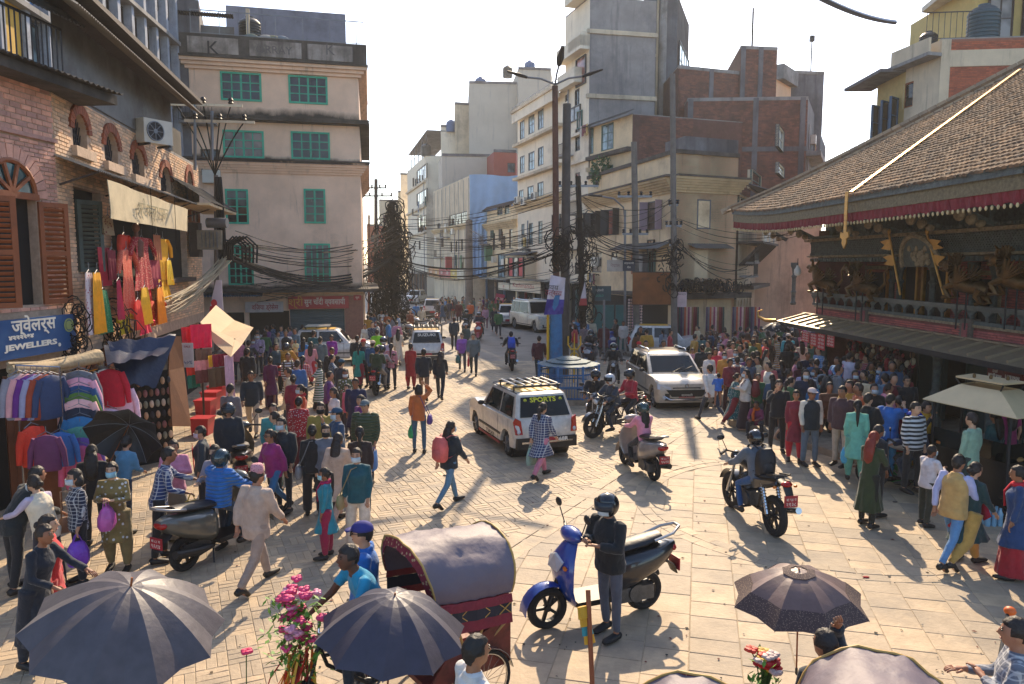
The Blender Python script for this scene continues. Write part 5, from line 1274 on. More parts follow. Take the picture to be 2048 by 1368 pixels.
def joints(pose,sex='m'):
 P=POSES[pose];J={};f=sex=='f'
 hw,sw=(.095,.155)if f else(.09,.18)
 low=0
 for s_,k in((-1,0),(1,1)):
  a,kn,sp=[R(x)for x in P['legs'][k]]
  hip=V((s_*hw,0,0));knee=hip+V((s_*math.sin(sp),math.sin(a)*math.cos(sp),-math.cos(a)*math.cos(sp)))*.43
  b=a-kn;ank=knee+V((s_*math.sin(sp)*.15,math.sin(b),-math.cos(b)))*.41
  toe=ank+V((0,.17*math.cos(min(0,b)),-.04+.12*min(0,math.sin(b))))if 'z' not in P else ank+V((0,.17,-.05))
  J['hip%d'%k],J['knee%d'%k],J['ank%d'%k],J['toe%d'%k]=hip,knee,ank,toe;low=min(low,ank.z)
 pz=P.get('z',-low+.085);J['pz']=pz;ln=R(P['lean'])
 up=lambda p:V((p[0],p[1]*math.cos(ln)+p[2]*math.sin(ln),-p[1]*math.sin(ln)+p[2]*math.cos(ln)+pz))
 for k in(0,1):
  for n_ in('hip','knee','ank','toe'):J[n_+str(k)]=J[n_+str(k)]+V((0,0,pz))
 J['up']=up
 for s_,k in((-1,0),(1,1)):
  fw,ou,el,inn=[R(x)for x in P['arms'][k]]
  sh=V((s_*sw,-.01,.475));d=V((s_*math.sin(ou),math.sin(fw)*math.cos(ou),-math.cos(fw)*math.cos(ou)))
  elb=sh+d*.275;g=fw+el;d2=V((-s_*math.sin(inn),math.sin(g)*math.cos(inn),-math.cos(g)*math.cos(inn)))
  wr_=elb+d2*.24;J['sh%d'%k],J['elb%d'%k],J['wr%d'%k]=up(sh),up(elb),up(wr_);J['hand%d'%k]=up(wr_+d2*.09);J['fd%d'%k]=(up(wr_+d2)-up(wr_)).normalized()
 J['neck']=up((0,-.01,.53));hl=ln*.35
 J['hc']=up((0,-.01,.56))+V((0,.03+.10*math.sin(hl),.105));J['f']=f;return J
def spine_rings(J,rows,n=16,sq=.85):
 rs=[]
 for z,rx,ry,dy in rows:
  ring=[]
  for j in range(n):
   t=2*math.pi*j/n;c,s_=math.cos(t),math.sin(t)
   x=rx*math.copysign(abs(c)**sq,c);y=ry*math.copysign(abs(s_)**sq,s_)+dy
   ring.append(J['up']((x,y,z))if z>-.04 else V((x,y,z+J['pz'])))
  rs.append(ring)
 return rs
M_skin=objmat('skin',None,.55,.08);M_eye=mat('dark eye','17110e',.4,bmp=0,var=.1);M_lip=mat('lips','8c4a3e',.5,bmp=0,var=.1)
BODY={}
def body_mesh(pose,sex,lod):
 key=(pose,sex,lod)
 if key in BODY:return BODY[key]
 J=joints(pose,sex);f=sex=='f';mb=MB();k_=.9 if f else 1.0;h=J['hc']
 mb.ell(h,(.074,.093,.108),16,12);mb.ell(h+V((0,.03,-.058)),(.052,.056,.058),12,8)
 mb.tube([h+V((0,.085,.02)),h+V((0,.108,-.022)),h+V((0,.088,-.032))],[.008,.015,.01],8)
 for s_ in(-1,1):mb.ell(h+V((s_*.076,-.005,-.01)),(.012,.02,.032),8,6)
 mb.tube([J['neck']-V((0,0,.05)),J['neck'],h-V((0,.015,.06))],[.062*k_,.054*k_,.052*k_],10)
 mb.rings(spine_rings(J,[(-.03,.12,.09,0),(.1,.12,.085,0),(.25,.125,.085,0),(.4,.14,.085,0),(.47,.11,.06,0),(.52,.05,.05,0)]))
 for k in(0,1):
  mb.tube([J['sh%d'%k],J['elb%d'%k],J['wr%d'%k]],[.045*k_,.037*k_,.026*k_],10)
  fd=J['fd%d'%k];mb.tube([J['wr%d'%k],J['wr%d'%k]+fd*.03,J['wr%d'%k]+fd*.085],[(.026,.024),(.034,.02),(.036,.016)],8)
  mb.tube([J['hip%d'%k],J['knee%d'%k],J['knee%d'%k]*.4+J['ank%d'%k]*.6,J['ank%d'%k]],[.07*k_,.048*k_,.045*k_,.033*k_],10)
  a,t=J['ank%d'%k],J['toe%d'%k];mb.tube([a-V((0,.04,.03)),a-V((0,-.03,.03)),t],[.035,.04,.025],8)
 me=remesh(mb,{0:.014,1:.02,2:.03}[lod],2,name='body')
 ex=MB()
 if lod<2:
  ex.cur=1
  for s_ in(-1,1):
   ex.ell(h+V((s_*.03,.082,.012)),(.013,.008,.006),8,5);ex.ell(h+V((s_*.031,.083,.033)),(.02,.008,.004),8,5)
  ex.cur=2;ex.ell(h+V((0,.083,-.06)),(.023,.01,.007),8,5);ex.cur=0
 if lod<2:
  for k in(0,1):
   fd=J['fd%d'%k];w0=J['wr%d'%k]+fd*.075;side_=V((1,0,0))-fd*fd.x;side_.normalize();nn=fd.cross(side_);s_=-1 if k==0 else 1
   for i,L in enumerate((.062,.072,.068,.054)):
    b=w0+side_*(i-1.5)*.019*1.0;c=-nn*s_*.0+V((0,0,0))
    ex.tube([b,b+fd*L*.5+nn*.004,b+fd*L*.85+nn*.018,b+fd*L*.95+nn*.03],[.0095,.009,.008,.006],6)
   tb=J['wr%d'%k]+fd*.03-side_*.03*s_;ex.tube([tb,tb-side_*.02*s_+fd*.025,tb-side_*.022*s_+fd*.05+nn*.01],[.012,.010,.008],6)
 me=mixmesh(me,ex,[M_skin,M_eye,M_lip]);BODY[key]=me;return me
GAR={}
def garment(kind,pose,sex,lod):
 key=(kind,pose,sex,lod)
 if key in GAR:return GAR[key]
 J=joints(pose,sex);f=sex=='f';mb=MB();s=1.0;seated='z' in POSES[pose]and pose!='pedal'
 vox={0:.02,1:.026,2:.038}[lod];wr=.006;k_=.92 if f else 1.0
 def arms(r0,r1,r2,frac=1.0,cuff=0):
  for k in(0,1):
   sh,el,w_=J['sh%d'%k],J['elb%d'%k],J['wr%d'%k]
   pts=[sh+(J['neck']-sh)*.22+V((0,0,-.02)),sh,(sh+el)/2,el];rr=[r0*.95,r0,(r0+r1)/2,r1]
   if frac>.6:pts+=[(el+w_)/2,w_*.94+el*.06];rr+=[(r1+r2)/2*1.04,r2]
   else:pts[-1]=sh*.35+el*.65;rr[-1]=r1*1.1
   mb.tube(pts,rr,10)
 if kind in('shirt','jacket','puffer','kurta','dress','tee','sweater','suit','vest','coat'):
  t={'shirt':.012,'tee':.01,'kurta':.014,'dress':.014,'sweater':.024,'jacket':.034,'suit':.03,'puffer':.055,'vest':.04,'coat':.036}[kind]
  bust=.018 if f else .0
  rows=[(.02,.142*k_+t,.108+t,0),(.12,(.13 if f else .145)+t,.10+t,0),(.24,(.124 if f else .143)+t*.9,.105+t+bust*.5,bust*.4),(.36,(.14 if f else .157)+t*.8,.112+t+bust,bust*.6),(.44,(.128 if f else .15)+t*.5,.09+t*.6,-.005),(.485,.092+t*.3,.066+t*.4,-.008),(.53,.062+t*.3,.06+t*.3,-.008)]
  hem={'shirt':-.12,'tee':-.10,'kurta':-.42,'dress':-.62,'sweater':-.10,'jacket':-.12,'suit':-.17,'puffer':-.10,'vest':-.12,'coat':-.36}[kind]
  if seated:hem=max(hem,-.035)
  lo=[];a_=max(abs(POSES[pose]['legs'][0][0]),8)
  if hem<-.2:
   ry=.13+(.43 if not seated else 0)*math.sin(R(a_))*min(1,abs(hem)/.43)
   rows=[(-.10,.165*k_+t,.125+t,0)]+rows;lo=[(hem,(.235 if kind=='dress' else .205)*k_+t,max(.15,ry+.03)+t,0),((hem-.1)/2,.19*k_+t,(.135+ry)/2+t,0)]
  else:lo=[(hem,.155*k_+t,.115+t,0),(-.03,.158*k_+t,.12+t,0)]if not seated else[(hem,.15*k_+t,.115+t,.0)]
  mb.rings(spine_rings(J,lo+rows))
  if kind in('shirt','kurta','dress','tee'):arms(.052*k_+t*.6,.044*k_+t*.5,.035+t*.4,.5 if kind=='tee' else 1)
  elif kind!='vest':arms(.05*k_+t*.75,.045*k_+t*.6,.036+t*.45)
  if kind in('jacket','puffer','suit','coat','vest'):
   n_=J['neck'];mb.torus(n_+V((0,-.005,-.02)),.062,.022,(0,.25,1),16,8)
  wr={'tee':.007,'puffer':.004,'sweater':.005}.get(kind,.008)
 elif kind in('trousers','jeans','wide','salwar'):
  r={'trousers':(.098,.066,.052),'jeans':(.09,.058,.044),'wide':(.108,.088,.085),'salwar':(.12,.10,.05)}[kind]
  mb.rings(spine_rings(J,[(-.10,.15*k_,.115,0),(-.03,.158*k_,.12,0),(.03,.148*k_,.112,0),(.08,.135*k_,.10,0)])if not seated else spine_rings(J,[(-.02,.15*k_,.12,.0),(.03,.148*k_,.112,0),(.08,.135*k_,.10,0)]))
  for k in(0,1):
   h_,kn,an=J['hip%d'%k],J['knee%d'%k],J['ank%d'%k];c=an+(kn-an)*.05
   mb.tube([h_+V((0,0,.03)),h_*.5+kn*.5,kn,kn*.5+an*.5,c],[r[0]*k_,(r[0]+r[1])/2*k_,r[1],(r[1]+r[2])/2*1.03,r[2]],12)
 elif kind=='skirt':
  a_=max(abs(POSES[pose]['legs'][0][0]),6);ry=.11+.34*math.sin(R(a_))*.5
  mb.rings(spine_rings(J,[(.08,.135*k_,.10,0),(-.05,.165*k_,.13,0),(-.3,.18,max(.15,.7*ry+.06),0),(-J['pz']+.06,.19,max(.16,ry+.1),0)][::-1]))
  wr=.012
 me=remesh(mb,vox,3,wr,rnd.uniform(0,9),kind)
 if kind in('dress','kurta','skirt','coat')and lod<2:
  pz=J['pz']
  for v in me.vertices:
   q=(pz-.05-v.co.z)
   if q>0:
    a=math.atan2(v.co.y,v.co.x);k=1+.045*min(1,q/.4)*math.sin(a*9+v.co.z*3);v.co.x*=k;v.co.y*=k
 GAR[key]=me;return me
HAIR={}
def hair_mesh(style,pose,sex,lod):
 key=(style,pose,sex,lod)
 if key in HAIR:return HAIR[key]
 J=joints(pose,sex);h=J['hc'];mb=MB();nu,nv=(20,14)if lod<2 else(12,8)
 r=(.084,.103,.118)if style not in('cap0',)else(.08,.1,.112)
 c=h+V((0,-.008,.008));rs=[]
 for i in range(nv+1):
  a=-math.pi*.42+(math.pi*.92-.02)*i/nv;ring=[]
  for j in range(nu):
   t=2*math.pi*j/nu;x,y,z=math.cos(a)*math.cos(t),math.cos(a)*math.sin(t),math.sin(a)
   k=1.02+.07*noise.noise(V((x*5,y*5,z*2)))+.03*noise.noise(V((x*14,y*14,z*3)))
   face=(y>.22 and z<.50 and y>abs(x)*.35)or(z<(-.25 if style=='short' else-.45)and y>-.45)
   if face:k=.78
   ring.append(c+V((x*r[0]*k,y*r[1]*k,z*r[2]*k)))
  rs.append(ring)
 mb.rings(rs)
 if style=='long':mb.tube([h+V((0,-.05,.02)),h+V((0,-.095,-.08)),h+V((0,-.13,-.22)),h+V((0,-.15,-.38)),h+V((0,-.145,-.44))],[(.07,.05),(.095,.05),(.10,.05),(.08,.04),(.03,.02)],12)
 if style=='bob':mb.tube([h+V((0,-.03,.02)),h+V((0,-.05,-.07)),h+V((0,-.055,-.13))],[(.088,.075),(.098,.075),(.08,.055)],14)
 if style in('pony','braid'):mb.tube([h+V((0,-.09,.03)),h+V((0,-.14,.0)),h+V((0,-.15,-.12)),h+V((0,-.14,-.3)),h+V((0,-.14,-.42))],[.03,.035,.036 if style=='pony' else .026,.028,.008],8)
 if style=='bun':mb.ell(h+V((0,-.115,.0)),(.048,.04,.045),12,8)
 me=mb.mesh('hair',objmat('hair colour',None,.6,1.0),True);HAIR[key]=me;return me
def acc_mesh(kind,pose,sex):
 key=('acc',kind,pose,sex)
 if key in HAIR:return HAIR[key]
 J=joints(pose,sex);h=J['hc'];mb=MB()
 if kind=='mask':
  P=[[h+V((math.sin(a)*.073,.012+math.cos(a)*.092+(.012 if abs(a)<.5 else 0),z))for a in[R(x)for x in(-72,-48,-24,0,24,48,72)]]for z in(-.012,-.045,-.08,-.098)]
  P[3]=[p*1.0+V((0,-.022,0))for p in P[3]];mb.sheet(P,.004)
  me=mb.mesh('face_mask',objmat('mask cloth',None,.8,.1),True)
 elif kind=='helmet':
  rs=[];nu,nv=24,14
  for i in range(nv+1):
   a=-math.pi*.36+(math.pi*.86-.02)*i/nv;ring=[]
   for j in range(nu):
    t=2*math.pi*j/nu;x,y,z=math.cos(a)*math.cos(t),math.cos(a)*math.sin(t),math.sin(a);k=1
    if y>.32 and z<.30:k=.74
    ring.append(h+V((0,-.01,.012))+V((x*.128*k,y*.15*k,z*.142*k)))
   rs.append(ring)
  mb.rings(rs);me=mb.mesh('helmet_shell',objmat('helmet paint',None,.22,0,coat=.6),True)
 elif kind=='visor':
  P=[[h+V((math.sin(a)*.131,-.01+math.cos(a)*.155,z))for a in[R(x)for x in range(-78,79,13)]]for z in(.075,.02,-.03)]
  mb.sheet(P,.004);me=mb.mesh('visor',glass('smoked visor','20262c',.05),True)
 elif kind=='cap':
  mb.ell(h+V((0,-.008,.045)),(.088,.108,.085),16,8,z0=-.15);mb.sheet([[h+V((x,.085+math.cos(x*14)*d,.048-d*.18))for x in(-.065,-.035,0,.035,.065)]for d in(0,.04,.075)],.006)
  me=mb.mesh('cap',objmat('cap cloth',None,.8,.2),True)
 elif kind=='topi':
  mb.lathe([(.082,.03),(.086,.08),(.078,.135),(.06,.16),(.01,.165)],h+V((0,-.01,0)),18);me=mb.mesh('topi',objmat('topi weave','dots',.85,.3,alt='6a2a4a',scale=1.6),True)
 elif kind=='hood':
  me=None
 elif kind=='glasses':
  for s_ in(-1,1):mb.torus(h+V((s_*.032,.098,.008)),.021,.004,(0,1,0),14,5);mb.tube([h+V((s_*.055,.09,.012)),h+V((s_*.078,0,.01))],.003,4)
  mb.tube([h+V((-.012,.1,.012)),h+V((.012,.1,.012))],.003,4);me=mb.mesh('glasses',M_dark,True)
 elif kind=='scarf':
  n_=J['neck'];mb.torus(n_+V((0,.0,-.01)),.075,.036,(0,.2,1),18,8);mb.tube([n_+V((.05,.08,-.02)),n_+V((.07,.16,-.16)),n_+V((.06,.15,-.38))],[(.035,.02),(.05,.02),(.05,.015)],8)
  me=mb.mesh('scarf',objmat('scarf cloth',None,.9,.5),True)
 elif kind=='shawl':
  up=J['up'];P=[]
  for i in range(9):
   t=i/8;P.append([up((-.17+.34*t+w_*.06,.15*(1-abs(2*t-1)*.0)+.005,.46-.50*t+w_*.05))for w_ in(-1,0,1)])
  Q=[]
  for i in range(7):
   t=i/6;Q.append([up((-.15+w_*.06,-.15-.01*t,.47-.75*t))for w_ in(-1,0,1)])
  mb.sheet(P,.008);mb.sheet(Q,.008);me=mb.mesh('shawl',objmat('scarf cloth',None,.9,.5),True)
 elif kind=='shoe':
  out=[]
  for k in(0,1):
   mb=MB();a,t=J['ank%d'%k],J['toe%d'%k];d=(t-a);d.z=0 if abs(d.z)<.08 else d.z
   mb.tube([a+V((0,-.06,-.035)),a+V((0,-.02,-.02)),a+V((0,.06,-.035)),t+V((0,.01,.0)),t+V((0,.045,-.005))],[(.036,.04),(.045,.055),(.046,.045),(.045,.03),(.02,.015)],10)
   out.append(mb.mesh('shoe',objmat('shoe',None,.6,.1),True))
  me=out
 HAIR[key]=me;return me
CLOTH={p:objmat('cloth '+p,p if p!='plain' else None,.88,.6,sheen=.2)for p in('plain','plaid','dots','floral','stripes','quilt')}
SKINS=['b98a6c','a8765a','9a6a4c','c49a7c','8a5a40'];HAIRC=['15110f','1c1512','241a15']
PEOPLE=[]
def setc(o,c):o.color=hexc(c)if isinstance(c,str)else c
def person(at_,face,pose,top,bot,label,hair='short',ht=None,sex='m',ex=(),lod=1,group=None,skin=None,hairc=None,shoe='1c1a1a',ref='head',z=0.0,rootloc=None,bag=()):
 """at_ = picture point of the crown (or of the feet); face 0 away, 90 to the left, 180 towards the camera, 270 right"""
 ht=ht or(1.68 if sex=='m' else 1.58);s=ht/1.70
 J=joints(pose,sex);top_z=(J['hc'].z+.115)*s
 if rootloc is not None:p=V(rootloc)
 else:p=atz(at_[0],at_[1],top_z+z if ref=='head' else z);p.z=z
 t=thing('person',p,label,'person',group,R(face));t.scale=(s*rnd.uniform(.98,1.05),s*rnd.uniform(.98,1.05),s)
 def put_(nm_,me,c,m_=None,pname=None):
  o=bpy.data.objects.new(nm_,me);col.objects.link(o);o.parent=t
  if c:setc(o,c)
  if m_ is not None:
   if not len(me.materials):me.materials.append(m_)
   o.material_slots[0].link='OBJECT';o.material_slots[0].material=m_
  return o
 put_('body',body_mesh(pose,sex,lod),skin or rnd.choice(SKINS))
 kind,c=top[0],top[1];pat=top[2]if len(top)>2 else('quilt' if kind in('puffer',)else 'plain')
 if kind in('vest',):put_('shirt',garment('shirt',pose,sex,lod),top[3]if len(top)>3 else 'c9c7c0',CLOTH['plain'])
 put_({'tee':'t_shirt','puffer':'puffer_jacket','vest':'waistcoat','kurta':'kurta','dress':'dress','suit':'suit_jacket'}.get(kind,kind),garment(kind,pose,sex,lod),c,CLOTH[pat])
 if bot:put_({'wide':'trousers','salwar':'salwar'}.get(bot[0],bot[0]),garment(bot[0],pose,sex,lod),bot[1],CLOTH[bot[2]if len(bot)>2 else 'plain'])
 if hair:put_('hair',hair_mesh(hair,pose,sex,lod),hairc or rnd.choice(HAIRC))
 if lod<2:
  for me in acc_mesh('shoe',pose,sex):put_('shoe',me,shoe)
 for e in ex:
  k,c=(e,None)if isinstance(e,str)else e
  if k=='helmet':
   o=put_('helmet',acc_mesh('helmet',pose,sex),c or '101216');v=bpy.data.objects.new('visor',acc_mesh('visor',pose,sex));col.objects.link(v);v.parent=o
  else:put_({'mask':'face_mask','topi':'hat'}.get(k,k),acc_mesh(k,pose,sex),c or{'mask':'b9c6cc','cap':'22262c','glasses':'101010'}.get(k,'8a2a35'))
 M=Matrix.Translation(p)@Matrix.Rotation(R(face),4,'Z')@Matrix.Diagonal((s,s,s,1));PEOPLE.append((t,M,J,s))
 for b in bag:carried(b,t,M,J,s,face)
 return t,M,J
BAGM={}
def carried(b,t,M,J,s,face):
 """b = (kind, colour, hand 0/1, label)"""
 kind,c,hand,label=b[:4];ms=objmat('bag skin',None,.6,.3);base=M@J['hand%d'%hand]
 if kind in('plastic','tote','shop'):
  w_,h_={'plastic':(.14,.32),'tote':(.15,.34),'shop':(.16,.36)}[kind];o=thing('shopping_bag' if kind!='tote' else 'tote_bag',base,label,'bag',None,R(face))
  mb=MB();bul={'plastic':.10,'tote':.05,'shop':.04}[kind];n=12;rs=[]
  for f,wd,dp in((0,.55 if kind!='shop' else 1,.1),(.15,.75 if kind!='shop' else 1,.6),(.45,1,1),(.8,1.02,1.05),(1,.85,.8)):
   rs.append([V((dp*bul*math.cos(2*math.pi*j/n)*(1+.1*math.sin(j*3)),wd*w_*math.copysign(abs(math.sin(2*math.pi*j/n))**.7,math.sin(2*math.pi*j/n)),-.10-f*h_))for j in range(n)])
  mb.rings(rs[::-1]);q=lbuild(mb,'bag_body',objmat('thin plastic',None,.35,.8)if kind=='plastic' else ms,o,True);setc(q,c)
  mb=MB()
  for sg in(-1,1):mb.tube([(sg*.02,-.06,-.12),(sg*.015,-.02,-.02),(0,0,.0),(sg*.015,.02,-.02),(sg*.02,.06,-.12)],.006,5)
  q=lbuild(mb,'handle',ms,o,True);setc(q,c)
 elif kind in('backpack',):
  bp=M@J['up']((0,-.24,.28));o=thing('backpack',bp,label,'backpack',None,R(face));mb=MB()
  rs=[]
  for z_,wx,wy in((-.25,.11,.06),(-.2,.15,.10),(0,.16,.12),(.14,.145,.10),(.22,.09,.05)):rs.append([V((wx*math.copysign(abs(math.cos(a))**.6,math.cos(a)),wy*math.copysign(abs(math.sin(a))**.6,math.sin(a)),z_))*s for a in[2*math.pi*j/16 for j in range(16)]])
  mb.rings(rs);q=lbuild(mb,'pack_body',ms,o,True);setc(q,c)
  mb=MB();rs=[[V((wx*math.cos(a),-.10+wy*math.sin(a),z_))*s for a in[2*math.pi*j/12 for j in range(12)]]for z_,wx,wy in((-.2,.08,.03),(-.16,.11,.055),(-.04,.11,.05),(0,.08,.03))];mb.rings(rs);q=lbuild(mb,'front_pocket',ms,o,True);setc(q,tuple(x*.8 for x in hexc(c)[:3])+(1,))
  mb=MB()
  for sg in(-1,1):mb.tube([V((sg*.09,.08,.2))*s,V((sg*.12,.16,.24))*s,V((sg*.13,.30,.22))*s,V((sg*.13,.40,.1))*s,V((sg*.14,.34,-.1))*s,V((sg*.13,.1,-.18))*s],[(.025,.008)]*6,6)
  q=lbuild(mb,'strap',ms,o,True);setc(q,tuple(x*.6 for x in hexc(c)[:3])+(1,))
 elif kind=='handbag':
  sd_=-1 if hand==0 else 1;bp=M@J['up']((sd_*.26,.02,-.05));o=thing('handbag',bp,label,'handbag',None,R(face));mb=MB()
  rs=[[V((wx*math.cos(a),wy*math.copysign(abs(math.sin(a))**.6,math.sin(a)),z_))for a in[2*math.pi*j/14 for j in range(14)]]for z_,wx,wy in((-.13,.05,.13),(-.08,.07,.155),(.05,.05,.13),(.08,.02,.11))];mb.rings(rs);q=lbuild(mb,'bag_body',ms,o,True);setc(q,c)
  mb=MB();a,b_=V((-sd_*.42*s,0,.52*s)),V((0,-.1,.07));mb.tube([b_,V((-sd_*.1,-.17,.3))*s,a*.5+V((0,-.15,.28)),a+V((sd_*.1,-.04,.02)),a*.5+V((0,.16,.25)),V((0,.1,.07))],.009,5)
  q=lbuild(mb,'strap',ms,o,True);setc(q,tuple(x*.7 for x in hexc(c)[:3])+(1,))
 return o
 # vehicles
M_paint=objmat('car paint',None,.3,.03,coat=.7);M_tyre=mat('tyre rubber','1b1b1c',.85,var=.2,scale=8,bmp=.3)
M_rim=mat('alloy rim','9a9b9d',.35,.8,var=.15,bmp=0);M_carglass=glass('car glass','10181a',.04);M_plast=mat('black plastic','17181a',.5,var=.2,bmp=.05)
M_lampr=mat('red lamp lens','a01410',.2,bmp=0,var=.1);M_lampc=mat('clear lamp lens','b9bcc0',.15,bmp=0,var=.2);M_lampo=mat('orange lens','c86a18',.25,bmp=0)
M_plate=mat('red number plate','a01e2c',.5,bmp=0);M_chrome=mat('chrome','b5b8bb',.18,.95,var=.1,bmp=0);M_taxi=mat('taxi yellow','d0a01c',.45,var=.12,bmp=0,dirt=.1)
M_seat=mat('black seat vinyl','191a1d',.5,var=.2,bmp=.2)
def wheel(P,r,wdt,parent,spokes=5,bike=False,name='wheel'):
 w_=sub(name,P,parent)
 mb=MB();mb.torus((0,0,0),r*.80,r*.20,(1,0,0),28,8,wide=wdt/(r*.4));lbuild(mb,'tyre',M_tyre,w_,True)
 mb=MB();mb.torus((0,0,0),r*.64,r*.05,(1,0,0),24,6,wide=wdt*.35/(r*.05));mb.disc((0,0,0),r*.14,(1,0,0),wdt*.8,12)
 for k in range(spokes):
  a=2*math.pi*k/spokes;c,s_=math.cos(a),math.sin(a)
  if bike:mb.bar((0,c*r*.1,s_*r*.1),(0,c*r*.62,s_*r*.62),.035,.03)
  else:
   for sg in(-1,1):mb.bar((sg*wdt*.32,c*r*.1,s_*r*.1),(sg*wdt*.34,c*r*.62,s_*r*.62),.075,.02)
 if not bike:mb.disc((0,0,0),r*.6,(1,0,0),wdt*.3,20)
 lbuild(mb,'rim',M_rim if not bike else M_plast,w_);return w_
def car_template(name,L,W,H,belt,hood,yh,roof0,roof1,wr_=.28,wy=None,box=False,wire=None):
 """front towards +Y"""
 t=thing(name,(0,0,0));wy=wy or(-L*.33,L*.345);zb=.19
 def arch(yc):
  return[(yc+(wr_+.06)*math.cos(a),wr_+(wr_+.06)*math.sin(a))for a in[math.pi*(1-k/8)for k in range(9)]]
 hf=L/2
 prof=[(-hf+.04,zb+.1)]+[(y,max(zb,z))for y,z in arch(wy[0])]+[(y,max(zb,z))for y,z in arch(wy[1])]+[(hf-.06,zb+.04),(hf,zb+.2),(hf,hood-.28),(hf-.05,hood-.12),(hf-.2,hood-.03),(hf-.55,hood+.03),(yh,belt-.02),(-hf+.1,belt+.02),(-hf+.0,belt-.12),(-hf-.02,.5)]
 cy=0;cz=.6;rs=[]
 for x,k in((-W/2,.94),(-W/2+.03,.975),(-W/2+.09,1.0),(-W*.2,1.012),(W*.2,1.012),(W/2-.09,1.0),(W/2-.03,.975),(W/2,.94)):
  rs.append([(x,cy+(y-cy)*(k if abs(y)>hf*.8 else 1),z if z<.5 else cz+(z-cz)*(1-(1-k)*.9))for y,z in prof])
 mb=MB();mb.rings(rs);b=lbuild(mb,'body',M_paint,t,True,35)
 y0,y1=-hf+.05,yh;wb,wt=W/2-.045,W/2-.17
 def rr(hw,a,c,z,q=.06):return[(-hw+q,a,z),(hw-q,a,z),(hw,a+q,z),(hw,c-q,z),(hw-q,c,z),(-hw+q,c,z),(-hw,c-q,z),(-hw,a+q,z)]
 mb=MB();mb.rings([rr(wb,y0,y1,belt-.04),rr(wt,roof0,roof1,H-.05),rr(wt-.06,roof0+.08,roof1-.12,H-.005)][::1]);lbuild(mb,'cabin',M_paint,t,True,35)
 def lerp(z,lo,hi):return lo+(hi-lo)*(z-(belt-.04))/(H-.05-(belt-.04))
 def gq(pts,nm_,th=.012,m_=None):
  P=[V(p)for p in pts];n_=(P[1]-P[0]).cross(P[2]-P[0]).normalized();c=sum(P,V())/4
  if n_.dot(c-V((0,(y0+y1)/2,H*.7)))<0:n_=-n_
  mb=MB();mb.extr([p+n_*.004 for p in P],n_*th);return lbuild(mb,nm_,m_ or M_carglass,t)
 z0,z1=belt+.03,H-.10
 xs=lambda z:lerp(z,wb,wt);
 gq([(-xs(z0)+.09,lerp(z0,y1,roof1),z0),(xs(z0)-.09,lerp(z0,y1,roof1),z0),(xs(z1)-.08,lerp(z1,y1,roof1),z1),(-xs(z1)+.08,lerp(z1,y1,roof1),z1)],'windscreen')
 gq([(-xs(z0)+.10,lerp(z0,y0,roof0),z0+.02),(xs(z0)-.10,lerp(z0,y0,roof0),z0+.02),(xs(z1)-.08,lerp(z1,y0,roof0),z1),(-xs(z1)+.08,lerp(z1,y0,roof0),z1)],'rear_window')
 yb=(roof0+roof1)/2-.02
 segs=[(lerp(z0,y0,roof0)+.22,lerp(z1,y0,roof0)+.16,yb-.05,yb-.05),(yb+.05,yb+.05,lerp(z0,y1,roof1)-.22,lerp(z1,y1,roof1)-.14)]
 if box:
  yq=y0+(yb-y0)*.45;segs=[(lerp(z0,y0,roof0)+.14,lerp(z1,y0,roof0)+.12,yq-.04,yq-.04),(yq+.04,yq+.04,yb-.04,yb-.04),segs[1]]
 for sg in(-1,1):
  for a0,a1,c0,c1 in segs:gq([(sg*xs(z0),a0,z0),(sg*xs(z0),c0,z0),(sg*xs(z1),c1,z1),(sg*xs(z1),a1,z1)],'side_window')
  mb=MB();mb.ell((sg*(W/2+.09),yh-.42,belt+.07),(.09,.05,.06),10,6);mb.bar((sg*(W/2-.06),yh-.42,belt+.01),(sg*(W/2+.05),yh-.42,belt+.05),.05,.03);lbuild(mb,'mirror',M_plast if not box else M_paint,t,True)
  for y in(yb-.1,yb+.85):mb=MB();mb.box(sg*(W/2+.0)-.012,sg*(W/2)+.012,y-.16,y-.02,belt-.12,belt-.09);lbuild(mb,'door_handle',M_paint,t)
  for y in(yb+.0,yh-.28,roof0+.12):mb=MB();mb.box(sg*(W/2-.002)-.004,sg*(W/2-.002)+.004,y-.006,y+.006,zb+.12,belt-.03);lbuild(mb,'door_seam',M_plast,t)
  mb=MB();mb.box(sg*(W/2+.005)-.012,sg*(W/2+.005)+.012,wy[0]+wr_+.1,wy[1]-wr_-.1,.42,.47);lbuild(mb,'side_strip',M_plast,t)
 for sx in(-1,1):
  for y in wy:wheel((sx*(W/2-.10),y,wr_),wr_,.16,t)
 for y in wy:mb=MB();mb.disc((0,y,wr_),wr_+.05,(1,0,0),W-.16,20);lbuild(mb,'wheel_well',M_plast,t)
 mb=MB();mb.box(-W/2+.22,W/2-.22,hf-.01,hf+.015,zb+.12,zb+.32);lbuild(mb,'lower_grille',M_plast,t)
 mb=MB();mb.box(-W*.24,W*.24,hf-.03,hf+.012,hood-.30,hood-.21);lbuild(mb,'grille',M_plast,t)
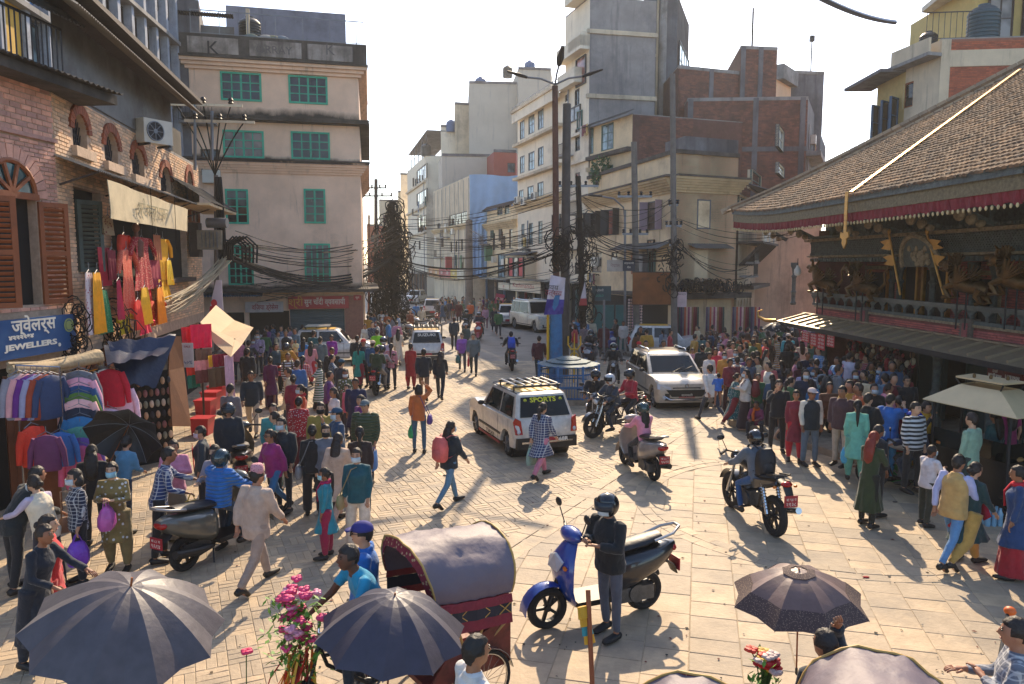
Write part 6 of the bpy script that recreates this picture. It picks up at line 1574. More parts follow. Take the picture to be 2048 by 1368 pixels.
 for sg in(-1,1):
  mb=MB();mb.extr([(sg*W*.26,hf+.03,hood-.32),(sg*W*.28,hf+.02,hood-.20),(sg*(W/2-.01),hf-.06,hood-.10),(sg*(W/2-.0),hf-.02,hood-.26)],(0,-.14,0));lbuild(mb,'headlamp',M_lampc,t)
  mb=MB();mb.disc((sg*(W/2-.2),hf+.005,zb+.2),.055,(0,1,0),.03,12);lbuild(mb,'fog_lamp',M_lampc,t)
  mb=MB();mb.extr([(sg*(W/2-.025),-hf-.02,belt-.30),(sg*(W/2-.18),-hf-.035,belt-.30),(sg*(W/2-.14),-hf-.02,belt-.0),(sg*(W/2-.04),-hf+.02,belt+.06),(sg*(W/2-.005),-hf+.08,belt-.05)],(0,.05,0));lbuild(mb,'tail_lamp',M_lampr,t)
  mb=MB();mb.ell((sg*(W/2-.09),-hf-.02,belt-.24),(.04,.03,.05),8,6);lbuild(mb,'reverse_lamp',M_lampc,t,True)
 mb=MB();mb.box(-W/2+.04,W/2-.04,-hf-.05,-hf+.05,zb+.08,.52);lbuild(mb,'rear_bumper',M_plast,t)
 mb=MB();mb.box(-.24,.24,hf+.012,hf+.03,zb+.2,zb+.34);lbuild(mb,'number_plate',M_plate,t)
 mb=MB();mb.box(-.22,.22,-hf-.062,-hf-.05,zb+.2,zb+.33);lbuild(mb,'number_plate',M_plate,t)
 for sg in(-1,1):mb=MB();mb.bar((sg*.12,lerp(z0,y1,roof1)+.02,z0-.01),(sg*.12-.45,lerp(z0,y1,roof1)-.12,z0+.16),.015);lbuild(mb,'wiper',M_plast,t)
 return t,lerp,(y0,y1,roof0,roof1,wb,wt)
def paint(t,c):
 def rec(o):
  if o.type=='MESH' and any(s_.material and s_.material.name.startswith(('car paint','bike paint'))for s_ in o.material_slots):setc(o,c)
  for ch in o.children:rec(ch)
 rec(t)
def place(tpl,p,face,label,cat,c=None,group=None,first=[]):
 if tpl.name in first:t=copy_tree(tpl)
 else:t=tpl;first.append(tpl.name)
 t.location=p;t.rotation_euler=(0,0,R(face));tag(t,label,cat,group)
 if c:paint(t,c)
 return t
TX,txl,txd=car_template('taxi',3.45,1.50,1.46,.90,.92,.78,-1.42,.28)
def roof_rack(t,H=1.46):
 mb=MB();mb.add([(-.52,-1.3,H+.003),(.52,-1.3,H+.003),(.52,.1,H+.003),(-.52,.1,H+.003)],[(0,1,2,3)]);lbuild(mb,'yellow_roof_panel',M_taxi,t)
 mb=MB()
 for sg in(-1,1):mb.tube([(sg*.56,-1.35,H-.02),(sg*.56,.1,H-.02)],.012,6)
 rk=lbuild(mb,'roof_rack',M_chrome,t)
 for k in range(6):mb=MB();mb.box(-.02+(-.5+.2*k),.02+(-.5+.2*k),-1.15,-.15,H+.12,H+.145);lbuild(mb,'rack_slat',M_bulb,rk)
 for y in(-1.15,-.65,-.15):mb=MB();mb.box(-.56,.56,y-.03,y+.03,H+.08,H+.12);lbuild(mb,'rack_bar',M_plast,rk)
 for sg in(-1,1):
  for y in(-1.1,-.2):mb=MB();mb.box(sg*.54-.015,sg*.54+.015,y-.015,y+.015,H-.06,H+.09);lbuild(mb,'rack_foot',M_plast,rk)
roof_rack(TX)
mb=MB();mb.box(-.6,.6,-1.80,-1.76,.40,.44);lbuild(mb,'bumper_bar',M_chrome,TX)
def yelroof(t,H,y0=-1.2,y1=.1,hw=.5):
 mb=MB();mb.add([(-hw,y0,H+.003),(hw,y0,H+.003),(hw,y1,H+.003),(-hw,y1,H+.003)],[(0,1,2,3)]);lbuild(mb,'yellow_roof_panel',M_taxi,t)
HB,_,_=car_template('taxi_plain',3.45,1.50,1.46,.90,.92,.78,-1.42,.28);HB.name='taxi';yelroof(HB,1.46)
I2,_,_=car_template('hatchback_car',3.98,1.74,1.50,.95,.90,.95,-1.55,.12,.32)
SV,_,_=car_template('suv',4.45,1.82,1.93,1.12,1.14,.85,-2.0,.42,.37,box=True)
for sg in(-1,1):
 mb=MB();mb.tube([(sg*.62,-1.3,1.53),(sg*.62,-1.2,1.60),(sg*.60,-.1,1.60),(sg*.60,.0,1.53)],.018,6);lbuild(mb,'roof_rail',M_chrome,I2,True)
 mb=MB();mb.tube([(sg*.66,-1.8,1.9),(sg*.66,-1.7,1.98),(sg*.64,.1,1.98),(sg*.64,.2,1.9)],.02,6);lbuild(mb,'roof_rail',M_chrome,SV,True)
mb=MB();mb.extr([(-.62,2.0,.62),(.62,2.0,.62),(.45,2.0,.42),(-.45,2.0,.42)],(0,.03,0));lbuild(mb,'lower_grille',M_plast,I2)
mb=MB();mb.tube([(-.8,1.93,.5),(-.5,2.03,.33),(.5,2.03,.33),(.8,1.93,.5)],.035,8);lbuild(mb,'bumper_guard',M_chrome,I2,True)
mb=MB();mb.torus((0,2.005,.74),.05,.012,(0,1,0),18,6,wide=1);lbuild(mb,'badge',M_chrome,I2)
def g0(px,py):p=atz(px,py);return p
main=place(TX,g0(1038,884),20,'white taxi with SPORTS on its rear window and a white roof rack, seen from behind','taxi','c4beb2')
def car_text(t,s_,size,pos,up_,mt,rx=None,width=None):
 Mx=frameM(pos,(1,0,0),up_);text_mesh(s_,size,Mx,mt,'lettering',None,.004,bold=.004,width=width).parent=t
M_yl=mat('yellow green decal','c9c62a',.5,bmp=0,var=.05)
nrm_up=V((0,txl(1.3,txd[0],txd[2])-txl(1.0,txd[0],txd[2]),.3)).normalized()
yy_=lambda z:txl(z,txd[0],txd[2])
car_text(main,'SPORTS',.15,(0,yy_(1.30)-.028,1.30),nrm_up,M_yl,width=.62)
for sg in(-1,1):car_text(main,'®',.09,(sg*.42,yy_(1.30)-.028,1.30),nrm_up,M_yl)
car_text(main,'668R',.11,(.34,-1.80,.46),(0,0,1),M_wh,width=.3)
for sg in(-1,1):mb=MB();mb.box(sg*.756-.006,sg*.756+.006,-.75,.82,.20,.255);lbuild(mb,'red_sill_stripe',mat('red stripe','9a1c24',.5,bmp=0),main)
def side_text(t,s_,size,y,z,mt,W=1.5,width=None):
 text_mesh(s_,size,frameM((-W/2-.012,y,z),(0,-1,0),(0,0,1)),mt,'lettering',None,.004,width=width).parent=t
side_text(main,'TAXI',.13,-.05,.33,mat('dark decal','22242a',.5,bmp=0),width=.6)
M_decal=mat('pale decal','8f8d86',.6,bmp=0)
hb=place(I2,g0(1333,797),185,'silver hatchback seen from the front with roof rails and red number plate','car','b5aa98')
text_mesh('बागमती',.09,frameM((0,2.035,.46),(-1,0,0),(0,0,1)),M_wh,'lettering',None,.003,width=.34).parent=hb
place(HB,g0(1330,712),262,'white taxi with plain yellow roof parked side on before the scarf shops','taxi','c9c6c2')
tl=place(TX,g0(668,722),278,'white taxi side on in front of the roller shutter, hidden by the crowd','taxi','c6c2bd')
sz=place(TX,g0(852,720),8,'white taxi with SUZUKI across its rear window, left of the street','taxi','c3c0ba')
for o in list(sz.children):
 if o.name.startswith('lettering')or o.name.startswith('red_sill'):bpy.data.objects.remove(o)
for o in list(tl.children):
 if o.name.startswith('lettering')or o.name.startswith('red_sill'):bpy.data.objects.remove(o)
car_text(sz,'SUZUKI',.17,(0,yy_(1.27)-.028,1.27),nrm_up,M_wh,width=.75)
place(SV,g0(1072,660),205,'cream white SUV with roof rails standing left of the banner pole','suv','cfc9b8')
for px,py,fc,lb,tp in((1016,650,182,'small white taxi just left of the cream SUV',HB),(866,632,5,'grey taxi driving away far down the street',HB),(832,607,170,'farthest white taxi by the orange shop signs',HB)):
 place(tp,g0(px,py),fc,lb,'taxi','b8b6b0')
 # two-wheelers
M_bp=objmat('bike paint',None,.28,.02,coat=.8);M_eng=mat('engine alloy','5c5e60',.45,.7,var=.3,scale=12,bmp=.3)
def motorcycle_tpl(name='motorcycle'):
 t=thing(name,(0,0,0));r=.30
 for y,n_ in((.66,'front'),(-.62,'rear')):wheel((0,y,r),r,.10 if y>0 else .12,t,6,True)
 mb=MB()
 for sg in(-1,1):mb.tube([(sg*.08,.66,.30),(sg*.08,.50,.66),(sg*.08,.42,.92)],[.028,.026,.022],8)
 lbuild(mb,'front_fork',M_chrome,t,True)
 mb=MB();P=[[(x,.66+.345*math.cos(a),.3+.345*math.sin(a))for x in(-.06,-.03,.03,.06)]for a in[R(x)for x in range(20,151,13)]];mb.sheet(P,.006);lbuild(mb,'front_mudguard',M_bp,t,True)
 mb=MB();mb.tube([(-.36,.30,1.02),(-.28,.36,1.04),(-.1,.42,.98),(.1,.42,.98),(.28,.36,1.04),(.36,.30,1.02)],.014,6)
 hbr=lbuild(mb,'handlebar',M_plast,t,True)
 for sg in(-1,1):
  mb=MB();mb.tube([(sg*.27,.37,1.04),(sg*.41,.27,1.01)],.022,8);lbuild(mb,'grip',M_plast,t)
  mb=MB();mb.tube([(sg*.26,.37,1.04),(sg*.34,.37,1.2)],.007,5);mb.ell((sg*.37,.37,1.24),(.065,.02,.042),10,6);lbuild(mb,'mirror',M_plast,t,True)
 mb=MB();mb.ell((0,.54,.88),(.10,.09,.10),12,8);lbuild(mb,'headlamp_cowl',M_bp,t,True);mb=MB();mb.ell((0,.585,.87),(.075,.06,.07),12,8);lbuild(mb,'headlamp',M_lampc,t,True)
 mb=MB();mb.tube([(0,.40,.90),(0,.30,.91),(0,.10,.88),(0,-.08,.80)],[(.10,.06),(.155,.10),(.14,.11),(.08,.06)],14);lbuild(mb,'fuel_tank',M_bp,t,True)
 mb=MB();mb.tube([(0,.06,.80),(0,-.2,.80),(0,-.5,.84),(0,-.72,.88)],[(.09,.05),(.13,.055),(.12,.05),(.08,.035)],12);lbuild(mb,'seat',M_seat,t,True)
 for sg in(-1,1):
  mb=MB();mb.extr([(sg*.10,.02,.72),(sg*.12,-.3,.62),(sg*.10,-.82,.82),(sg*.09,-.80,.86),(sg*.12,-.3,.76)],(sg*.03,0,0));lbuild(mb,'side_panel',M_bp,t)
  mb=MB();mb.tube([(sg*.11,-.60,.33),(sg*.12,-.45,.74)],.028,8)
  for k in range(8):mb.torus((sg*(.11+.0014*k),-.58+.015*k,.40+.04*k),.034,.008,(0,.35,1),10,4)
  lbuild(mb,'shock_absorber',M_chrome,t)
  mb=MB();mb.tube([(sg*.06,-.05,.28),(sg*.22,-.05,.27)],.018,6);lbuild(mb,'foot_peg',M_plast,t)
 mb=MB();mb.box(-.11,.11,-.12,.22,.30,.50);mb.tube([(0,.1,.48),(0,.24,.70)],.09,10)
 for k in range(6):mb.disc((0,.12+.022*k,.51+.035*k),.115,(0,.55,.84),.010,12)
 mb.disc((.12,.0,.38),.10,(1,0,0),.05,14);mb.disc((-.12,.0,.38),.10,(1,0,0),.05,14);lbuild(mb,'engine',M_eng,t)
 mb=MB();mb.tube([(0,.40,.92),(0,.42,.55),(0,.30,.28),(0,-.15,.26),(0,-.25,.6),(0,-.75,.80)],.02,6);mb.tube([(0,-.15,.28),(.09,-.62,.30)],.022,6);mb.tube([(0,-.15,.28),(-.09,-.62,.30)],.022,6);lbuild(mb,'frame',M_plast,t)
 mb=MB();mb.tube([(.05,.26,.55),(.10,.34,.42),(.13,.18,.26),(.15,-.3,.27),(.17,-.5,.34),(.19,-.92,.46)],[.02,.02,.022,.035,.055,.05],10);lbuild(mb,'exhaust',M_chrome,t,True)
 mb=MB();mb.tube([(0,-.74,.86),(0,-.9,.84),(0,-.98,.72),(0,-1.0,.58)],[(.08,.03),(.07,.02),(.06,.01),(.06,.01)],8);lbuild(mb,'rear_mudguard',M_plast,t,True)
 mb=MB();mb.ell((0,-.90,.845),(.085,.06,.04),12,6);lbuild(mb,'tail_lamp',M_lampr,t,True)
 mb=MB();mb.box(-.10,.10,-1.03,-1.015,.56,.72);lbuild(mb,'number_plate',M_plate,t);text_mesh('बा ९४ प',.055,frameM((0,-1.032,.665),(1,0,0),(0,0,1)),M_wh,'lettering',None,.002,width=.15).parent=t;text_mesh('२१३८',.07,frameM((0,-1.032,.60),(1,0,0),(0,0,1)),M_wh,'lettering',None,.002,width=.15).parent=t
 mb=MB();mb.tube([(-.1,-.55,.9),(-.11,-.8,.95),(0,-.88,.96),(.11,-.8,.95),(.1,-.55,.9)],.013,6);lbuild(mb,'grab_rail',M_plast,t,True)
 for sg in(-1,1):mb=MB();mb.ell((sg*.16,-.86,.80),(.03,.025,.02),8,5);lbuild(mb,'indicator',M_lampo,t)
 return t
def scooter_tpl(name='scooter'):
 t=thing(name,(0,0,0));r=.23
 for y in(.62,-.56):wheel((0,y,r),r,.10,t,5,True)
 mb=MB();P=[[(x,.62+.285*math.cos(a),.23+.285*math.sin(a)-abs(x)*.3)for x in(-.08,-.05,0,.05,.08)]for a in[R(x)for x in range(0,161,16)]];mb.sheet(P,.008);lbuild(mb,'front_mudguard',M_bp,t,True)
 mb=MB();mb.tube([(0,.60,.26),(0,.46,.62)],.03,8);lbuild(mb,'front_fork',M_plast,t)
 rs=[]
 for z,y,hw,dp in((.22,.30,.10,.05),(.30,.36,.16,.06),(.45,.42,.22,.08),(.62,.43,.24,.11),(.76,.40,.20,.13),(.88,.34,.13,.10),(.95,.30,.09,.06)):
  rs.append([(hw*math.cos(a),y+dp*(math.sin(a)if math.sin(a)>0 else .25*math.sin(a)),z)for a in[2*math.pi*j/16 for j in range(16)]])
 mb=MB();mb.rings(rs);lbuild(mb,'leg_shield',M_bp,t,True)
 mb=MB();mb.extr([(-.11,.545,.66),(.11,.545,.66),(.15,.50,.76),(0,.515,.82),(-.15,.50,.76)],(0,.02,-.01));lbuild(mb,'headlamp',M_lampc,t)
 mb=MB();mb.ell((0,.34,.99),(.19,.10,.085),14,8);lbuild(mb,'handlebar_cowl',M_bp,t,True)
 mb=MB();mb.tube([(-.36,.24,1.0),(-.2,.31,1.0),(.2,.31,1.0),(.36,.24,1.0)],.018,6);lbuild(mb,'handlebar',M_plast,t)
 for sg in(-1,1):
  mb=MB();mb.tube([(sg*.20,.32,1.05),(sg*.30,.33,1.2)],.007,5);mb.ell((sg*.33,.33,1.25),(.07,.02,.05),10,6);lbuild(mb,'mirror',M_plast,t,True)
  mb=MB();mb.ell((sg*.17,.5,.70),(.04,.02,.025),8,5);lbuild(mb,'indicator',M_lampo,t)
 mb=MB();mb.box(-.17,.17,-.15,.34,.24,.30);lbuild(mb,'floor_board',M_plast,t)
 rs=[]
 for y,hw,z0,z1 in((.0-.12,.12,.28,.66),(-.2,.17,.28,.72),(-.4,.21,.36,.74),(-.62,.19,.45,.76),(-.82,.13,.56,.78),(-.93,.06,.66,.76)):
  rs.append([(hw*math.copysign(abs(math.cos(a))**.7,math.cos(a)),y,(z0+z1)/2+(z1-z0)/2*math.copysign(abs(math.sin(a))**.7,math.sin(a)))for a in[2*math.pi*j/16 for j in range(16)]])
 mb=MB();mb.rings(rs[::-1]);lbuild(mb,'rear_body',M_bp,t,True)
 mb=MB();mb.tube([(0,-.06,.73),(0,-.25,.77),(0,-.5,.80),(0,-.74,.84)],[(.09,.04),(.14,.055),(.14,.055),(.10,.04)],14);lbuild(mb,'seat',M_seat,t,True)
 mb=MB();mb.tube([(-.12,-.62,.82),(-.13,-.85,.88),(-.05,-.98,.92),(.05,-.98,.92),(.13,-.85,.88),(.12,-.62,.82)],.017,8);lbuild(mb,'grab_rail',M_rim,t,True)
 mb=MB();mb.ell((0,-.90,.69),(.11,.05,.05),12,6);lbuild(mb,'tail_lamp',M_lampr,t,True)
 mb=MB();mb.tube([(0,-.80,.55),(0,-.92,.48),(0,-.96,.38)],[(.09,.02),(.09,.015),(.08,.01)],8);lbuild(mb,'rear_mudguard',M_plast,t,True)
 mb=MB();mb.box(-.10,.10,-.975,-.96,.42,.56);lbuild(mb,'number_plate',M_plate,t);text_mesh('बा ८८ प',.05,frameM((0,-.977,.52),(1,0,0),(0,0,1)),M_wh,'lettering',None,.002,width=.15).parent=t;text_mesh('९६१४',.065,frameM((0,-.977,.46),(1,0,0),(0,0,1)),M_wh,'lettering',None,.002,width=.15).parent=t
 mb=MB();mb.box(-.13,.05,-.62,-.2,.18,.34);mb.disc((-.12,-.4,.27),.10,(1,0,0),.06,14);lbuild(mb,'engine',M_eng,t)
 mb=MB();mb.tube([(.1,-.2,.22),(.15,-.45,.25),(.17,-.85,.33)],[.025,.055,.05],10);lbuild(mb,'exhaust',M_plast,t,True)
 mb=MB();mb.bar((0,-.12,.2),(.12,-.22,.0),.02);lbuild(mb,'stand',M_plast,t)
 return t
MC=motorcycle_tpl();SCT=scooter_tpl()
def bike(kind,px,py,face,label,c,group=None,lean=0,scale=1.0,pt=None):
 p=pt if pt is not None else g0(px,py);t=place(MC if kind=='m' else SCT,p,face,label,'motorcycle' if kind=='m' else 'scooter',c,group)
 t.scale=(scale,)*3
 if lean:t.rotation_euler=(Matrix.Rotation(R(face),3,'Z')@Matrix.Rotation(R(lean),3,'Y')).to_euler()
 return t
def rider(t,top,bot,label,ex=(('helmet','15171b'),),pose='ride',dy=-.18,dz=0,hair=None,sex='m',**k):
 s_=t.scale[0];f=t.rotation_euler[2];p=V(t.location)+Matrix.Rotation(f,3,'Z')@V((0,dy*s_,0));p.z=dz
 return person(None,math.degrees(f),pose,top,bot,label,hair,ex=ex,sex=sex,rootloc=p,**k)
 # riders and their machines
def yaw(a,b):
 p,q=g0(*a),g0(*b);d=q-p;return math.degrees(math.atan2(-d.x,d.y))
b1=bike('s',1188,1250,0,'blue scooter with black seat parked on its stand in the foreground','1a3f94',pt=(g0(1088,1258)+g0(1300,1215))/2)
b1.rotation_euler[2]=R(yaw((1300,1215),(1088,1258)));b1.scale=(1.12,)*3
for o_ in b1.children:
 if o_.name.startswith('rear_body'):setc(o_,'1a1c22')
person((1222,990),128,'phone',('jacket','10171b'),('jeans','4b5260'),'rider in black jacket, helmet and mask standing beside the blue scooter holding a phone',None,1.68,'m',(('helmet','10141a'),'mask'),0,shoe='14161a')
b2=bike('m',1508,1010,0,'black motorcycle with red rear lamp crossing the right of the square','17181c',pt=(g0(1462,1015)+g0(1552,1075))/2)
b2.rotation_euler[2]=R(yaw((1552,1075),(1462,1015)));b2.scale=(1.1,)*3
r2=rider(b2,('jacket','5a6470'),('jeans','1c4d80'),'motorcyclist in grey jacket and black helmet with a black backpack',lod=0,bag=[('backpack','171a20',0,'black backpack with yellow piping on the back of the motorcyclist')])
b3=bike('s',1280,950,0,'silver brown scooter ridden by the woman in pink','8a8078',pt=(g0(1243,925)+g0(1318,968))/2)
b3.rotation_euler[2]=R(yaw((1318,968),(1243,925)));b3.scale=(1.08,)*3
rider(b3,('sweater','d98a9e'),('trousers','16181d'),'woman in pink sweater with long black hair riding the silver brown scooter',(('helmet','1a3a3c'),),'scoot',hair='long',sex='f',lod=0)
b4=bike('m',1230,870,122,'black motorcycle carrying two, with the silver helmeted driver','1c1d20');b4.scale=(1.05,)*3
rider(b4,('jacket','2b3644'),('jeans','26303c'),'driver in dark jacket and shiny silver helmet beside the white taxi',(('helmet','b9bcc0'),),dy=.02)
rider(b4,('sweater','a01c30'),('jeans','1a1d24'),'passenger in red sweater and black hood behind the silver helmeted driver',(('helmet','15181c'),),'pillion',-.52)
b5=bike('m',1190,858,176,'motorcycle facing the camera with red plate between the two cars','b8b8ba')
rider(b5,('jacket','12161b'),('jeans','20242c'),'rider in black padded jacket and black helmet facing the camera',(('helmet','0e1013'),),lod=0)
b6=bike('s',1180,735,160,'dark scooter coming forward with its headlamp lit yellow','1a2336')
rider(b6,('jacket','141820'),('trousers','15181d'),'masked scooter rider in dark clothes beside the yellow trident',(('helmet','1c2c2e'),'mask'),'scoot')
b7=bike('m',1226,775,172,'black motorcycle coming forward just left of the silver hatchback','15161a')
rider(b7,('jacket','12181e'),('jeans','181c22'),'masked motorcyclist in black next to the silver hatchback',(('helmet','20342c'),'mask'))
b8=bike('m',1022,738,4,'motorcycle with glowing tail lamp riding away up the street','1a1a1e')
rider(b8,('jacket','10161d'),('trousers','14181d'),'rider in black with a bright blue backpack riding away',(),hair='short',bag=[('backpack','1d4fc4',0,'bright blue backpack on the rider going up the street')])
b9=bike('m',762,785,355,'motorcycle carrying two seen from behind among the shoppers','202226')
rider(b9,('jacket','24371f'),('trousers','7a6a58'),'pillion rider in dark green jacket seen from behind',(),'pillion',-.5,hair='short')
rider(b9,('shirt','8a8890'),('jeans','2a3340'),'helmeted driver in pale shirt ahead of the dark green pillion rider',(('helmet','161a20'),),dy=.02)
b10=bike('s',933,672,176,'dark scooter riding towards the camera, left of two in the street','202830');rider(b10,('jacket','1e2c2c'),('trousers','1a1e22'),'masked rider with green helmet on the dark scooter in the street',(('helmet','2c4436'),'mask'),'scoot',lod=2)
b11=bike('s',958,680,178,'red scooter riding towards the camera in the middle of the street','a81c26');rider(b11,('jacket','1c2438'),('trousers','1c1e26'),'rider in navy on the red scooter',(('helmet','b0b2b6'),),'scoot',lod=2);rider(b11,('sweater','7a3a30'),('trousers','1c1e26'),'passenger in brown red behind the red scooter rider',(),'pillion',-.5,hair='short',lod=2)
b12=bike('s',876,645,0,'red scooter seen from behind next to the far grey taxi','9a2430');rider(b12,('jacket','3a3834'),('trousers','20201f'),'rider in brown grey jacket on the far red scooter',(),'scoot',hair='short',lod=2)
b13=bike('s',1216,705,200,'blue scooter parked before the teal doored shop','1a3a8c')
b14=bike('s',430,1130,0,'dark grey scooter with red tail lamp under the blue waistcoat rider','56564e',pt=(g0(352,1150)+g0(520,1075))/2);b14.rotation_euler[2]=R(yaw((352,1150),(520,1075)));b14.scale=(1.12,)*3
rider(b14,('puffer','1c6ab4'),('jeans','2a3a4a'),'man in bright blue quilted jacket and dark helmet on the grey scooter',(('helmet','143038'),'mask'),'scoot',lod=0,dy=.0)
b15=bike('s',485,965,20,'black scooter with large red tail lamp parked by the clothes stalls','161a1e');b15.scale=(1.08,)*3
b16=bike('m',1820,985,60,'black and white motorcycle beside the street food cart','a8a6a4');rider(b16,('jacket','1a2a46'),('jeans','2a3646'),'rider in navy jacket and blue helmet beside the food cart',(('helmet','1a2f9c'),'mask'),lod=0)
b17=bike('m',500,765,10,'motorcycle parked in front of the open shop of the pink building','2a2a2e');rider(b17,('jacket','16202a'),('jeans','2e3640'),'rider in black seen from behind below the cream tarpaulin',(),hair='short')
b18=bike('m',575,775,0,'red motorcycle under the yellow quilted jacket','8c1a24');rider(b18,('puffer','c78a1c'),('jeans','22282e'),'rider in mustard yellow quilted jacket seen from behind',(('helmet','34363c'),))
prow=[(800,640,'grey'),(775,650,'dark red'),(810,660,'black'),(838,668,'white'),(790,672,'dark blue'),(826,684,'silver'),(758,662,'brown'),(848,656,'black and red'),(815,648,'maroon'),(770,676,'green')]
pc=['6a6a6e','7a1c22','17181a','b8b6b2','1c2a4a','9a9a9c','5a3c2c','2a1416','5a1c28','24402c']
for(x,y,c_),h_ in zip(prow,pc):bike('m',x,y,rnd.uniform(60,110),c_+' motorcycle in the row parked by the cable poles',h_,'motorcycles parked by the cable poles',lean=rnd.uniform(-8,0))
for(x,y,c_),h_ in zip([(898,618,'black'),(905,628,'grey'),(893,640,'dark blue')],['151618','5c5c60','1c2a44']):bike('m',x,y,175,c_+' motorcycle standing right of the far grey taxi',h_,'motorcycles in the far street')
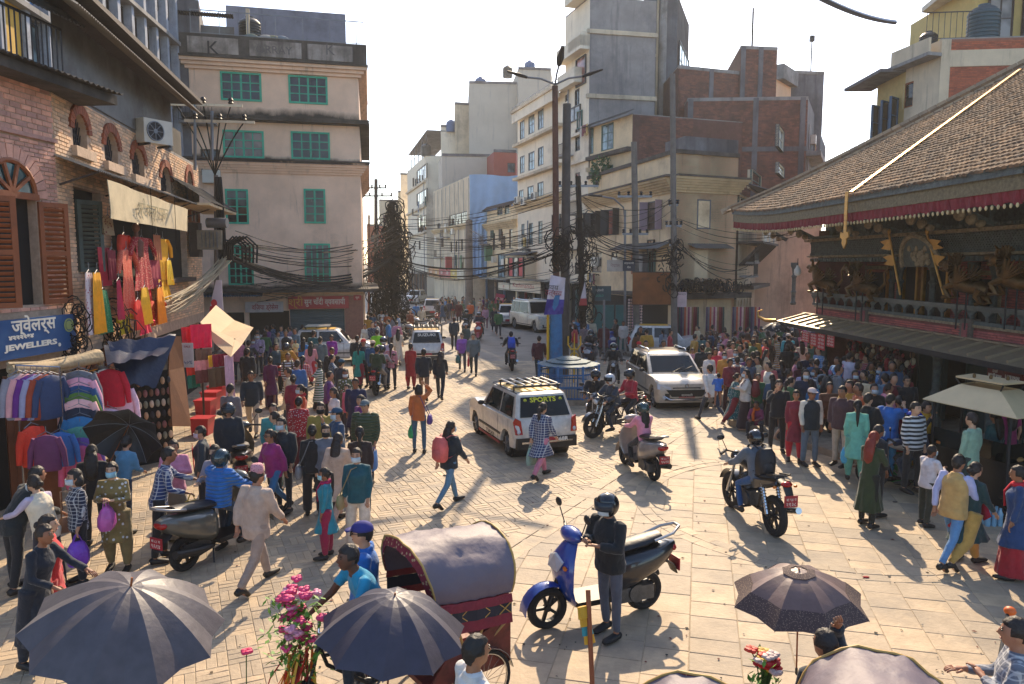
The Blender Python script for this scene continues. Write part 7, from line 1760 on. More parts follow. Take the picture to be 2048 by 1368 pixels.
# people: crown x, y | facing | pose | sex | detail | hair ; top ; bottom ; extras ; label
TAB='''18 945 330 bend m 0 short;jacket 1b2428;trousers 1c1e22;;man in black jacket stooping at the left edge below the sweater rack
85 952 75 reach f 0 bun;vest d6c8ae plain b7adc4;trousers 2a2630;mask;woman in cream waistcoat with lilac sleeves browsing the sweaters
150 938 140 stand f 0 bob;shirt 16233c plaid;trousers 14161c;mask,bag:plastic:6f35a8:0:bright purple plastic bag held by the woman in the checked blouse,bag:handbag:8a6c58:1:taupe handbag on the arm of the woman in the checked blouse;woman in navy checked blouse with mask
226 922 190 phone f 0 bun;kurta 7d6a3c floral;salwar 7d6c44;mask:8ab8c8,bag:plastic:b0559c:1:pink plastic bag hanging before the olive kurta;woman in olive embroidered kurta looking at her phone
182 890 20 stand f 1 long;sweater 121316;trousers 15161a;;woman with long brown hair in black facing the sweater wall
240 875 350 reach f 1 bun;shirt 4f86a6;jeans 2a3644;;woman in pale denim shirt beside the black umbrella
312 897 300 reach m 0 short;shirt 1c3566 plaid;trousers 14161b;bag:tote:c49a2c:1:yellow patterned cloth bag hung beside the checked shirt man;man in blue checked shirt and black trousers looking at goods
346 880 200 hold f 0 bun;sweater c27a94;skirt 70675a;;woman in pink cardigan and grey sari holding blue cloth
402 852 110 stand f 1 short;jacket 22343c;trousers 1c2028;mask:c8b0b8,shawl:b01e24;red haired woman with red shawl and pale mask
428 890 165 hold f 1 pony;sweater 8f8b98;jeans 2c3442;mask:15161a;woman in grey sweatshirt with a black mask
508 936 335 walk m 0 short;suit b39d8c;trousers a08b7c;topi:c08a94,mask;man in pale beige suit and patterned topi walking away
62 1048 262 reach f 0 short;dress 111c2a;salwar 101826;;red haired woman in long black gold trimmed dress at bottom left
92 1030 285 stand f 0 bun;kurta bb1a24;salwar a01820;;woman in bright red kurta behind the black dress
460 768 350 stand m 1 short;shirt 6b6468;trousers 25262b;;man in grey shirt walking past the cream tarpaulin
502 742 192 walk m 1 short;jacket 15242e;trousers b9a68b;;man in dark navy jacket and beige trousers walking forward
456 808 205 stand m 1 -;jacket 1c242e;jeans 26303c;helmet:20262c;person in dark waistcoat with blue sleeves and clear visor helmet
540 714 15 walk f 1 bun;kurta 55103e;skirt 3c1436;bag:tote:cdc1a5:1:cream cloth tote on the shoulder of the purple dress;woman in purple and black dress seen from behind
594 720 0 stand m 1 short;sweater 2f5f98;jeans 1c2430;;man in blue jumper seen from behind
621 684 0 walk f 1 long;kurta d28c92;salwar b8202c;bag:shop:e05a28:1:orange cloth bag beside the pink and yellow outfit;woman in pink top over red trousers seen from behind
663 670 180 stand f 1 short;jacket 8a1f8c;trousers 2a2430;;woman in purple jacket facing forward before the taxi
640 674 350 stand m 1 short;jacket 5a6a6e;jeans 22303a;;person in grey hooded coat near the left taxi
664 695 185 stand m 1 short;suit 12161c;trousers 12151a;;man in black suit and white shirt facing forward
682 718 330 stand m 1 short;jacket 182230;jeans 222c38;cap:17465c;man in dark hooded jacket and blue cap
586 750 20 stand f 1 bun;kurta 7d1832;salwar 5a1228;;woman in maroon kurta with flowered bun
602 769 120 stand f 1 pony;kurta c24a28;salwar 9c2a20;mask,scarf:b01c24;woman in orange red dress with white mask
597 794 5 stand f 0 bun;sweater a2202e dots;skirt 5a1a24;;woman in red dotted sweater seen from behind
641 804 190 stand m 1 short;sweater 94803a;trousers 22262e;mask:101114;bald man with black mask and ochre jumper
675 815 120 drink m 0 short;shirt 2c4a68;jeans 1c2836;mask,cap:153f5c;man in blue cap touching his white mask
668 775 130 stand f 1 long;tee dccfc6;jeans 2c3848;;woman in white top with long brown hair
695 768 150 stand f 1 bun;shirt c85a78;jeans 2a3040;;girl in pink with tied hair behind the young man
711 756 175 stand m 1 short;coat 1a2142;trousers 181c28;;young man in dark navy coat looking left
730 800 172 stand m 0 short;puffer 3b4a2f;jeans 1d2630;cap:5c6a70,bag:shop:2a6cae:0:light blue shopping bag carried by the bearded man;bearded man in green quilted jacket and grey cap
722 790 140 stand f 1 bun;kurta 6b1f6c;salwar 3c1840;;woman in purple behind the bearded man
544 858 145 walk f 0 pony;sweater 8e2068;jeans 2f6a98;glasses;woman in magenta sweater and blue jeans with glasses
563 834 165 stand m 0 short;jacket 1a2329;jeans 1c242c;mask;man in black jacket with white mask behind the magenta sweater
550 823 100 stand f 1 bun;kurta 1e8c88;salwar 14504e;;woman in turquoise kurta with dark bun
546 807 185 stand m 2 short;shirt 3a8a8a;trousers 3a3c40;;grey haired man in teal among the shoppers
624 850 15 stand f 0 bun;sweater 15171b;wide 1d1e22;bag:handbag:7c8084:0:grey leather bag on the shoulder of the woman in black;woman all in black with hair clip seen from behind
651 849 200 stand f 1 bun;jacket 5c6470;jeans 2b313c;mask:15161a;woman in grey jacket with black mask
673 867 345 walk f 0 long;coat b99c86;trousers b09484;mask;woman in beige coat with long black hair
719 854 10 stand f 0 braid;sweater 2a1c1c;trousers 15161a;;woman in dark brown with a long braid
713 896 178 stand f 0 bun;sweater 0f4b54;wide cdbfae;mask,bag:handbag:a18c62:1:golden handbag hanging from the teal sweater;woman in dark teal sweater with white mask facing forward
650 936 100 stand f 0 braid;kurta 1b7c90;salwar 8c123e;mask:9cc8cc,scarf:a01850;girl in teal kurta with magenta scarf and mask
837 769 0 wave f 0 bob;sweater b5622c;jeans 3c5a70;bag:plastic:1d9a62:0:green plastic bag in the hand of the orange sweater,bag:handbag:5c3f84:1:purple patterned bag on the shoulder of the orange sweater;woman in orange sweater and jeans walking away
897 843 318 walk f 0 long;jacket 13212b;jeans 587c94;mask,bag:backpack:cf5f5c:0:salmon pink backpack on the woman in dark jacket;woman in dark jacket and light jeans crossing the square
880 703 355 walk f 1 long;jacket 10151d;trousers 111a24;;woman in black with orange tipped hair walking away
847 698 3 walk m 1 short;jacket 121a24;trousers 7a5a40;;man in navy top and brown trousers walking away
821 687 350 stand f 1 short;kurta 9a1c20;salwar 8c1a22;bag:shop:dc1f3c:0:bright red shopping bag held by the woman in red;woman in red kurta and shawl seen from behind
782 687 0 stand f 1 pony;shirt b85468 plaid;trousers 1a1c24;;woman in red and white checked shirt seen from behind
796 658 0 walk f 1 long;dress cdb9a6;;;woman in long cream dress with black hair
717 688 0 walk f 1 pony;kurta 1b8a7a;salwar 8a1a2c;bag:shop:c41f34:1:red bag beside the green kurta;woman in sea green kurta seen from behind
727 678 170 stand m 1 short;jacket 2c3640;trousers 1e2228;cap:c01a28;man in bright red cap
745 681 350 stand m 1 short;jacket 1b4c74;trousers 1e2228;cap:d8b8a0;man in cream cap and blue jacket
714 671 5 stand m 1 short;coat 16242c;trousers 15181c;;man in long dark coat near the taxi bonnet
767 675 190 stand m 1 -;jacket 9c90a0;trousers 2c2c34;helmet:6c6a74,mask;person in grey lilac jacket and grey helmet
754 659 10 stand m 2 short;jacket 7fc81e;trousers 20242a;;man in neon green top between the poles
743 625 0 stand m 1 short;jacket 1c4a66;trousers b08a5c;;man in blue jacket and tan trousers at the corner of the pink building
515 665 178 stand m 1 short;shirt 9484a0 floral;jeans 1c2430;mask;man in patterned shirt with mask before the dark shop
551 687 250 stand f 2 bun;jacket 1c3a44;trousers 1c1e26;;curly haired woman in teal before the dark shop
574 685 180 stand f 2 bun;sweater 56603a;skirt 4a2c2c;;mother in olive top carrying a child
591 681 180 hold f 2 short;sweater d0c08c;;;small child in cream held by the mother in olive
606 676 0 walk f 1 long;kurta 2c78b4;salwar 2a5c8c;;woman in sky blue kurta seen from behind
571 660 190 stand m 2 short;vest 14202c plain b8bcc4;trousers 20242c;;man in black waistcoat with white sleeves by the roller shutter
590 656 150 stand m 2 short;shirt 5a7484;trousers 24282e;;man in grey blue shirt by the roller shutter
494 697 350 stand m 1 short;jacket 14202a;trousers 1c2028;;dark figure with back turned under the cream tarpaulin
908 635 2 walk m 1 short;jacket 24343c;trousers 15191e;cap:4a2024;man in dark jacket walking away up the street
924 666 182 walk f 1 bun;sweater 8a50a8;trousers 4a4648;bag:plastic:1c5a5c:1:dark teal bag carried by the woman in purple;woman in light purple sweater walking forward
947 666 180 walk m 1 short;suit 596468;trousers 1e2a30;bag:shop:c41c38:1:small red bag carried by the man in grey blazer;man in grey blazer walking forward beside the woman in purple
932 649 180 stand m 2 short;jacket 3c4c4a;trousers 22262a;;boy in grey green behind the couple in the street
1078 672 350 walk m 1 short;sweater 4b1a28;jeans 2c4048;;man in maroon sweater walking by the banner pole
971 612 180 walk f 2 long;jacket b78a9c;trousers 5a2440;;woman in lilac jacket walking down the street
988 614 180 walk m 2 short;kurta 1a2430;trousers 1a2028;;man in long dark tunic in the street
997 619 180 walk m 2 short;jacket 3f6a3c;trousers 1e2430;mask;man in green jacket left of the small taxi
843 613 175 walk m 1 short;shirt d4c4a8;jeans 2c3c50;;man in cream shirt with arms out in the far street
820 621 0 stand f 2 -;coat 8a4a30;;;figure wrapped in a russet brown shawl by the motorcycles
832 605 0 walk m 2 short;shirt 3a7cb8;trousers 20262e;;man in light blue shirt walking up the far street
1083 806 320 walk f 0 pony;coat 27365c plaid;trousers c4788a;bag:tote:7f9a8e:0:grey green tote bag on the plaid coat;woman in long blue and white plaid coat beside the taxi
1247 642 178 stand f 1 short;jacket c9bdb4;trousers b4aca4;;woman in white and coral jacket by the shop pillar
1278 683 175 stand m 1 short;jacket 1c3a44;jeans 22303c;cap:b81c22;man in red cap beside the silver hatchback
1292 681 180 stand m 2 short;jacket 2c3436;trousers 20242a;;man in dark jacket behind the red cap
1327 680 180 stand m 1 short;vest 1a2026 plain cfc8c0;trousers 1c2026;;man in black waistcoat over white shirt behind the hatchback
1385 696 185 stand f 1 bun;tee dba0a4;jeans 2a3644;;girl in pale pink T-shirt right of the hatchback
1405 689 10 stand m 1 short;jacket 12242e;jeans 18222c;;man in dark navy with back turned right of the hatchback
1419 704 190 stand f 1 bun;shirt dccfc4 dots;jeans 26303c;;woman in white spotted blouse
1431 696 175 drink f 1 long;sweater c8284a;jeans 2c2c38;;smiling woman in crimson top raising her hand
1449 704 180 stand f 1 short;kurta c98a3a;trousers 6a2a30;mask;woman in yellow with white mask
1466 685 180 stand f 1 short;sweater cf9288;trousers 5a4c50;;elderly woman in pink shawl over a white blouse
1460 717 200 stand f 1 bun;sweater 7a2434;trousers 3c1a24;;woman in wine red with headscarf
1424 730 18 stride m 0 short;sweater dcd2c8;jeans 1c2a3e;;man in white sweater striding away past the hatchback
1457 736 80 hold f 0 bun;jacket 8b6a46;jeans 16202c;bag:backpack:6a1c2c:0:maroon backpack on the woman in tan jacket;woman in tan jacket carrying a baby
1437 748 0 hold m 1 short;sweater 2a62b4;;;baby in blue, red and white clothes held by the woman in tan
1497 715 185 walk m 0 short;tee 48586a;jeans 16283a;;man in grey blue T-shirt walking forward
1507 704 5 stand m 1 short;jacket 10243a;trousers 1c2a34;;man in navy jumper behind the grey T-shirt
1539 723 350 stand f 1 bun;coat d2706e;salwar 4a2030;scarf:c0a088;woman in coral coat with beige scarf seen from behind
1531 680 100 stand f 1 long;kurta cc2238;salwar 7a1824;bag:plastic:4ac820:1:lime green plastic bag by the woman in red;woman in vivid red dress in the crowd
1577 667 0 stand m 1 short;vest 14222e plain 38a8c4;jeans 2c6478;cap:c9c2ba;man in dark waistcoat with turquoise sleeves and white cap
1558 759 172 drink m 0 short;sweater 0e1820;trousers 10151b;;young man in black covering his mouth
1593 780 160 stand f 0 bun;kurta 7c2030;salwar b8182c;;woman in dark red kurta beside the man in flat cap
1624 776 188 stand m 0 short;vest 11222c plain d2c8b8;trousers 5b6b7a;cap:c4b4b0,glasses;man in dark waistcoat, white shirt and flat cap
1516 800 150 low f 1 bun;sweater 7a2a50;trousers 1a2030;scarf:c85a1c;child in plum with orange scarf sitting on the kerb
1686 772 130 stand m 0 short;jacket 4a3136;trousers b4a594;bag:helm:10182c:0:dark blue helmet held by the man in brown jacket;man in brown varsity jacket and pale trousers
1716 800 340 stand f 0 pony;kurta 6cb39c;salwar 5c9c88;bag:plastic:3aa0c8:0:sky blue plastic bag held by the woman in mint;woman in mint green kurta with long black hair
1651 730 0 stand f 1 pony;jacket 7c8a94;jeans 7c98ac;;woman in grey jacket and pale jeans seen from behind
1609 735 350 stand f 1 long;shirt b8a8cc;jeans 222c38;;woman in lilac with very long curly black hair
1625 718 20 stand f 1 bun;jacket 2a5c8c;trousers 22262c;;woman in blue jacket with brown bun
1700 705 300 point m 1 short;tee ccc4d4;jeans 1c3a6a;;man in white T-shirt reaching out at the pouch display
1771 747 0 stand m 1 short;jacket 5c7c90;jeans 2c3a48;;man in faded denim jacket by the food cart
1814 751 178 stand m 1 short;suit 10141a;trousers 14171c;glasses;man in black jacket and glasses below the temple canopy
1781 788 300 drink m 0 short;jacket 1d62ac;trousers 2c78a0;;man in blue tracksuit with white sleeve stripes drinking tea
1831 804 200 stand m 1 short;sweater 22262a stripes;trousers 1c1f24;;man in black and white striped jumper by the cart
1853 803 200 drink f 1 bun;shirt 101216;salwar c0902a;scarf:c8982c;woman in black with mustard scarf drinking from a cup
1738 786 300 hold m 1 short;jacket 11151b;trousers 15181c;;man in black holding a cup left of the tracksuit
1800 792 0 stand f 1 bun;sweater a81e30;trousers 1c1e24;;person in crimson top behind the blue tracksuit
1859 891 282 phone m 0 short;sweater d2caca;trousers 30342a;mask;boy in white hooded top with mask
1914 910 300 walk m 0 short;vest b8955a plain a8acd0;jeans 5884ae;;man in mustard waistcoat and light jeans walking
1946 925 285 walk f 0 bun;kurta 16383a;salwar b08a44;shawl:9c1832;woman in red shawl and ochre trousers walking with the mustard waistcoat
1744 864 300 phone f 0 long;dress 2b391c;trousers 151a14;hairc:7c2616;woman in long olive green dress with red hair holding a phone
1757 850 290 stand f 0 short;jacket 12161c;trousers 14181c;mask;masked woman in black behind the olive dress
1946 826 30 stand m 1 short;shirt 88a890;trousers 2c3a38;;man in pale green shirt serving at the food cart
1992 820 20 stand f 1 long;shirt 14484c;trousers 1a2a2c;;woman in dark teal at the right of the food cart
2022 805 350 stand f 1 long;tee 8c2058;trousers 22202a;;person in magenta top behind the food cart
2040 932 60 stand f 1 bun;kurta 1c3c68;skirt 9a1824;scarf:c01c30;woman in red sari and blue blouse at the right edge'''
for line in TAB.split('\n'):
 a,top,bot,ex,lb=line.split(';');x,y,fc,ps,sx,ld,hr=a.split();top=top.split();bot=bot.split();exs,bags,kw=[],[],{}
 for e in[q for q in ex.split(',')if q]:
  e=e.split(':')
  if e[0]=='bag':
   if e[1]!='helm':bags.append((e[1],e[2],int(e[3]),e[4]))
  elif e[0]=='hairc':kw['hairc']=e[1]
  elif e[0]=='mask' and len(e)==1:exs.append('mask')
  elif len(e)==1:exs.append(e[0])
  else:exs.append((e[0],e[1]))
 if 'child' in lb or 'baby' in lb or 'girl' in lb or 'boy ' in lb:kw['ht']=.85 if 'baby' in lb or 'small child' in lb else 1.35
 if 'child sitting' in lb:kw['ht']=1.3
 z=.78 if('baby' in lb and 'held by' in lb)or 'small child' in lb else(.13 if int(x)>1640 and int(y)<830 else 0)
 if z>.5:
  p=atz(int(x),int(y),.83+z);kw['rootloc']=(p.x,p.y,z)
 person((int(x),int(y)),float(fc),ps,tuple(top)if len(top)<4 else(top[0],top[1],top[2],top[3]),tuple(bot)if bot else None,lb,None if hr=='-' else hr,sex=sx,ex=exs,lod=int(ld),bag=bags,z=z,**kw)
 # the packed background: single people, each with its own clothes
PAL=[('black','131519'),('navy','16233c'),('dark red','6e1824'),('crimson','a81c2c'),('pink','c4788c'),('grey','6c7076'),('white','c9c2b8'),('olive','4c5230'),('teal','1c5c60'),('sky blue','3c78ac'),('brown','5a3a28'),('mustard','b0842c'),('purple','5c2868'),('green','2a5c38'),('orange','b8582c'),('cream','c4b490'),('maroon','4c1420'),('denim blue','34506c')]
BOT=[('jeans','blue jeans','26384e'),('trousers','black trousers','15171b'),('trousers','grey trousers','4a4c50'),('skirt','dark skirt','2c1c24'),('salwar','red trousers','7c1c28'),('trousers','tan trousers','8a7458')]
seen=set()
def crowd(n,xr,yr,where,grp,zf=0.0,faces=(0,360),avoid=(),lod=2,minsep=9):
 pts,tries=[],0
 while len(pts)<n and tries<4000:
  tries+=1;x,y=rnd.uniform(*xr),rnd.uniform(*yr)
  if any(a[0]<x<a[2]and a[1]<y<a[3]for a in avoid):continue
  if any(abs(x-a)<minsep and abs(y-b)<minsep*.8 for a,b in pts):continue
  pts.append((x,y))
 for x,y in pts:
  for _ in range(60):
   sx=rnd.choice('mf');tk=rnd.choice(['jacket','shirt','sweater','coat']if sx=='m' else['kurta','sweater','jacket','shirt','dress']);pc_=rnd.choice(PAL);bt=rnd.choice(BOT[:3]if sx=='m' else BOT)
   k=(pc_[0],tk,bt[1],grp)
   if k not in seen:break
  seen.add(k);hl=[rnd.choice(['short']if sx=='m' else['long','bun','bob','pony'])][0]
  person((x,y),rnd.choice([0,180,90,270,rnd.uniform(*faces)])+rnd.uniform(-20,20),rnd.choice(['stand','stand2','walk','walk2','carry','hold']),(tk,pc_[1],rnd.choice(['plain','plain','plain','plaid','dots','floral','stripes'])if tk in('shirt','kurta','dress')else 'plain'),(bt[0],bt[2]),'%s %s in %s %s, %s, %s'%({'m':'man','f':'woman'}[sx],{'short':'with short hair','long':'with long hair','bun':'with tied hair','bob':'with bob','pony':'with ponytail'}[hl],pc_[0],tk,bt[1],where),hl,rnd.uniform(1.56,1.76)if sx=='m' else rnd.uniform(1.46,1.64),sex=sx,lod=lod,group=grp,z=zf,ex=['mask']if rnd.random()<.25 else(),bag=[('backpack',rnd.choice(['1a1c20','6a1c24','24406a','4a4c3a']),0,'backpack of %s in %s %s and %s, %s'%('man' if sx=='m' else 'woman',pc_[0],tk,bt[1],where))]if rnd.random()<.1 else())
crowd(34,(880,1060),(592,604),'far up the street','crowd far up the street',minsep=5)
crowd(12,(730,800),(618,650),'by the cable poles','people by the cable poles',minsep=8)
crowd(42,(1380,1640),(648,690),'before the scarf shops','crowd before the scarf shops',minsep=9)
crowd(24,(1470,1640),(690,760),'among the temple side shoppers','crowd at the temple corner',minsep=13)
crowd(20,(1640,1800),(705,775),'under the temple canopy','crowd under the temple canopy',.13,minsep=15)
crowd(10,(1120,1240),(628,650),'outside the teal doored shop','people by the teal doored shop',minsep=11)
crowd(12,(470,640),(648,680),'before the pink building','people before the pink building',minsep=12)
crowd(9,(1560,1620),(628,648),'in the lane beside the temple','people in the lane',minsep=7)
crowd(7,(560,700),(700,745),'within the left crowd','shoppers in the left crowd',minsep=22)
crowd(6,(1250,1340),(648,662),'behind the parked white taxi','people behind the parked taxi',minsep=10)
# poles, cables and street signs
M_cable=mat('black cable','0c0d0f',.95,bmp=0,var=.1);M_polec=mat('grey utility pole','6b6660',.8,var=.25,scale=3,bmp=.3,dirt=.2)
M_poler=mat('rusty brown pole','5c3a2e',.8,var=.3,scale=3,bmp=.4,dirt=.3);M_poleb=mat('blue painted pole','2f6f9e',.7,var=.3,scale=5,dirt=.3,dirtc='6b5a4a')
def pole(px,yb,yt,Y,r,m_,label,name='utility_pole',arms=(),lean=0,cat='pole',n=10,group=None,Yb=None):
 b=aty(px,yb,Y);b.z=0;tpt=aty(px+lean,yt,Y);t=thing(name,b,label,cat,group)
 mb=MB();mb.tube([b,tpt],[r,r*.8],n);mb.build('shaft',m_,t,True)
 for y_,hw in arms:
  z=aty(px,y_,Y).z;f=(z/tpt.z);x=b.x+(tpt.x-b.x)*f
  mb=MB();mb.box(x-hw,x+hw,Y-.06,Y+.0,z-.05,z+.05);mb.build('cross_arm',M_grey,t)
  for k in(-1,-.4,.4,1):
   mb=MB();mb.lathe([(.05,0),(.08,.04),(.04,.08),(.08,.12),(.05,.18)],(x+k*hw*.92,Y-.03,z+.05),8);mb.build('insulator',M_dark,t,True)
 return t,b,tpt
def cable(p,q,sag,r=.02,parent=None,n=10):
 p,q=V(p),V(q);mb=MB();pts=[p.lerp(q,k/n)-V((0,0,sag*4*(k/n)*(1-k/n)))for k in range(n+1)]
 mb.tube(pts,r,5);return mb
def run(label,p,q,n,sag,r=.015,spread=.35,name='cable_bundle',group='overhead cables',objs=False):
 t=thing(name,(V(p)+V(q))/2,label,'cables',group)
 for k in range(n):
  o1,o2=V((rnd.uniform(-1,1)*spread*.5,rnd.uniform(-.2,.2),rnd.uniform(-1,1)*spread)),V((rnd.uniform(-1,1)*spread*.5,rnd.uniform(-.2,.2),rnd.uniform(-1,1)*spread))
  cable(V(p)+o1,V(q)+o2,sag*rnd.uniform(.5,1.5),r*rnd.uniform(.6,1.4)).build('cable',M_cable,t)
 return t
def tangle(p,rx,rz,n,label,r=.018,name='cable_tangle',rm=None):
 t=thing(name,p,label,'cables');mb=MB()
 for k in range(n):
  c=V(p)+V((rnd.gauss(0,rx*.4),rnd.gauss(0,rx*.3),rnd.uniform(-rz,rz)));a=rnd.uniform(0,6.28);R_=rnd.uniform(.12,.55)*(rm or min(rx*1.5,.95))
  pts=[c+V((R_*math.cos(a+j*.7)*(1+.2*math.sin(j)),.3*R_*math.sin(a+j),R_*1.5*math.sin(a+j*.7)))for j in range(rnd.randint(4,9))]
  mb.tube(pts,r*rnd.uniform(.6,1.3),4,cap=False)
 tag(mb.build('loops',M_cable,t),kind='stuff');return t
pm,pb,ptp=pole(790,690,402,47,.22,M_cable,'pole so wrapped in black cables that it looks like a dark spire',lean=-6)
p2,_,p2t=pole(752,680,358,50,.15,M_polec,'grey utility pole with two cross arms left of the cable wrapped spire',arms=((392,1.1),(376,.7)))
p3,_,p3t=pole(738,660,430,56,.10,M_poler,'thin brown pole behind the pink building corner')
tangle(aty(790,560,46.8),1.0,3.4,330,'huge black tangle of coiled cables round the spire pole',.03);tangle(aty(762,585,48),.8,2.6,190,'second hanging mass of black cables left of the spire pole',.028)
tangle(aty(790,470,46.8),.6,1.8,110,'upper loops of cable high on the spire pole',.028)
pbr,_,pbt=pole(1114,740,172,27.5,.13,M_poler,'tall rusty brown pole carrying the street lamp heads',lean=-4)
pth,_,_=pole(1128,740,208,28.5,.19,mat('banded metal pole','4c4846',.6,.4,var=.4,scale=2),'thick dark banded pole behind the brown lamp pole',lean=6)
pole(1112,760,590,27.0,.26,M_poleb,'short thick post with flaking blue paint beside the shrine fence')
for k,(dx,dz,ang)in enumerate(((-1.0,.25,0),(.95,.28,0),(.1,.55,40))):
 q=pbt+V((dx,-.2 if k<2 else-.6,dz));t=thing('street_lamp',q,['left arm of the street lamp on the brown pole','right arm of the street lamp on the brown pole','near lamp head on top of the brown pole'][k],'street lamp')
 mb=MB();mb.tube([pbt+V((0,0,.05)),q.lerp(pbt,.5)+V((0,0,.1)),q],.035,6);mb.build('arm',M_grey,t)
 mb=MB();d=(q-pbt).normalized();mb.tube([q,q+d*.3,q+d*.75],[(.07,.05),(.13,.06),(.06,.03)],8);mb.build('lamp_housing',M_dark,t,True)
pA,_,pAt=pole(1168,735,352,36,.16,M_cable,'leaning black cable pole with cross arm before the white block',arms=((372,.95),),lean=-12)
pole(1349,720,148,33.5,.15,M_polec,'tall slim grey pole at the corner of the cream house',arms=((452,.35),(410,.2),(490,.2)),lean=-4)
pole(1274,700,284,35.5,.17,M_polec,'grey pole with a low transformer arm in front of the cream house',arms=((393,.8),(468,.6)),lean=-6)
pole(938,640,440,62,.35,M_polec,'thick grey pillar like pole beside the hanging blue tarpaulin')
pole(1250,700,420,37,.07,M_grey,'thin lamp post with a curved arm in front of the cream house')
pole(1208,690,600,33,.06,M_grey,'plain steel post near the parked blue scooter')
tl_=thing('street_lamp',aty(1250,420,37),'curved arm street lamp left of the transformer pole','street lamp');q=aty(1250,440,37)
mb=MB();mb.tube([q,q+V((-.1,-.1,.6)),q+V((-.6,-.3,1.0)),q+V((-1.3,-.5,1.1))],.04,6);mb.build('arm',M_grey,tl_);mb=MB();mb.tube([q+V((-1.2,-.5,1.1)),q+V((-1.9,-.6,1.15))],[(.1,.05),(.14,.05)],8);mb.build('lamp_housing',M_dark,tl_)
pL,_,pLt=pole(432,720,350,25.6,.09,M_polec,'grey lattice pole with thick black cables at the end of the brick house')
for x,yt,yb in((390,195,340),(424,222,320)):
 q=aty(x,yb,24);mb=MB();t=thing('bracket_post',q,'steel post carrying the %s row of insulators in front of the pink building'%('upper' if x==390 else 'lower'),'bracket');mb.tube([q,aty(x,yt,24)],.05,6);mb.build('post',M_grey,t)
 y_=208 if x==390 else 241;a,b=aty(x-62 if x==390 else x-55,y_,24),aty(x+95 if x==390 else x+85,y_+4,24);mb=MB();mb.bar(a,b,.06,.08);mb.build('cross_arm',M_offw,t)
 for f in(.15,.5,.85):
  p=a.lerp(b,f);mb=MB();mb.lathe([(.05,0),(.09,.04),(.05,.09),(.09,.13),(.05,.2)],(p.x,p.y,p.z+.04),8);mb.build('insulator',M_dark,t,True)
  cable(p+V((0,0,.0)),aty(430,350,25),-.1,.022).build('cable',M_cable,t)
tb=thing('transformer_box',aty(425,490,24.6),'weathered grey steel transformer box on the brick house corner','transformer');q=aty(422,480,24.6)
mb=MB();mb.cbox(q,.75,.5,.62,R(10));mb.build('case',mat('weathered steel','8c8270',.6,.4,var=.3,dirt=.3),tb);mb=MB();mb.cbox(q+V((-.5,.0,0)),.3,.5,1.1,R(10));mb.build('side_cabinet',M_wood,tb);mb=MB();mb.tube([q+V((-.1,0,.55)),q+V((.55,0,.55))],.16,12);mb.build('drum',M_grey,tb,True)
for k in range(6):mb=MB();mb.cbox(q+V((-.3+k*.12,-.27,0)),.02,.05,.5);mb.build('cooling_fin',M_grey,tb)
for k in range(5):mb=MB();a=aty(448+k*4,520,24.5);mb.tube([a,a+V((.1,-.1,.5)),a+V((.35+.05*k,-.1,.75)),a+V((.6+.06*k,0,.45)),a+V((.6+.05*k,0,-.1))],.035,6);mb.build('loop',M_cable,tb)
for k in range(4):cable(aty(432+k*3,355,25.4),aty(440+k*4,520,24.5),-.4,.045).build('cable',M_cable,tb)
pb_=aty(455,512,24.8)
run('thick black main cable bundle crossing the pink building to the spire pole',pb_,aty(785,515,46),12,1.0,.028,.12)
run('cables rising from the spire pole over the pink building corner',aty(455,470,25),aty(790,470,46),9,.7,.016,.5)
run('thin cables fanning across the pink building above the awning',aty(520,580,34),aty(790,480,46),9,.5,.013,.8)
run('sagging cables low over the red shop sign',aty(470,560,33),aty(770,560,46),7,.5,.012,.5)
run('black bundle from the spire pole across the street mouth',aty(790,520,46),aty(1110,500,28),9,.9,.017,.2)
run('cables between the spire pole and the white block',aty(790,480,46),aty(1165,440,36),10,.8,.016,.7)
run('cables crossing in front of the tarpaulin house',aty(800,450,46),aty(1160,375,36),6,.6,.014,.4)
run('cables from the far street poles to the blue post',aty(940,470,60),aty(1120,470,28),8,.5,.012,.6)
run('low tangled cables along the white block shopfronts',aty(980,560,60),aty(1170,540,36),9,.4,.012,.5)
run('cables along the lower cornice of the cream house',aty(1168,470,36),aty(1349,500,33.4),11,.5,.016,.5)
run('cables from the cable pole to the slim grey pole',aty(1168,400,36),aty(1349,400,33.4),4,.7,.012,.3)
run('cables sagging from the slim pole to the carved house',aty(1349,490,33.4),aty(1500,540,40),6,.6,.014,.4)
run('cables passing right towards the temple',aty(1349,440,33.4),aty(1590,470,26),3,.4,.01,.2)
tangle(aty(1168,540,35.8),.7,2.4,120,'black cable coils hanging from the leaning cable pole',.024,rm=.6);tangle(aty(1345,530,33.3),.45,1.2,60,'cable coils at the foot of the slim grey pole',.022,rm=.4);tangle(aty(1120,500,27.3),.35,.6,50,'cable coils halfway up the brown lamp pole',.02)
tangle(aty(1405,572,38.2),2.4,.18,210,'dark shelf of tangled cables over the scarf shop canopy',.03,rm=.32);tangle(WA.P(WA.L-.1,2.9,.3),.22,.6,45,'cable and meter tangle right of the blue jewellers sign',.012);tangle(WB.P(2.2,2.75,.12),.45,.3,45,'cable tangle behind the hanging clothes',.012)
wc=thing('white_cable_bundle',WB.P(9,4.0,.4),'sheaf of pale cables drooping from the transformer to the brick wall','cables')
for k in range(26):
 a,b=WB.P(rnd.uniform(5.6,7.2),rnd.uniform(2.9,3.4),.15+rnd.uniform(0,.3)),pb_+V((rnd.uniform(-.2,.2),rnd.uniform(-.2,.2),rnd.uniform(-.1,.15)))
 cable(a,b,rnd.uniform(.1,.4),.014).build('cable',mat('pale cable','b09f80',.7,bmp=0),wc)
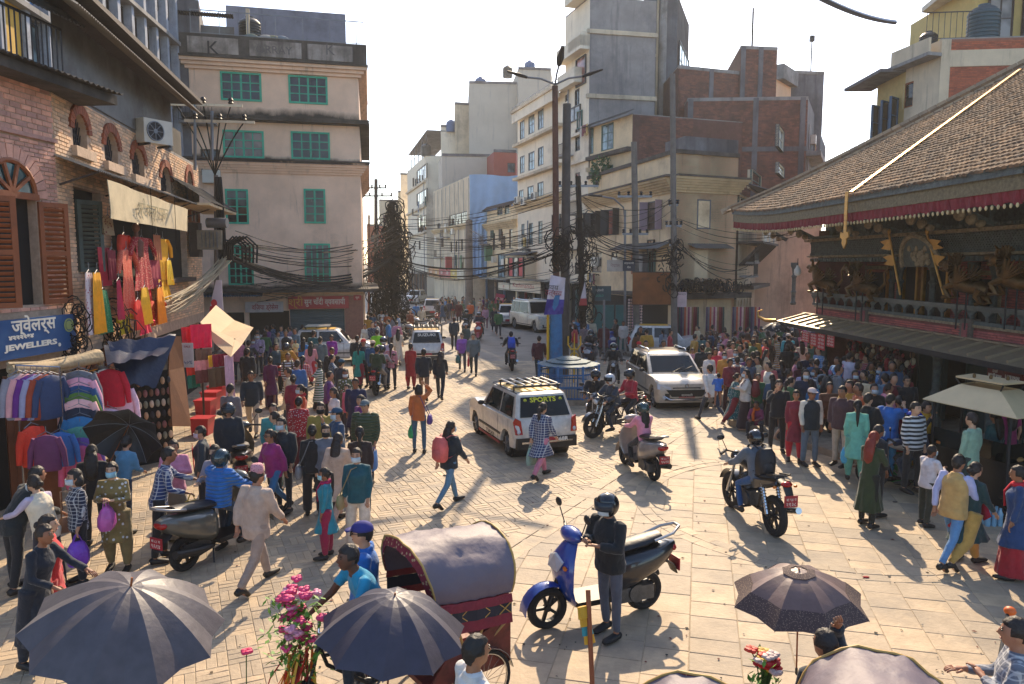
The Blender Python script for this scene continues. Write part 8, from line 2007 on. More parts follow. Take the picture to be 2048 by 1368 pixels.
bk_=thing('overhead_wire',aty(1740,20,14),'thick blurred grey wire crossing the sky at the upper right','cables');cable(aty(1640,-5,9),aty(1790,45,12),.05,.035).build('wire',M_grey,bk_)
# boards, banners, signs
def board(px,Y,label,mt,texts=(),th=.04,cat='sign',name='signboard',rz=0,border=None,tilt=0):
 x0,y0,x1,y1=px;a,b=aty(x0,y0,Y),aty(x1,y1,Y);c=(a+b)/2;w_,h_=abs(b.x-a.x),abs(a.z-b.z)
 t=thing(name,c,label,cat,None,R(rz));t.rotation_euler[1]=R(tilt)
 mb=MB();mb.box(-w_/2,w_/2,0,th,-h_/2,h_/2);lbuild(mb,'board',mt,t)
 if border:mb=MB();mb.box(-w_/2-.03,w_/2+.03,.005,th+.01,-h_/2-.04,-h_/2);mb.box(-w_/2-.03,w_/2+.03,.005,th+.01,h_/2,h_/2+.04);lbuild(mb,'frame',border,t)
 for s_,fx,fz,size,m_,*ex in texts:
  me_=text_mesh(s_,size*h_,frameM(((fx-.5)*w_,-.006,(fz-.5)*h_),(1,0,0),(0,0,1)),m_,'lettering',None,.004,width=ex[0]*w_ if ex else None);me_.parent=t
 return t
board((1266,545,1348,609),34.0,'large rusty brown metal hoarding in front of the scarf shops',M_rust,(('होटल',.3,.8,.12,M_poler),),.08,border=M_dark)
board((1246,520,1270,542),35.2,'small dark blue board with white Devanagari on the transformer pole',mat('navy board','16233a',.5,bmp=0),(('सहकारी',.5,.7,.25,M_wh,.8),('बैंक',.5,.32,.25,M_wh)))
board((1214,520,1246,543),35.3,'pale stained signboard left of the navy board',mat('stained pale board','b3a79a',.7,var=.2),(('नेपाल',.5,.5,.4,mat('faded ink','8a6a6a',.7)),))
board((1150,525,1172,548),36.2,'small black board with white lettering on the leaning cable pole',mat('black board','15191c',.5,bmp=0),(('पसल',.5,.65,.3,M_wh,.8),('सेवा',.5,.3,.3,M_wh)))
board((1354,584,1373,614),33.8,'white and pink poster with figures at the scarf shop corner',mat('poster pink','c9b2b4',.6,bmp=0),(('यात्रा',.5,.85,.14,M_ink,.8),),.02,'poster','poster')
board((1184,572,1222,602),36.5,'dark green and grey shop sign above the teal doors',mat('dark teal sign','27454c',.5,bmp=0),(('ज्वेलरी',.4,.7,.2,M_wh),('GOLD',.4,.35,.2,mat('teal ink','3aa08a',.5))))
board((990,588,1008,612),60,'red and white crimson banner hanging above the far shops',mat('crimson banner','a83a56',.6),(('कपडा',.5,.6,.3,M_wh,.8),),.02,'banner','banner',0,None,10)
wss=off(WW1,.5);signboard(wss,(1024,560,1085,584),'cream shop fascia with red lettering on the white block',M_creamsign,[('Kathmandu',.45,.5,.55,M_red,.7)],d=.1)
signboard(wss,(1000,565,1022,580),'cream fascia with red lettering next to the crimson banner',M_creamsign,[('सुन',.5,.5,.5,M_red)],d=.1)
signboard(off(WQ,.4),(893,480,893.1,480.1),'tiny sign on the tarpaulin house',M_red,[])if False else None
cols_=[('b87a4a','orange'),('c08a50','amber'),('9a2a30','dark red'),('b04a50','pinkish red'),('c0a03a','yellow'),('b8ae98','cream')]
wfs=off(WQ,.6);u0=0
for k,(c_,nm_)in enumerate(cols_):
 u1=u0+WQ.L/6;p=wfs.P(u0,3.2);t=thing('shop_fascia',p,nm_+' fascia in the row of far shop signs below the tarpaulin house','sign','fascias of the far shops')
 mb=MB();wfs.box(mb,u0+.05,u1-.05,2.75,3.75,-.1,.1);mb.build('board',mat('fascia '+nm_,c_,.6,var=.15,bmp=0),t);text_mesh('पसल',.5,wfs.M((u0+u1)/2,3.25,.11),M_wh,'lettering',t);u0=u1
def shopfront(w_,parent,u0,u1,z,n,cols):
 for k in range(n):
  a,b=u0+(u1-u0)*k/n,u0+(u1-u0)*(k+1)/n;c=cols[k%len(cols)]
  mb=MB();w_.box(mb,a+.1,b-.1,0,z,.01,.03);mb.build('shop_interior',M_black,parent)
  mb=MB();w_.box(mb,a-.08,a+.1,0,z+.1,0,.2);mb.build('pilaster',mat('pilaster '+c,c,.7),parent)
  mb=MB();w_.box(mb,a,b,z,z+.12,0,.9);mb.build('shop_canopy',M_tin,parent)
shopfront(WQ,tp,.2,WQ.L-.3,2.6,6,['7a6a5c','8a4a3c','6a6a6c']);shopfront(WO,lo,.3,WO.L-.3,2.8,3,['2f5a7a','8a7a6a']);shopfront(WW1,wb,.5,WW1.L,2.9,5,['a8a090','7a2a30','8a8270']);shopfront(WW2,wb,.2,WW2.L-.2,2.9,3,['4a6a6a','8a8270']);shopfront(WR,pr_,.3,WR.L,2.9,6,['8a7a6a','6a4a3c'])
bay=WW1.rect(1030,512,1072,556);mb=MB();WW1.box(mb,bay[0],bay[1],bay[2],bay[3],0,.9);mb.build('glazed_bay',M_creamsign,wb)
for k in range(4):window(off(WW1,.95),(bay[0]+.1+k*(bay[1]-bay[0]-.2)/4,bay[0]+(k+1)*(bay[1]-bay[0]-.2)/4,bay[2]+.1,bay[3]-.1),wb,M_aluf,[M_glass,mat('red poster','bd2430'),M_glassb,mat('red poster','bd2430')][k],1,1,dep=-.06)
tin(WW1,wb,bay[0]-.3,bay[1]+.3,bay[3]+.35,1.3,bay[3]+.05)
yp,_,ypt=pole(1096,745,600,27.0,.06,M_taxi,'yellow metal pole in front of the blue post');
bn=thing('pole_banner',aty(1112,590,26.8),'white and purple printed banner tied between the poles above the shrine','banner');a=[aty(x,y,26.8)for x,y in((1102,550),(1131,556),(1126,628),(1088,630))]
P=[[a[0].lerp(a[1],i/6).lerp(a[3].lerp(a[2],i/6),j/10)+V((0,.06*math.sin(i+j*.7),0))for i in range(7)]for j in range(7)];mb=MB();mb.sheet(P,.01);mb.build('printed_cloth',mat('pale banner','c8bfc8',.6,bmp=0,var=.08),bn)
P=[[a[0].lerp(a[1],i/6).lerp(a[3].lerp(a[2],i/6),j/10)+V((0,.06*math.sin(i+j*.7)-.004,0))for i in range(7)]for j in range(6,11)];mb=MB();mb.sheet(P,.012);mb.build('purple_panel',mat('purple banner','3c2f86',.6,bmp=0),bn)
for k,s_ in enumerate(('भव्य','उत्सव')):text_mesh(s_,.26,frameM(a[0].lerp(a[2],.32+.14*k)+V((-.12,-.11,0)),(1,0,-.1),(0,0,1)),mat('dark decal','22242a')if not k else mat('maroon lettering','8c1c30'),'lettering',bn)
for k,(x,y,w_,h_,Y,c,lb)in enumerate(((1166,585,14,40,35,'c4b8bc','white and red triangular flag by the leaning cable pole'),)):
 t=thing('flag',aty(x,y,Y),lb,'flag');mb=MB();p=[aty(x+4,y-22,Y),aty(x-8,y+24,Y),aty(x+8,y+24,Y)];mb.extr(p,(0,.02,0));mb.build('cloth',mat('flag white',c,.7),t);mb=MB();p=[aty(x-5,y+12,Y-.03),aty(x-8,y+26,Y-.03),aty(x+8,y+26,Y-.03),aty(x+7,y+12,Y-.03)];mb.extr(p,(0,.02,0));mb.build('red_band',M_red,t)
t=thing('cloth_banner',aty(430,590,24),'white printed cloth banner with red figure hanging left of the pink building','banner');pp=[aty(432,560,24),aty(443,560,24),aty(447,628,24),aty(416,628,24)]
mb=MB();mb.extr(pp,(0,.02,0));mb.build('cloth',mat('pale banner','c8bfc8'),t);mb=MB();mb.ell(aty(428,606,23.9),(.1,.02,.12),10,6);mb.extr([aty(418,626,23.92),aty(420,612,23.92),aty(434,612,23.92),aty(436,626,23.92)],(0,.01,0));mb.build('red_figure',M_poster,t)
sf=thing('shrine_fence',RC,'blue painted iron railing round the low stone shrine in the crossing','fence');M_bl=mat('blue iron paint','1c5f94',.6,var=.3,scale=6,dirt=.2,dirtc='6a4a3a')
rs_=1.0;n_=8;cen=g0(1136,800)
ring_=[cen+V((rs_*math.cos(2*math.pi*(k+.5)/n_),rs_*math.sin(2*math.pi*(k+.5)/n_),0))for k in range(n_)]
mb=MB();mb.prism([(p.x,p.y)for p in[cen+(q-cen)*1.08 for q in ring_]],0,.16);mb.build('stone_base',M_kerb,sf)
for k in range(n_):
 a,b=ring_[k],ring_[(k+1)%n_]
 pn=sub('railing_panel',(a+b)/2-ORG[sf.name],sf);ORG[pn.name]=(a+b)/2
 for z in(.2,.55,.92,1.15):mb=MB();mb.bar(a+V((0,0,z)),b+V((0,0,z)),.035,.04);mb.build('rail',M_bl,pn)
 mb=MB();mb.bar(a+V((0,0,.16)),a+V((0,0,1.2)),.06);mb.build('post',M_bl,pn)
 for j in range(1,9):mb=MB();p=a.lerp(b,j/9);mb.bar(p+V((0,0,.2)),p+V((0,0,.92)),.016);mb.build('baluster',M_bl,pn)
for k,(r_,z,h_)in enumerate(((.98,1.16,.08),(.7,1.24,.08),(.4,1.32,.08))):mb=MB();mb.lathe([(r_,0),(r_*1.03,h_*.4),(r_*.7,h_),(.02,h_)],(cen.x,cen.y,z-.02),8);mb.build('tiered_roof',mat('dark teal carved metal','2f5c6c',.6,.1,var=.5,scale=12,bmp=.9),sf)
td=thing('trident',cen+V((1.15,.9,0)),'yellow painted trident standing behind the shrine railing','trident');q=g0(1148,765);q=V((q.x,q.y,0));h_=aty(1148,672,q.y).z
mb=MB();mb.tube([q,q+V((0,0,h_-.5))],.035,8);mb.tube([q+V((-.22,0,h_)),q+V((-.23,0,h_-.3)),q+V((-.12,0,h_-.48)),q+V((.12,0,h_-.48)),q+V((.23,0,h_-.3)),q+V((.22,0,h_))],.03,8);mb.tube([q+V((0,0,h_-.5)),q+V((0,0,h_+.1))],[.03,.012],8);mb.disc(q+V((0,0,h_-.75)),.16,(0,1,0),.03,14,.12);mb.build('shaft_and_prongs',M_taxi,td,True)
# hanging clothes and stalls on the left
def garment_shape(w_,u,z,d,W_,H_,mt,kind='dress',parent=None,name='dress',sway=0):
 """flat hung garment with folds and sleeves, facing outwards"""
 mb=MB();P=[]
 prof={'dress':[(.5,0),(.42,.12),(.36,.3),(.48,.6),(.62,1)],'shirt':[(.55,0),(.5,.15),(.48,.5),(.5,1)],'cloth':[(.5,0),(.5,1)],'scarf':[(.3,0),(.42,.3),(.5,.7),(.55,1)]}[kind]
 nv,nu_=9,11
 for i in range(nv):
  f=i/(nv-1);hw=next(((a[0]+(b[0]-a[0])*(f-a[1])/(b[1]-a[1]))for a,b in zip(prof,prof[1:])if a[1]<=f<=b[1]),prof[-1][0])*W_
  P.append([w_.P(u+sway*f+hw*(2*j/(nu_-1)-1),z-H_*f,d+.035*math.sin(j*2.1+u*5)*(.3+f))for j in range(nu_)])
 mb.sheet(P,.012)
 if kind in('dress','shirt'):
  for sg in(-1,1):mb.tube([w_.P(u+sg*W_*.45,z-.03,d),w_.P(u+sg*W_*.72,z-H_*.2,d+.02),w_.P(u+sg*W_*.82,z-H_*(.45 if kind=='shirt' else .35),d+.02)],[(.07,.04),(.065,.04),(.05,.03)],8)
 return mb.build(name,mt,parent,True,50)
fab=lambda n,c,**k:mat('fabric '+n,hexc(c,1.4),.85,var=k.get('var',.18),scale=8,bmp=.25)
def hung(w_,u,z,d,W_,H_,c,label,kind='dress',cat='garment',name='hanging_dress',sway=0,mt=None):
 t=thing(name,w_.P(u,z,d),label,cat,'clothes hung for sale on the brick house')
 garment_shape(w_,u,z,d,W_,H_,mt or fab(c,c),kind,t,'cloth',sway)
 mb=MB();mb.tube([w_.P(u-.16,z-.02,d),w_.P(u,z+.06,d),w_.P(u+.16,z-.02,d)],.008,5);mb.tube([w_.P(u,z+.06,d),w_.P(u,z+.2,d)],.006,5);mb.build('hanger',M_grey,t);return t
UZ=WB.uz
def hp(x0,y0,x1,y1,d=.35):
 w2=off(WB,d);a=w2.rect(x0,y0,x1,y1);return(a[0]+a[1])/2,a[3],(a[1]-a[0])/2*1.6,a[3]-a[2]
def fdots(n,c,c2,sc_=26):
 k='dots '+n
 if k in MATS:return MATS[k]
 m,t,b=nm(k);v=coords(t);vo=node(t,'ShaderNodeTexVoronoi',Scale=sc_);t.links.new(v,vo.inputs['Vector'])
 t.links.new(mixc(t,ramp(t,vo.outputs['Distance'],.25,.32,(1,1,1,1),(0,0,0,1)),hexc(c),hexc(c2)),b.inputs['Base Color']);b.inputs['Roughness'].default_value=.85;MATS[k]=m;return m
for spec in[((262,475,300,580),'a3182a','long dark red dotted kurta on the mannequin','dress',fdots('red','a3182a','d0a890')),((238,500,268,630),'d8604a','coral pink long dress left of the red kurta','dress',fdots('coral','d8604a','e0a080',40)),((200,495,230,572),'8c1228','crimson folded cloth hanging by the green shutter','cloth',None),((296,520,322,575),'7a1030','dark magenta panel cloth right of the red kurta','cloth',None),((318,478,340,560),'d89a1c','yellow orange blouse hanging highest on the right','shirt',None),((318,555,345,600),'d8a01c','yellow skirt with frilled hem','dress',None),((268,575,290,650),'d8a428','narrow yellow trousers below the red kurta','scarf',None),((292,570,315,645),'b8141c','red and orange twisted scarf','scarf',None),((308,575,330,648),'e08018','orange scarf at the right of the cluster','scarf',None),((240,628,262,668),'e0c020','yellow flowered skirt low under the coral dress','dress',fdots('yel','d8b820','b83a20')),((168,545,196,670),'cfc2c4','white scarf with pink flowers at the left of the clothes','scarf',fdots('wh','cfc2c4','a83a5a',16)),((176,545,205,668),'d0901c','amber scarf behind the white flowered one','scarf',None),((190,580,218,668),'2a7a50','green dotted scarf beside the amber one','scarf',fdots('grn','2a7a50','5aa07a')),((203,434,230,470),'8a6a4a','brown flowered cloth in the dark window','cloth',fdots('brf','9a8468','6a2a20',14)),((228,560,240,640),'a83048','thin rose strip behind the coral dress','scarf',None),((248,470,266,540),'c83a2a','scarlet blouse half hidden behind the coral dress','shirt',None),((276,640,300,668),'c02040','cerise hem cloth lowest in the middle','dress',None),((300,470,318,520),'9a5a3c','copper brown shawl behind the yellow blouse','cloth',None),((305,600,330,650),'d0380c','flame red pleated skirt at the lower right','dress',fdots('flm','c8300c','e0a020')),((215,500,236,560),'6a1226','deep wine cloth behind the crimson one','cloth',None),((330,520,346,570),'e0b030','lemon frilled scarf at the far right','scarf',None),((252,600,274,660),'c8342c','tomato red scarf between the coral and yellow ones','scarf',None)]:
 u,z,W_,H_=hp(*spec[0]);hung(WB,u,z,.35+rnd.uniform(-.12,.15),W_,H_,spec[1],spec[2],spec[3],mt=spec[4],sway=.06 if spec[3]=='scarf' else 0)
u,z,W_,H_=hp(262,445,285,480);t=thing('mannequin',WB.P(u,z,.4),'brown mannequin bust wearing the red kurta in the window','mannequin');mb=MB();p=WB.P(u,z-.12,.33)
mb.ell(p,(.085,.10,.12),12,10);mb.tube([p-V((0,0,.1)),p-V((0,0,.24)),p-V((0,0,.34)),p-V((0,0,.7))],[.045,.05,(.17,.1),(.15,.1)],12);mb.build('bust',mat('mannequin brown','7a4a38',.5),t,True)
wcs=off(WB,.72);a=wcs.rect(218,360,375,462);zt0=wcs.uz(218,360)[1];zb0=wcs.uz(220,437)[1];zt1=wcs.uz(372,418)[1];zb1=wcs.uz(372,462)[1]
t=thing('canvas_sign',wcs.P(a[0],zb0),'faded cream canvas shop sign hanging under the tin awning','sign');P=[]
for i in range(7):f=i/6;P.append([wcs.P(a[0]+(a[1]-a[0])*g/12,(zt0+(zt1-zt0)*g/12)*(1-f)+(zb0+(zb1-zb0)*g/12)*f,.03*math.sin(g*1.3+f*2))for g in range(13)])
mb=MB();mb.sheet(P,.015);mb.build('canvas',mat('stained canvas','c4b594',.85,var=.2,scale=2,dirt=.25,dirtc='6e6a58'),t,True);text_mesh('श्री वस्त्र पसल',.42,wcs.M((a[0]+a[1])/2-.3,(zt0+zb0)/2-.05,.05),mat('faded sign ink','8a8468',.8),'lettering',t)
for f in(.42,.75):cable(wcs.P(a[0]+(a[1]-a[0])*f,zt0+.1,.05),wcs.P(a[0]+(a[1]-a[0])*f,zb0-.5,.05),0,.008).build('cord',M_cable,t)
wj_=off(WA,.18);t=thing('jewellers_sign',wj_.P(WA.L-1,2.65),'blue shop sign reading JEWELLERS with white Devanagari on the brick house','sign');uu=wj_.uz(146,660)[0]
zz0,zz1=wj_.uz(146,697)[1],wj_.uz(146,627)[1]
mb=MB();wj_.box(mb,uu-2.9,uu,zz0,zz1,-.02,.06);mb.build('board',M_bluesign,t)
hS=zz1-zz0;wmb=1.0
for s_,px_,py_,size,wd in(('ज्वेलर्स',62,650,.40,.78),('४२२२२६४',36,674,.12,.42),('JEWELLERS',58,690,.17,.92)):
 u,z=wj_.uz(px_,py_);text_mesh(s_,size*hS*1.15,wj_.M(u,z,.065),M_wh,'lettering',t,.006,bold=.006,width=wd*(wj_.uz(120,660)[0]-wj_.uz(5,660)[0]))
u,z=wj_.uz(131,650);mb=MB();mb.disc(wj_.P(u,z,.07),.13,WA.n,.012,20,.105);mb.disc(wj_.P(u,z,.07),.085,WA.n,.012,16);mb.build('round_emblem',mat('pale green emblem','9aa46a',.5),t)
u,z=wj_.uz(112,689);mb=MB();mb.disc(wj_.P(u,z,.07),.035,WA.n,.012,14);mb.build('dot',M_wh,t)
mb=MB();pts=[wj_.P(wj_.uz(x,y)[0],wj_.uz(x,y)[1],.35+.1*math.sin(k*2))for k,(x,y)in enumerate(((-20,738),(30,736),(80,730),(120,722),(150,712),(172,722)))];t=thing('canvas_roll',pts[2],'rolled dusty canvas awning under the jewellers sign','awning');mb.tube(pts,[.08,.11,.09,.12,.14,.08],10)
for i in range(5):mb.tube([p+V((0,-.05,.05*i-.1))for p in pts[i%2:5]],.03,5)
mb.build('roll',mat('dusty canvas','b09c7c',.9,var=.25,bmp=.8),t,True)
def door_leaf(w_,u0,u1,z1,d0,ang,label):
 t=thing('wooden_door',w_.P(u0,0,d0),label,'door',None,w_.rz-R(ang));W_=u1-u0;mb=MB();mb.box(0,W_,-.03,.03,0,z1);lbuild(mb,'door_leaf',M_brown2,t)
 for z0,z2 in((.15,z1*.45),(z1*.52,z1-.15)):mb=MB();mb.box(.1,W_-.1,-.045,-.03,z0,z2);lbuild(mb,'raised_panel',M_brown2,t)
 return t
M_brown2=mat('varnished brown door','6a3820',.45,var=.3,scale=3,bmp=.15)
ud=WA.uz(30,850)[0]
door_leaf(WA,ud-.75,ud,2.45,.45,35,'varnished brown door leaf folded open at the left edge');door_leaf(WB,-.05,.7,2.4,.15,10,'brown door leaf behind the left clothes rail');door_leaf(WB,1.6,2.3,2.5,.15,5,'brown door leaf behind the stacked sweaters')
def sweater(p,dr,c,label,s=1.0,group='knitwear on the rails',wall=None,mt=None):
 """sweater on a hanger: p = hanger point, dr = direction across the shoulders"""
 t=thing('hanging_sweater',p,label,'sweater',group);dr=V(dr).normalized();nn=V((dr.y,-dr.x,0));mb=MB();mt=mt or fab(c,c)
 rs=[]
 for z,hw,th in((-.02,.05,.03),(-.06,.17,.05),(-.14,.22,.07),(-.35,.21,.08),(-.62,.22,.09),(-.66,.2,.07)):
  rs.append([V(p)+dr*(hw*s*math.cos(a))+nn*(th*s*math.sin(a))+V((0,0,z*s))for a in[2*math.pi*j/12 for j in range(12)]])
 mb.rings(rs)
 for sg in(-1,1):mb.tube([V(p)+dr*sg*.17*s-V((0,0,.08*s)),V(p)+dr*sg*.25*s-V((0,0,.3*s)),V(p)+dr*sg*.28*s-V((0,0,.6*s))],[.06*s,.055*s,.04*s],8)
 mb.build('knit',mt,t,True,50);mb=MB();mb.tube([V(p)-dr*.14*s-V((0,0,.03)),V(p)+V((0,0,.04)),V(p)+dr*.14*s-V((0,0,.03))],.008,5);mb.tube([V(p)+V((0,0,.04)),V(p)+V((0,0,.12))],.006,4);mb.build('hanger',M_grey,t);return t
ra,rb_=aty(32,745,12.2),aty(120,748,12.6);t=thing('clothes_rail',ra,'metal rail with knitwear beside the open brown door','clothes rail');mb=MB();mb.tube([ra+V((0,0,.12)),rb_+V((0,0,.12))],.014,6);mb.build('rail',M_chrome,t)
for f in(0,1):mb=MB();q=ra.lerp(rb_,f);mb.tube([q+V((0,0,.12)),V((q.x,q.y,0))],.016,6);mb.build('upright',M_chrome,t)
for k,(c,nm_)in list(enumerate((('7c7a84','grey'),('c08a8c','dusty pink'),('5c2470','violet'),('8a8aa4','lavender grey'),('8c3a24','rust'),('2c3a58','navy flecked'),('3a6a3c','green edged dark'))))[:6]:
 q=ra.lerp(rb_,(k+.3)/7);sweater(q,(.35,1,0),c,nm_+' jumper hanging side on from the rail by the brown door',1.15)
for k,(x,y,c,nm_)in enumerate(((158,738,'5c5f66','charcoal zip'),(158,752,'c98c9c','rose'),(158,768,'22426a','dark blue'),(158,782,'4c6a2c','moss green'),(158,795,'d09c98','pale salmon'),(158,812,'1c2434','black'),(160,830,'2a6a94','steel blue'),(160,850,'4c8a78','sea green'),(162,872,'6a4c90','purple'),(160,888,'c05878','raspberry pink'))):
 q=aty(x,y,13.0-.06*k);sweater(q,(1,.15,0),c,nm_+' jumper, number %s from the top of the tiered display'%['one','two','three','four','five','six','seven','eight','nine','ten'][k],1.2)
sweater(aty(92,868,11.6),(1,.3,0),'5c2c4c','plum jumper with cream trim hanging low by the rail',.9);sweater(aty(62,850,12.0),(.2,1,0),'b8301c','orange red cardigan hanging low at the left',1.0);sweater(aty(120,862,12.2),(1,.3,0),'2a5c94','bright blue jumper between the rail and the tiered display',.9)
ra2=aty(190,722,14.2);t=thing('clothes_rail',ra2,'short rail with a red cardigan beside the dark blue sheet','clothes rail');mb=MB();mb.tube([ra2,aty(226,726,15.0)],.014,6);mb.build('rail',M_chrome,t)
for x,c,nm_ in((194,'d8801c','small orange'),(202,'1c1c20','black'),(208,'cfc6b8','cream'),(219,'b0122c','bright red')):sweater(aty(x,736,14.4),(1,.2,0),c,nm_+' cardigan on the short rail',1.15 if c=='b0122c' else .8)
sweater(aty(240,770,14.6),(1,.2,0),'c8a8b8','lilac striped top right of the red cardigan',1.1);sweater(aty(216,815,14.0),(1,.2,0),'c2a4b4','pale pink trousers set under the red cardigan',1.1)
sr=thing('slipper_display',aty(300,830,15.6),'wire display of slippers and shoes behind the black umbrella','display');ws3=Wall(aty(245,800,15.4),aty(345,800,16.2));
mb=MB();ws3.box(mb,0,ws3.L,0,2.0,-.1,-.05);mb.build('backing',M_black,sr)
for i in range(8):
 for j in range(7):
  mb=MB();p=ws3.P(.08+i*(ws3.L-.16)/7,.35+j*.24,.02);mb.ell(p,(.05,.03,.085),8,5);mb.build('slipper',fab(['b08a6a','6a4a3a','c0a890','2a2a30','8a5a5a','7a7a6a'][(i*3+j*5)%6],['b08a6a','6a4a3a','c0a890','2a2a30','8a5a5a','7a7a6a'][(i*3+j*5)%6]),sr,True)
def cloth_quad(name,label,corners,mt,cat,sag=.15,th=.012,n=10,fold=.03):
 c=[V(x)for x in corners];t=thing(name,sum(c,V())/4,label,cat);P=[]
 for i in range(n+1):
  f=i/n;a,b=c[0].lerp(c[3],f),c[1].lerp(c[2],f);P.append([a.lerp(b,g/n)-V((0,0,sag*4*f*(1-f)*(.4+.6*math.sin(math.pi*g/n))+fold*math.sin(g*1.9+f*3)))for g in range(n+1)])
 mb=MB();mb.sheet(P,th);mb.build('sheet',mt,t,True,60);return t
M_navy=mat('dark blue plastic sheet','0b2344',.4,var=.25,scale=2,bmp=.4)
cloth_quad('blue_sheet','dark blue plastic sheet roofing the clothes stall',[aty(208,690,15.6),aty(352,668,17.6),aty(325,708,15.0),aty(215,730,13.8)],M_navy,'awning',.1)
cloth_quad('blue_sheet','front drop of the dark blue sheet above the slippers',[aty(215,682,15.4),aty(352,672,16.4),aty(312,775,15.6),aty(238,765,14.9)],M_navy,'awning',-.05)
t=thing('brown_board',aty(355,770,16),'tall bent brown board leaning at the end of the blue stall','board');mb=MB();mb.sheet([[aty(340,672,16.4),aty(362,672,16.8)],[aty(338,740,16.2),aty(368,735,16.8)],[aty(345,852,15.8),aty(382,852,16.4)]],.03);mb.build('sheet',mat('brown hardboard','7a4c2c',.7,var=.2),t)
for k,(x0,y0,x1,y1,c,lb)in enumerate(((362,655,378,690,'a81c2c','red scarf above the price poster'),(380,650,412,698,'d01840','bright crimson bag cloth at the top of the scarf stall'),(390,700,412,722,'6a4a3a','brown patterned scarf below the crimson cloth'),(388,722,412,742,'d08a8c','pink tasselled scarf in the middle of the stall'),(390,742,414,768,'6a3a38','maroon speckled scarf under the pink one'),(372,733,388,752,'c8382a','red orange scarf by the poster'),(374,752,388,778,'1c6a5a','teal green scarf under the orange one'),(416,712,424,735,'d0a020','yellow striped ribbon beside the brown scarf'),(424,710,446,735,'7c1028','dark red cloth on the tarpaulin stall'),(416,738,446,776,'5a4634','striped brown cloth at the back of the tarpaulin stall'),(448,712,458,800,'b8909c','long lilac drape at the stall end'))):
 a,b=aty(x0,y0,18.5),aty(x1,y1,18.5);wq=Wall((a.x,18.5),(b.x,18.9));t=thing('hanging_scarf',a,lb,'scarf','scarves on the tarpaulin stall');garment_shape(wq,wq.L/2,a.z,0,wq.L,a.z-b.z,fab(c,c),'cloth',t,'cloth')
board((363,686,388,735),18.0,'white price poster with blue picture on the scarf stall',mat('white poster','c9c4c4',.6,bmp=0),(('SALE',.5,.85,.12,M_red),('५०%',.5,.2,.2,M_bluesign)),.01,'poster','poster')
for k,(x,y,s_)in enumerate(((412,812,.42),(424,800,.5),(406,850,.4),(436,790,.55))):
 p=g0(x,y+18);t=thing('red_crate',p,['red plastic crate nearest the scarf stall post','red plastic crate in the middle of the four','red plastic crate lowest in front','red plastic crate farthest back, tallest'][k],'crate','red plastic crates');MR=mat('red plastic','b8182a',.4,bmp=0)
 mb=MB();mb.rings([[(-.2,-.2,0),(.2,-.2,0),(.2,.2,0),(-.2,.2,0)],[(-.23,-.23,s_),(.23,-.23,s_),(.23,.23,s_),(-.23,.23,s_)]]);lbuild(mb,'crate_body',MR,t)
 mb=MB();mb.box(-.25,.25,-.25,.25,s_,s_+.04);lbuild(mb,'lid',MR,t)
M_cloth=mat('cream canvas tarpaulin','d0b48c',.8,var=.12,scale=1.5,bmp=.3)
tp0=[aty(400,645,19.8),aty(432,610,21.5),aty(507,655,20.6),aty(462,714,18.6)]
t=thing('cream_tarpaulin',aty(455,665,20),'cream canvas stall cover stretched over poles before the pink building','awning');pk_=aty(470,678,19.6);mb=MB()
mb.sheet([[tp0[0],tp0[1]],[tp0[0].lerp(pk_,.55)+V((0,0,-.05)),tp0[1].lerp(tp0[2],.5)-V((0,0,.12))],[pk_,tp0[2]]],.01);mb.sheet([[tp0[0],pk_],[tp0[0].lerp(tp0[3],.5)-V((0,0,.12)),pk_.lerp(tp0[3],.5)+V((0,0,.03))],[tp0[3]-V((.0,0,0)),tp0[3]]],.01);mb.sheet([[pk_,tp0[2]],[tp0[3],tp0[3].lerp(tp0[2],.45)-V((0,0,.05))]],.01);mb.build('canvas',M_cloth,t)
mb=MB();mb.tube([aty(415,712,18.8),pk_],.02,6);mb.build('strut',M_wood,t);mb=MB();mb.tube([aty(400,645,19.8),V((tp0[0].x,19.8,0))],.03,6);mb.build('post',M_wood,t)
def ORD(k):
 w=['first','second','third','fourth','fifth','sixth','seventh','eighth','ninth','tenth','eleventh','twelfth','thirteenth','fourteenth','fifteenth','sixteenth','seventeenth','eighteenth','nineteenth']
 return w[k]if k<19 else('twentieth' if k==19 else 'twenty '+w[k-20]if k<29 else 'thirtieth' if k==29 else 'thirty '+w[k-30])
for k in range(40):
 x=1352+k*3.7+(14 if k>12 else 0)+(16 if k>22 else 0);c=['7a2a34','4a3a5a','b89a8a','8a6a4a','3a4a4a','b05a3a','c0a8a0','5a1c2c','6a6a72','8c3c5c'][k*7%10];L=rnd.uniform(1.3,2.2)
 if x>1520:break
 q=aty(x,614,37.4);wq=Wall((q.x-.05,q.y),(q.x+.05,q.y+.02));t=thing('hanging_scarf',q,'%s scarf, '+'column %d from the left outside the cream corner house'%(k+1)if False else '%s scarf, %s from the left of the rows outside the corner house'%(['wine','violet grey','beige','tan','slate','rust','pale pink','dark plum','grey','magenta'][k*7%10],ORD(k)),'scarf','scarves outside the corner house');garment_shape(wq,.05,q.z,0,.09,L,fab(c,c),'cloth',t,'cloth')
for k in range(7):
 q=aty(1258+k*4.2,600,36.8);t=thing('bead_string',q,'string of small bags, %s from the left beside the teal shop'%ORD(k),'hanging goods','bead strings by the teal shop');mb=MB()
 for j in range(14):mb.ell(q-V((0,0,.14*j)),(.05,.04,.06),6,4)
 mb.build('bead',fab('bd%d'%(k%3),['c0a8a0','9a7a6a','b8909a'][k%3]),t)
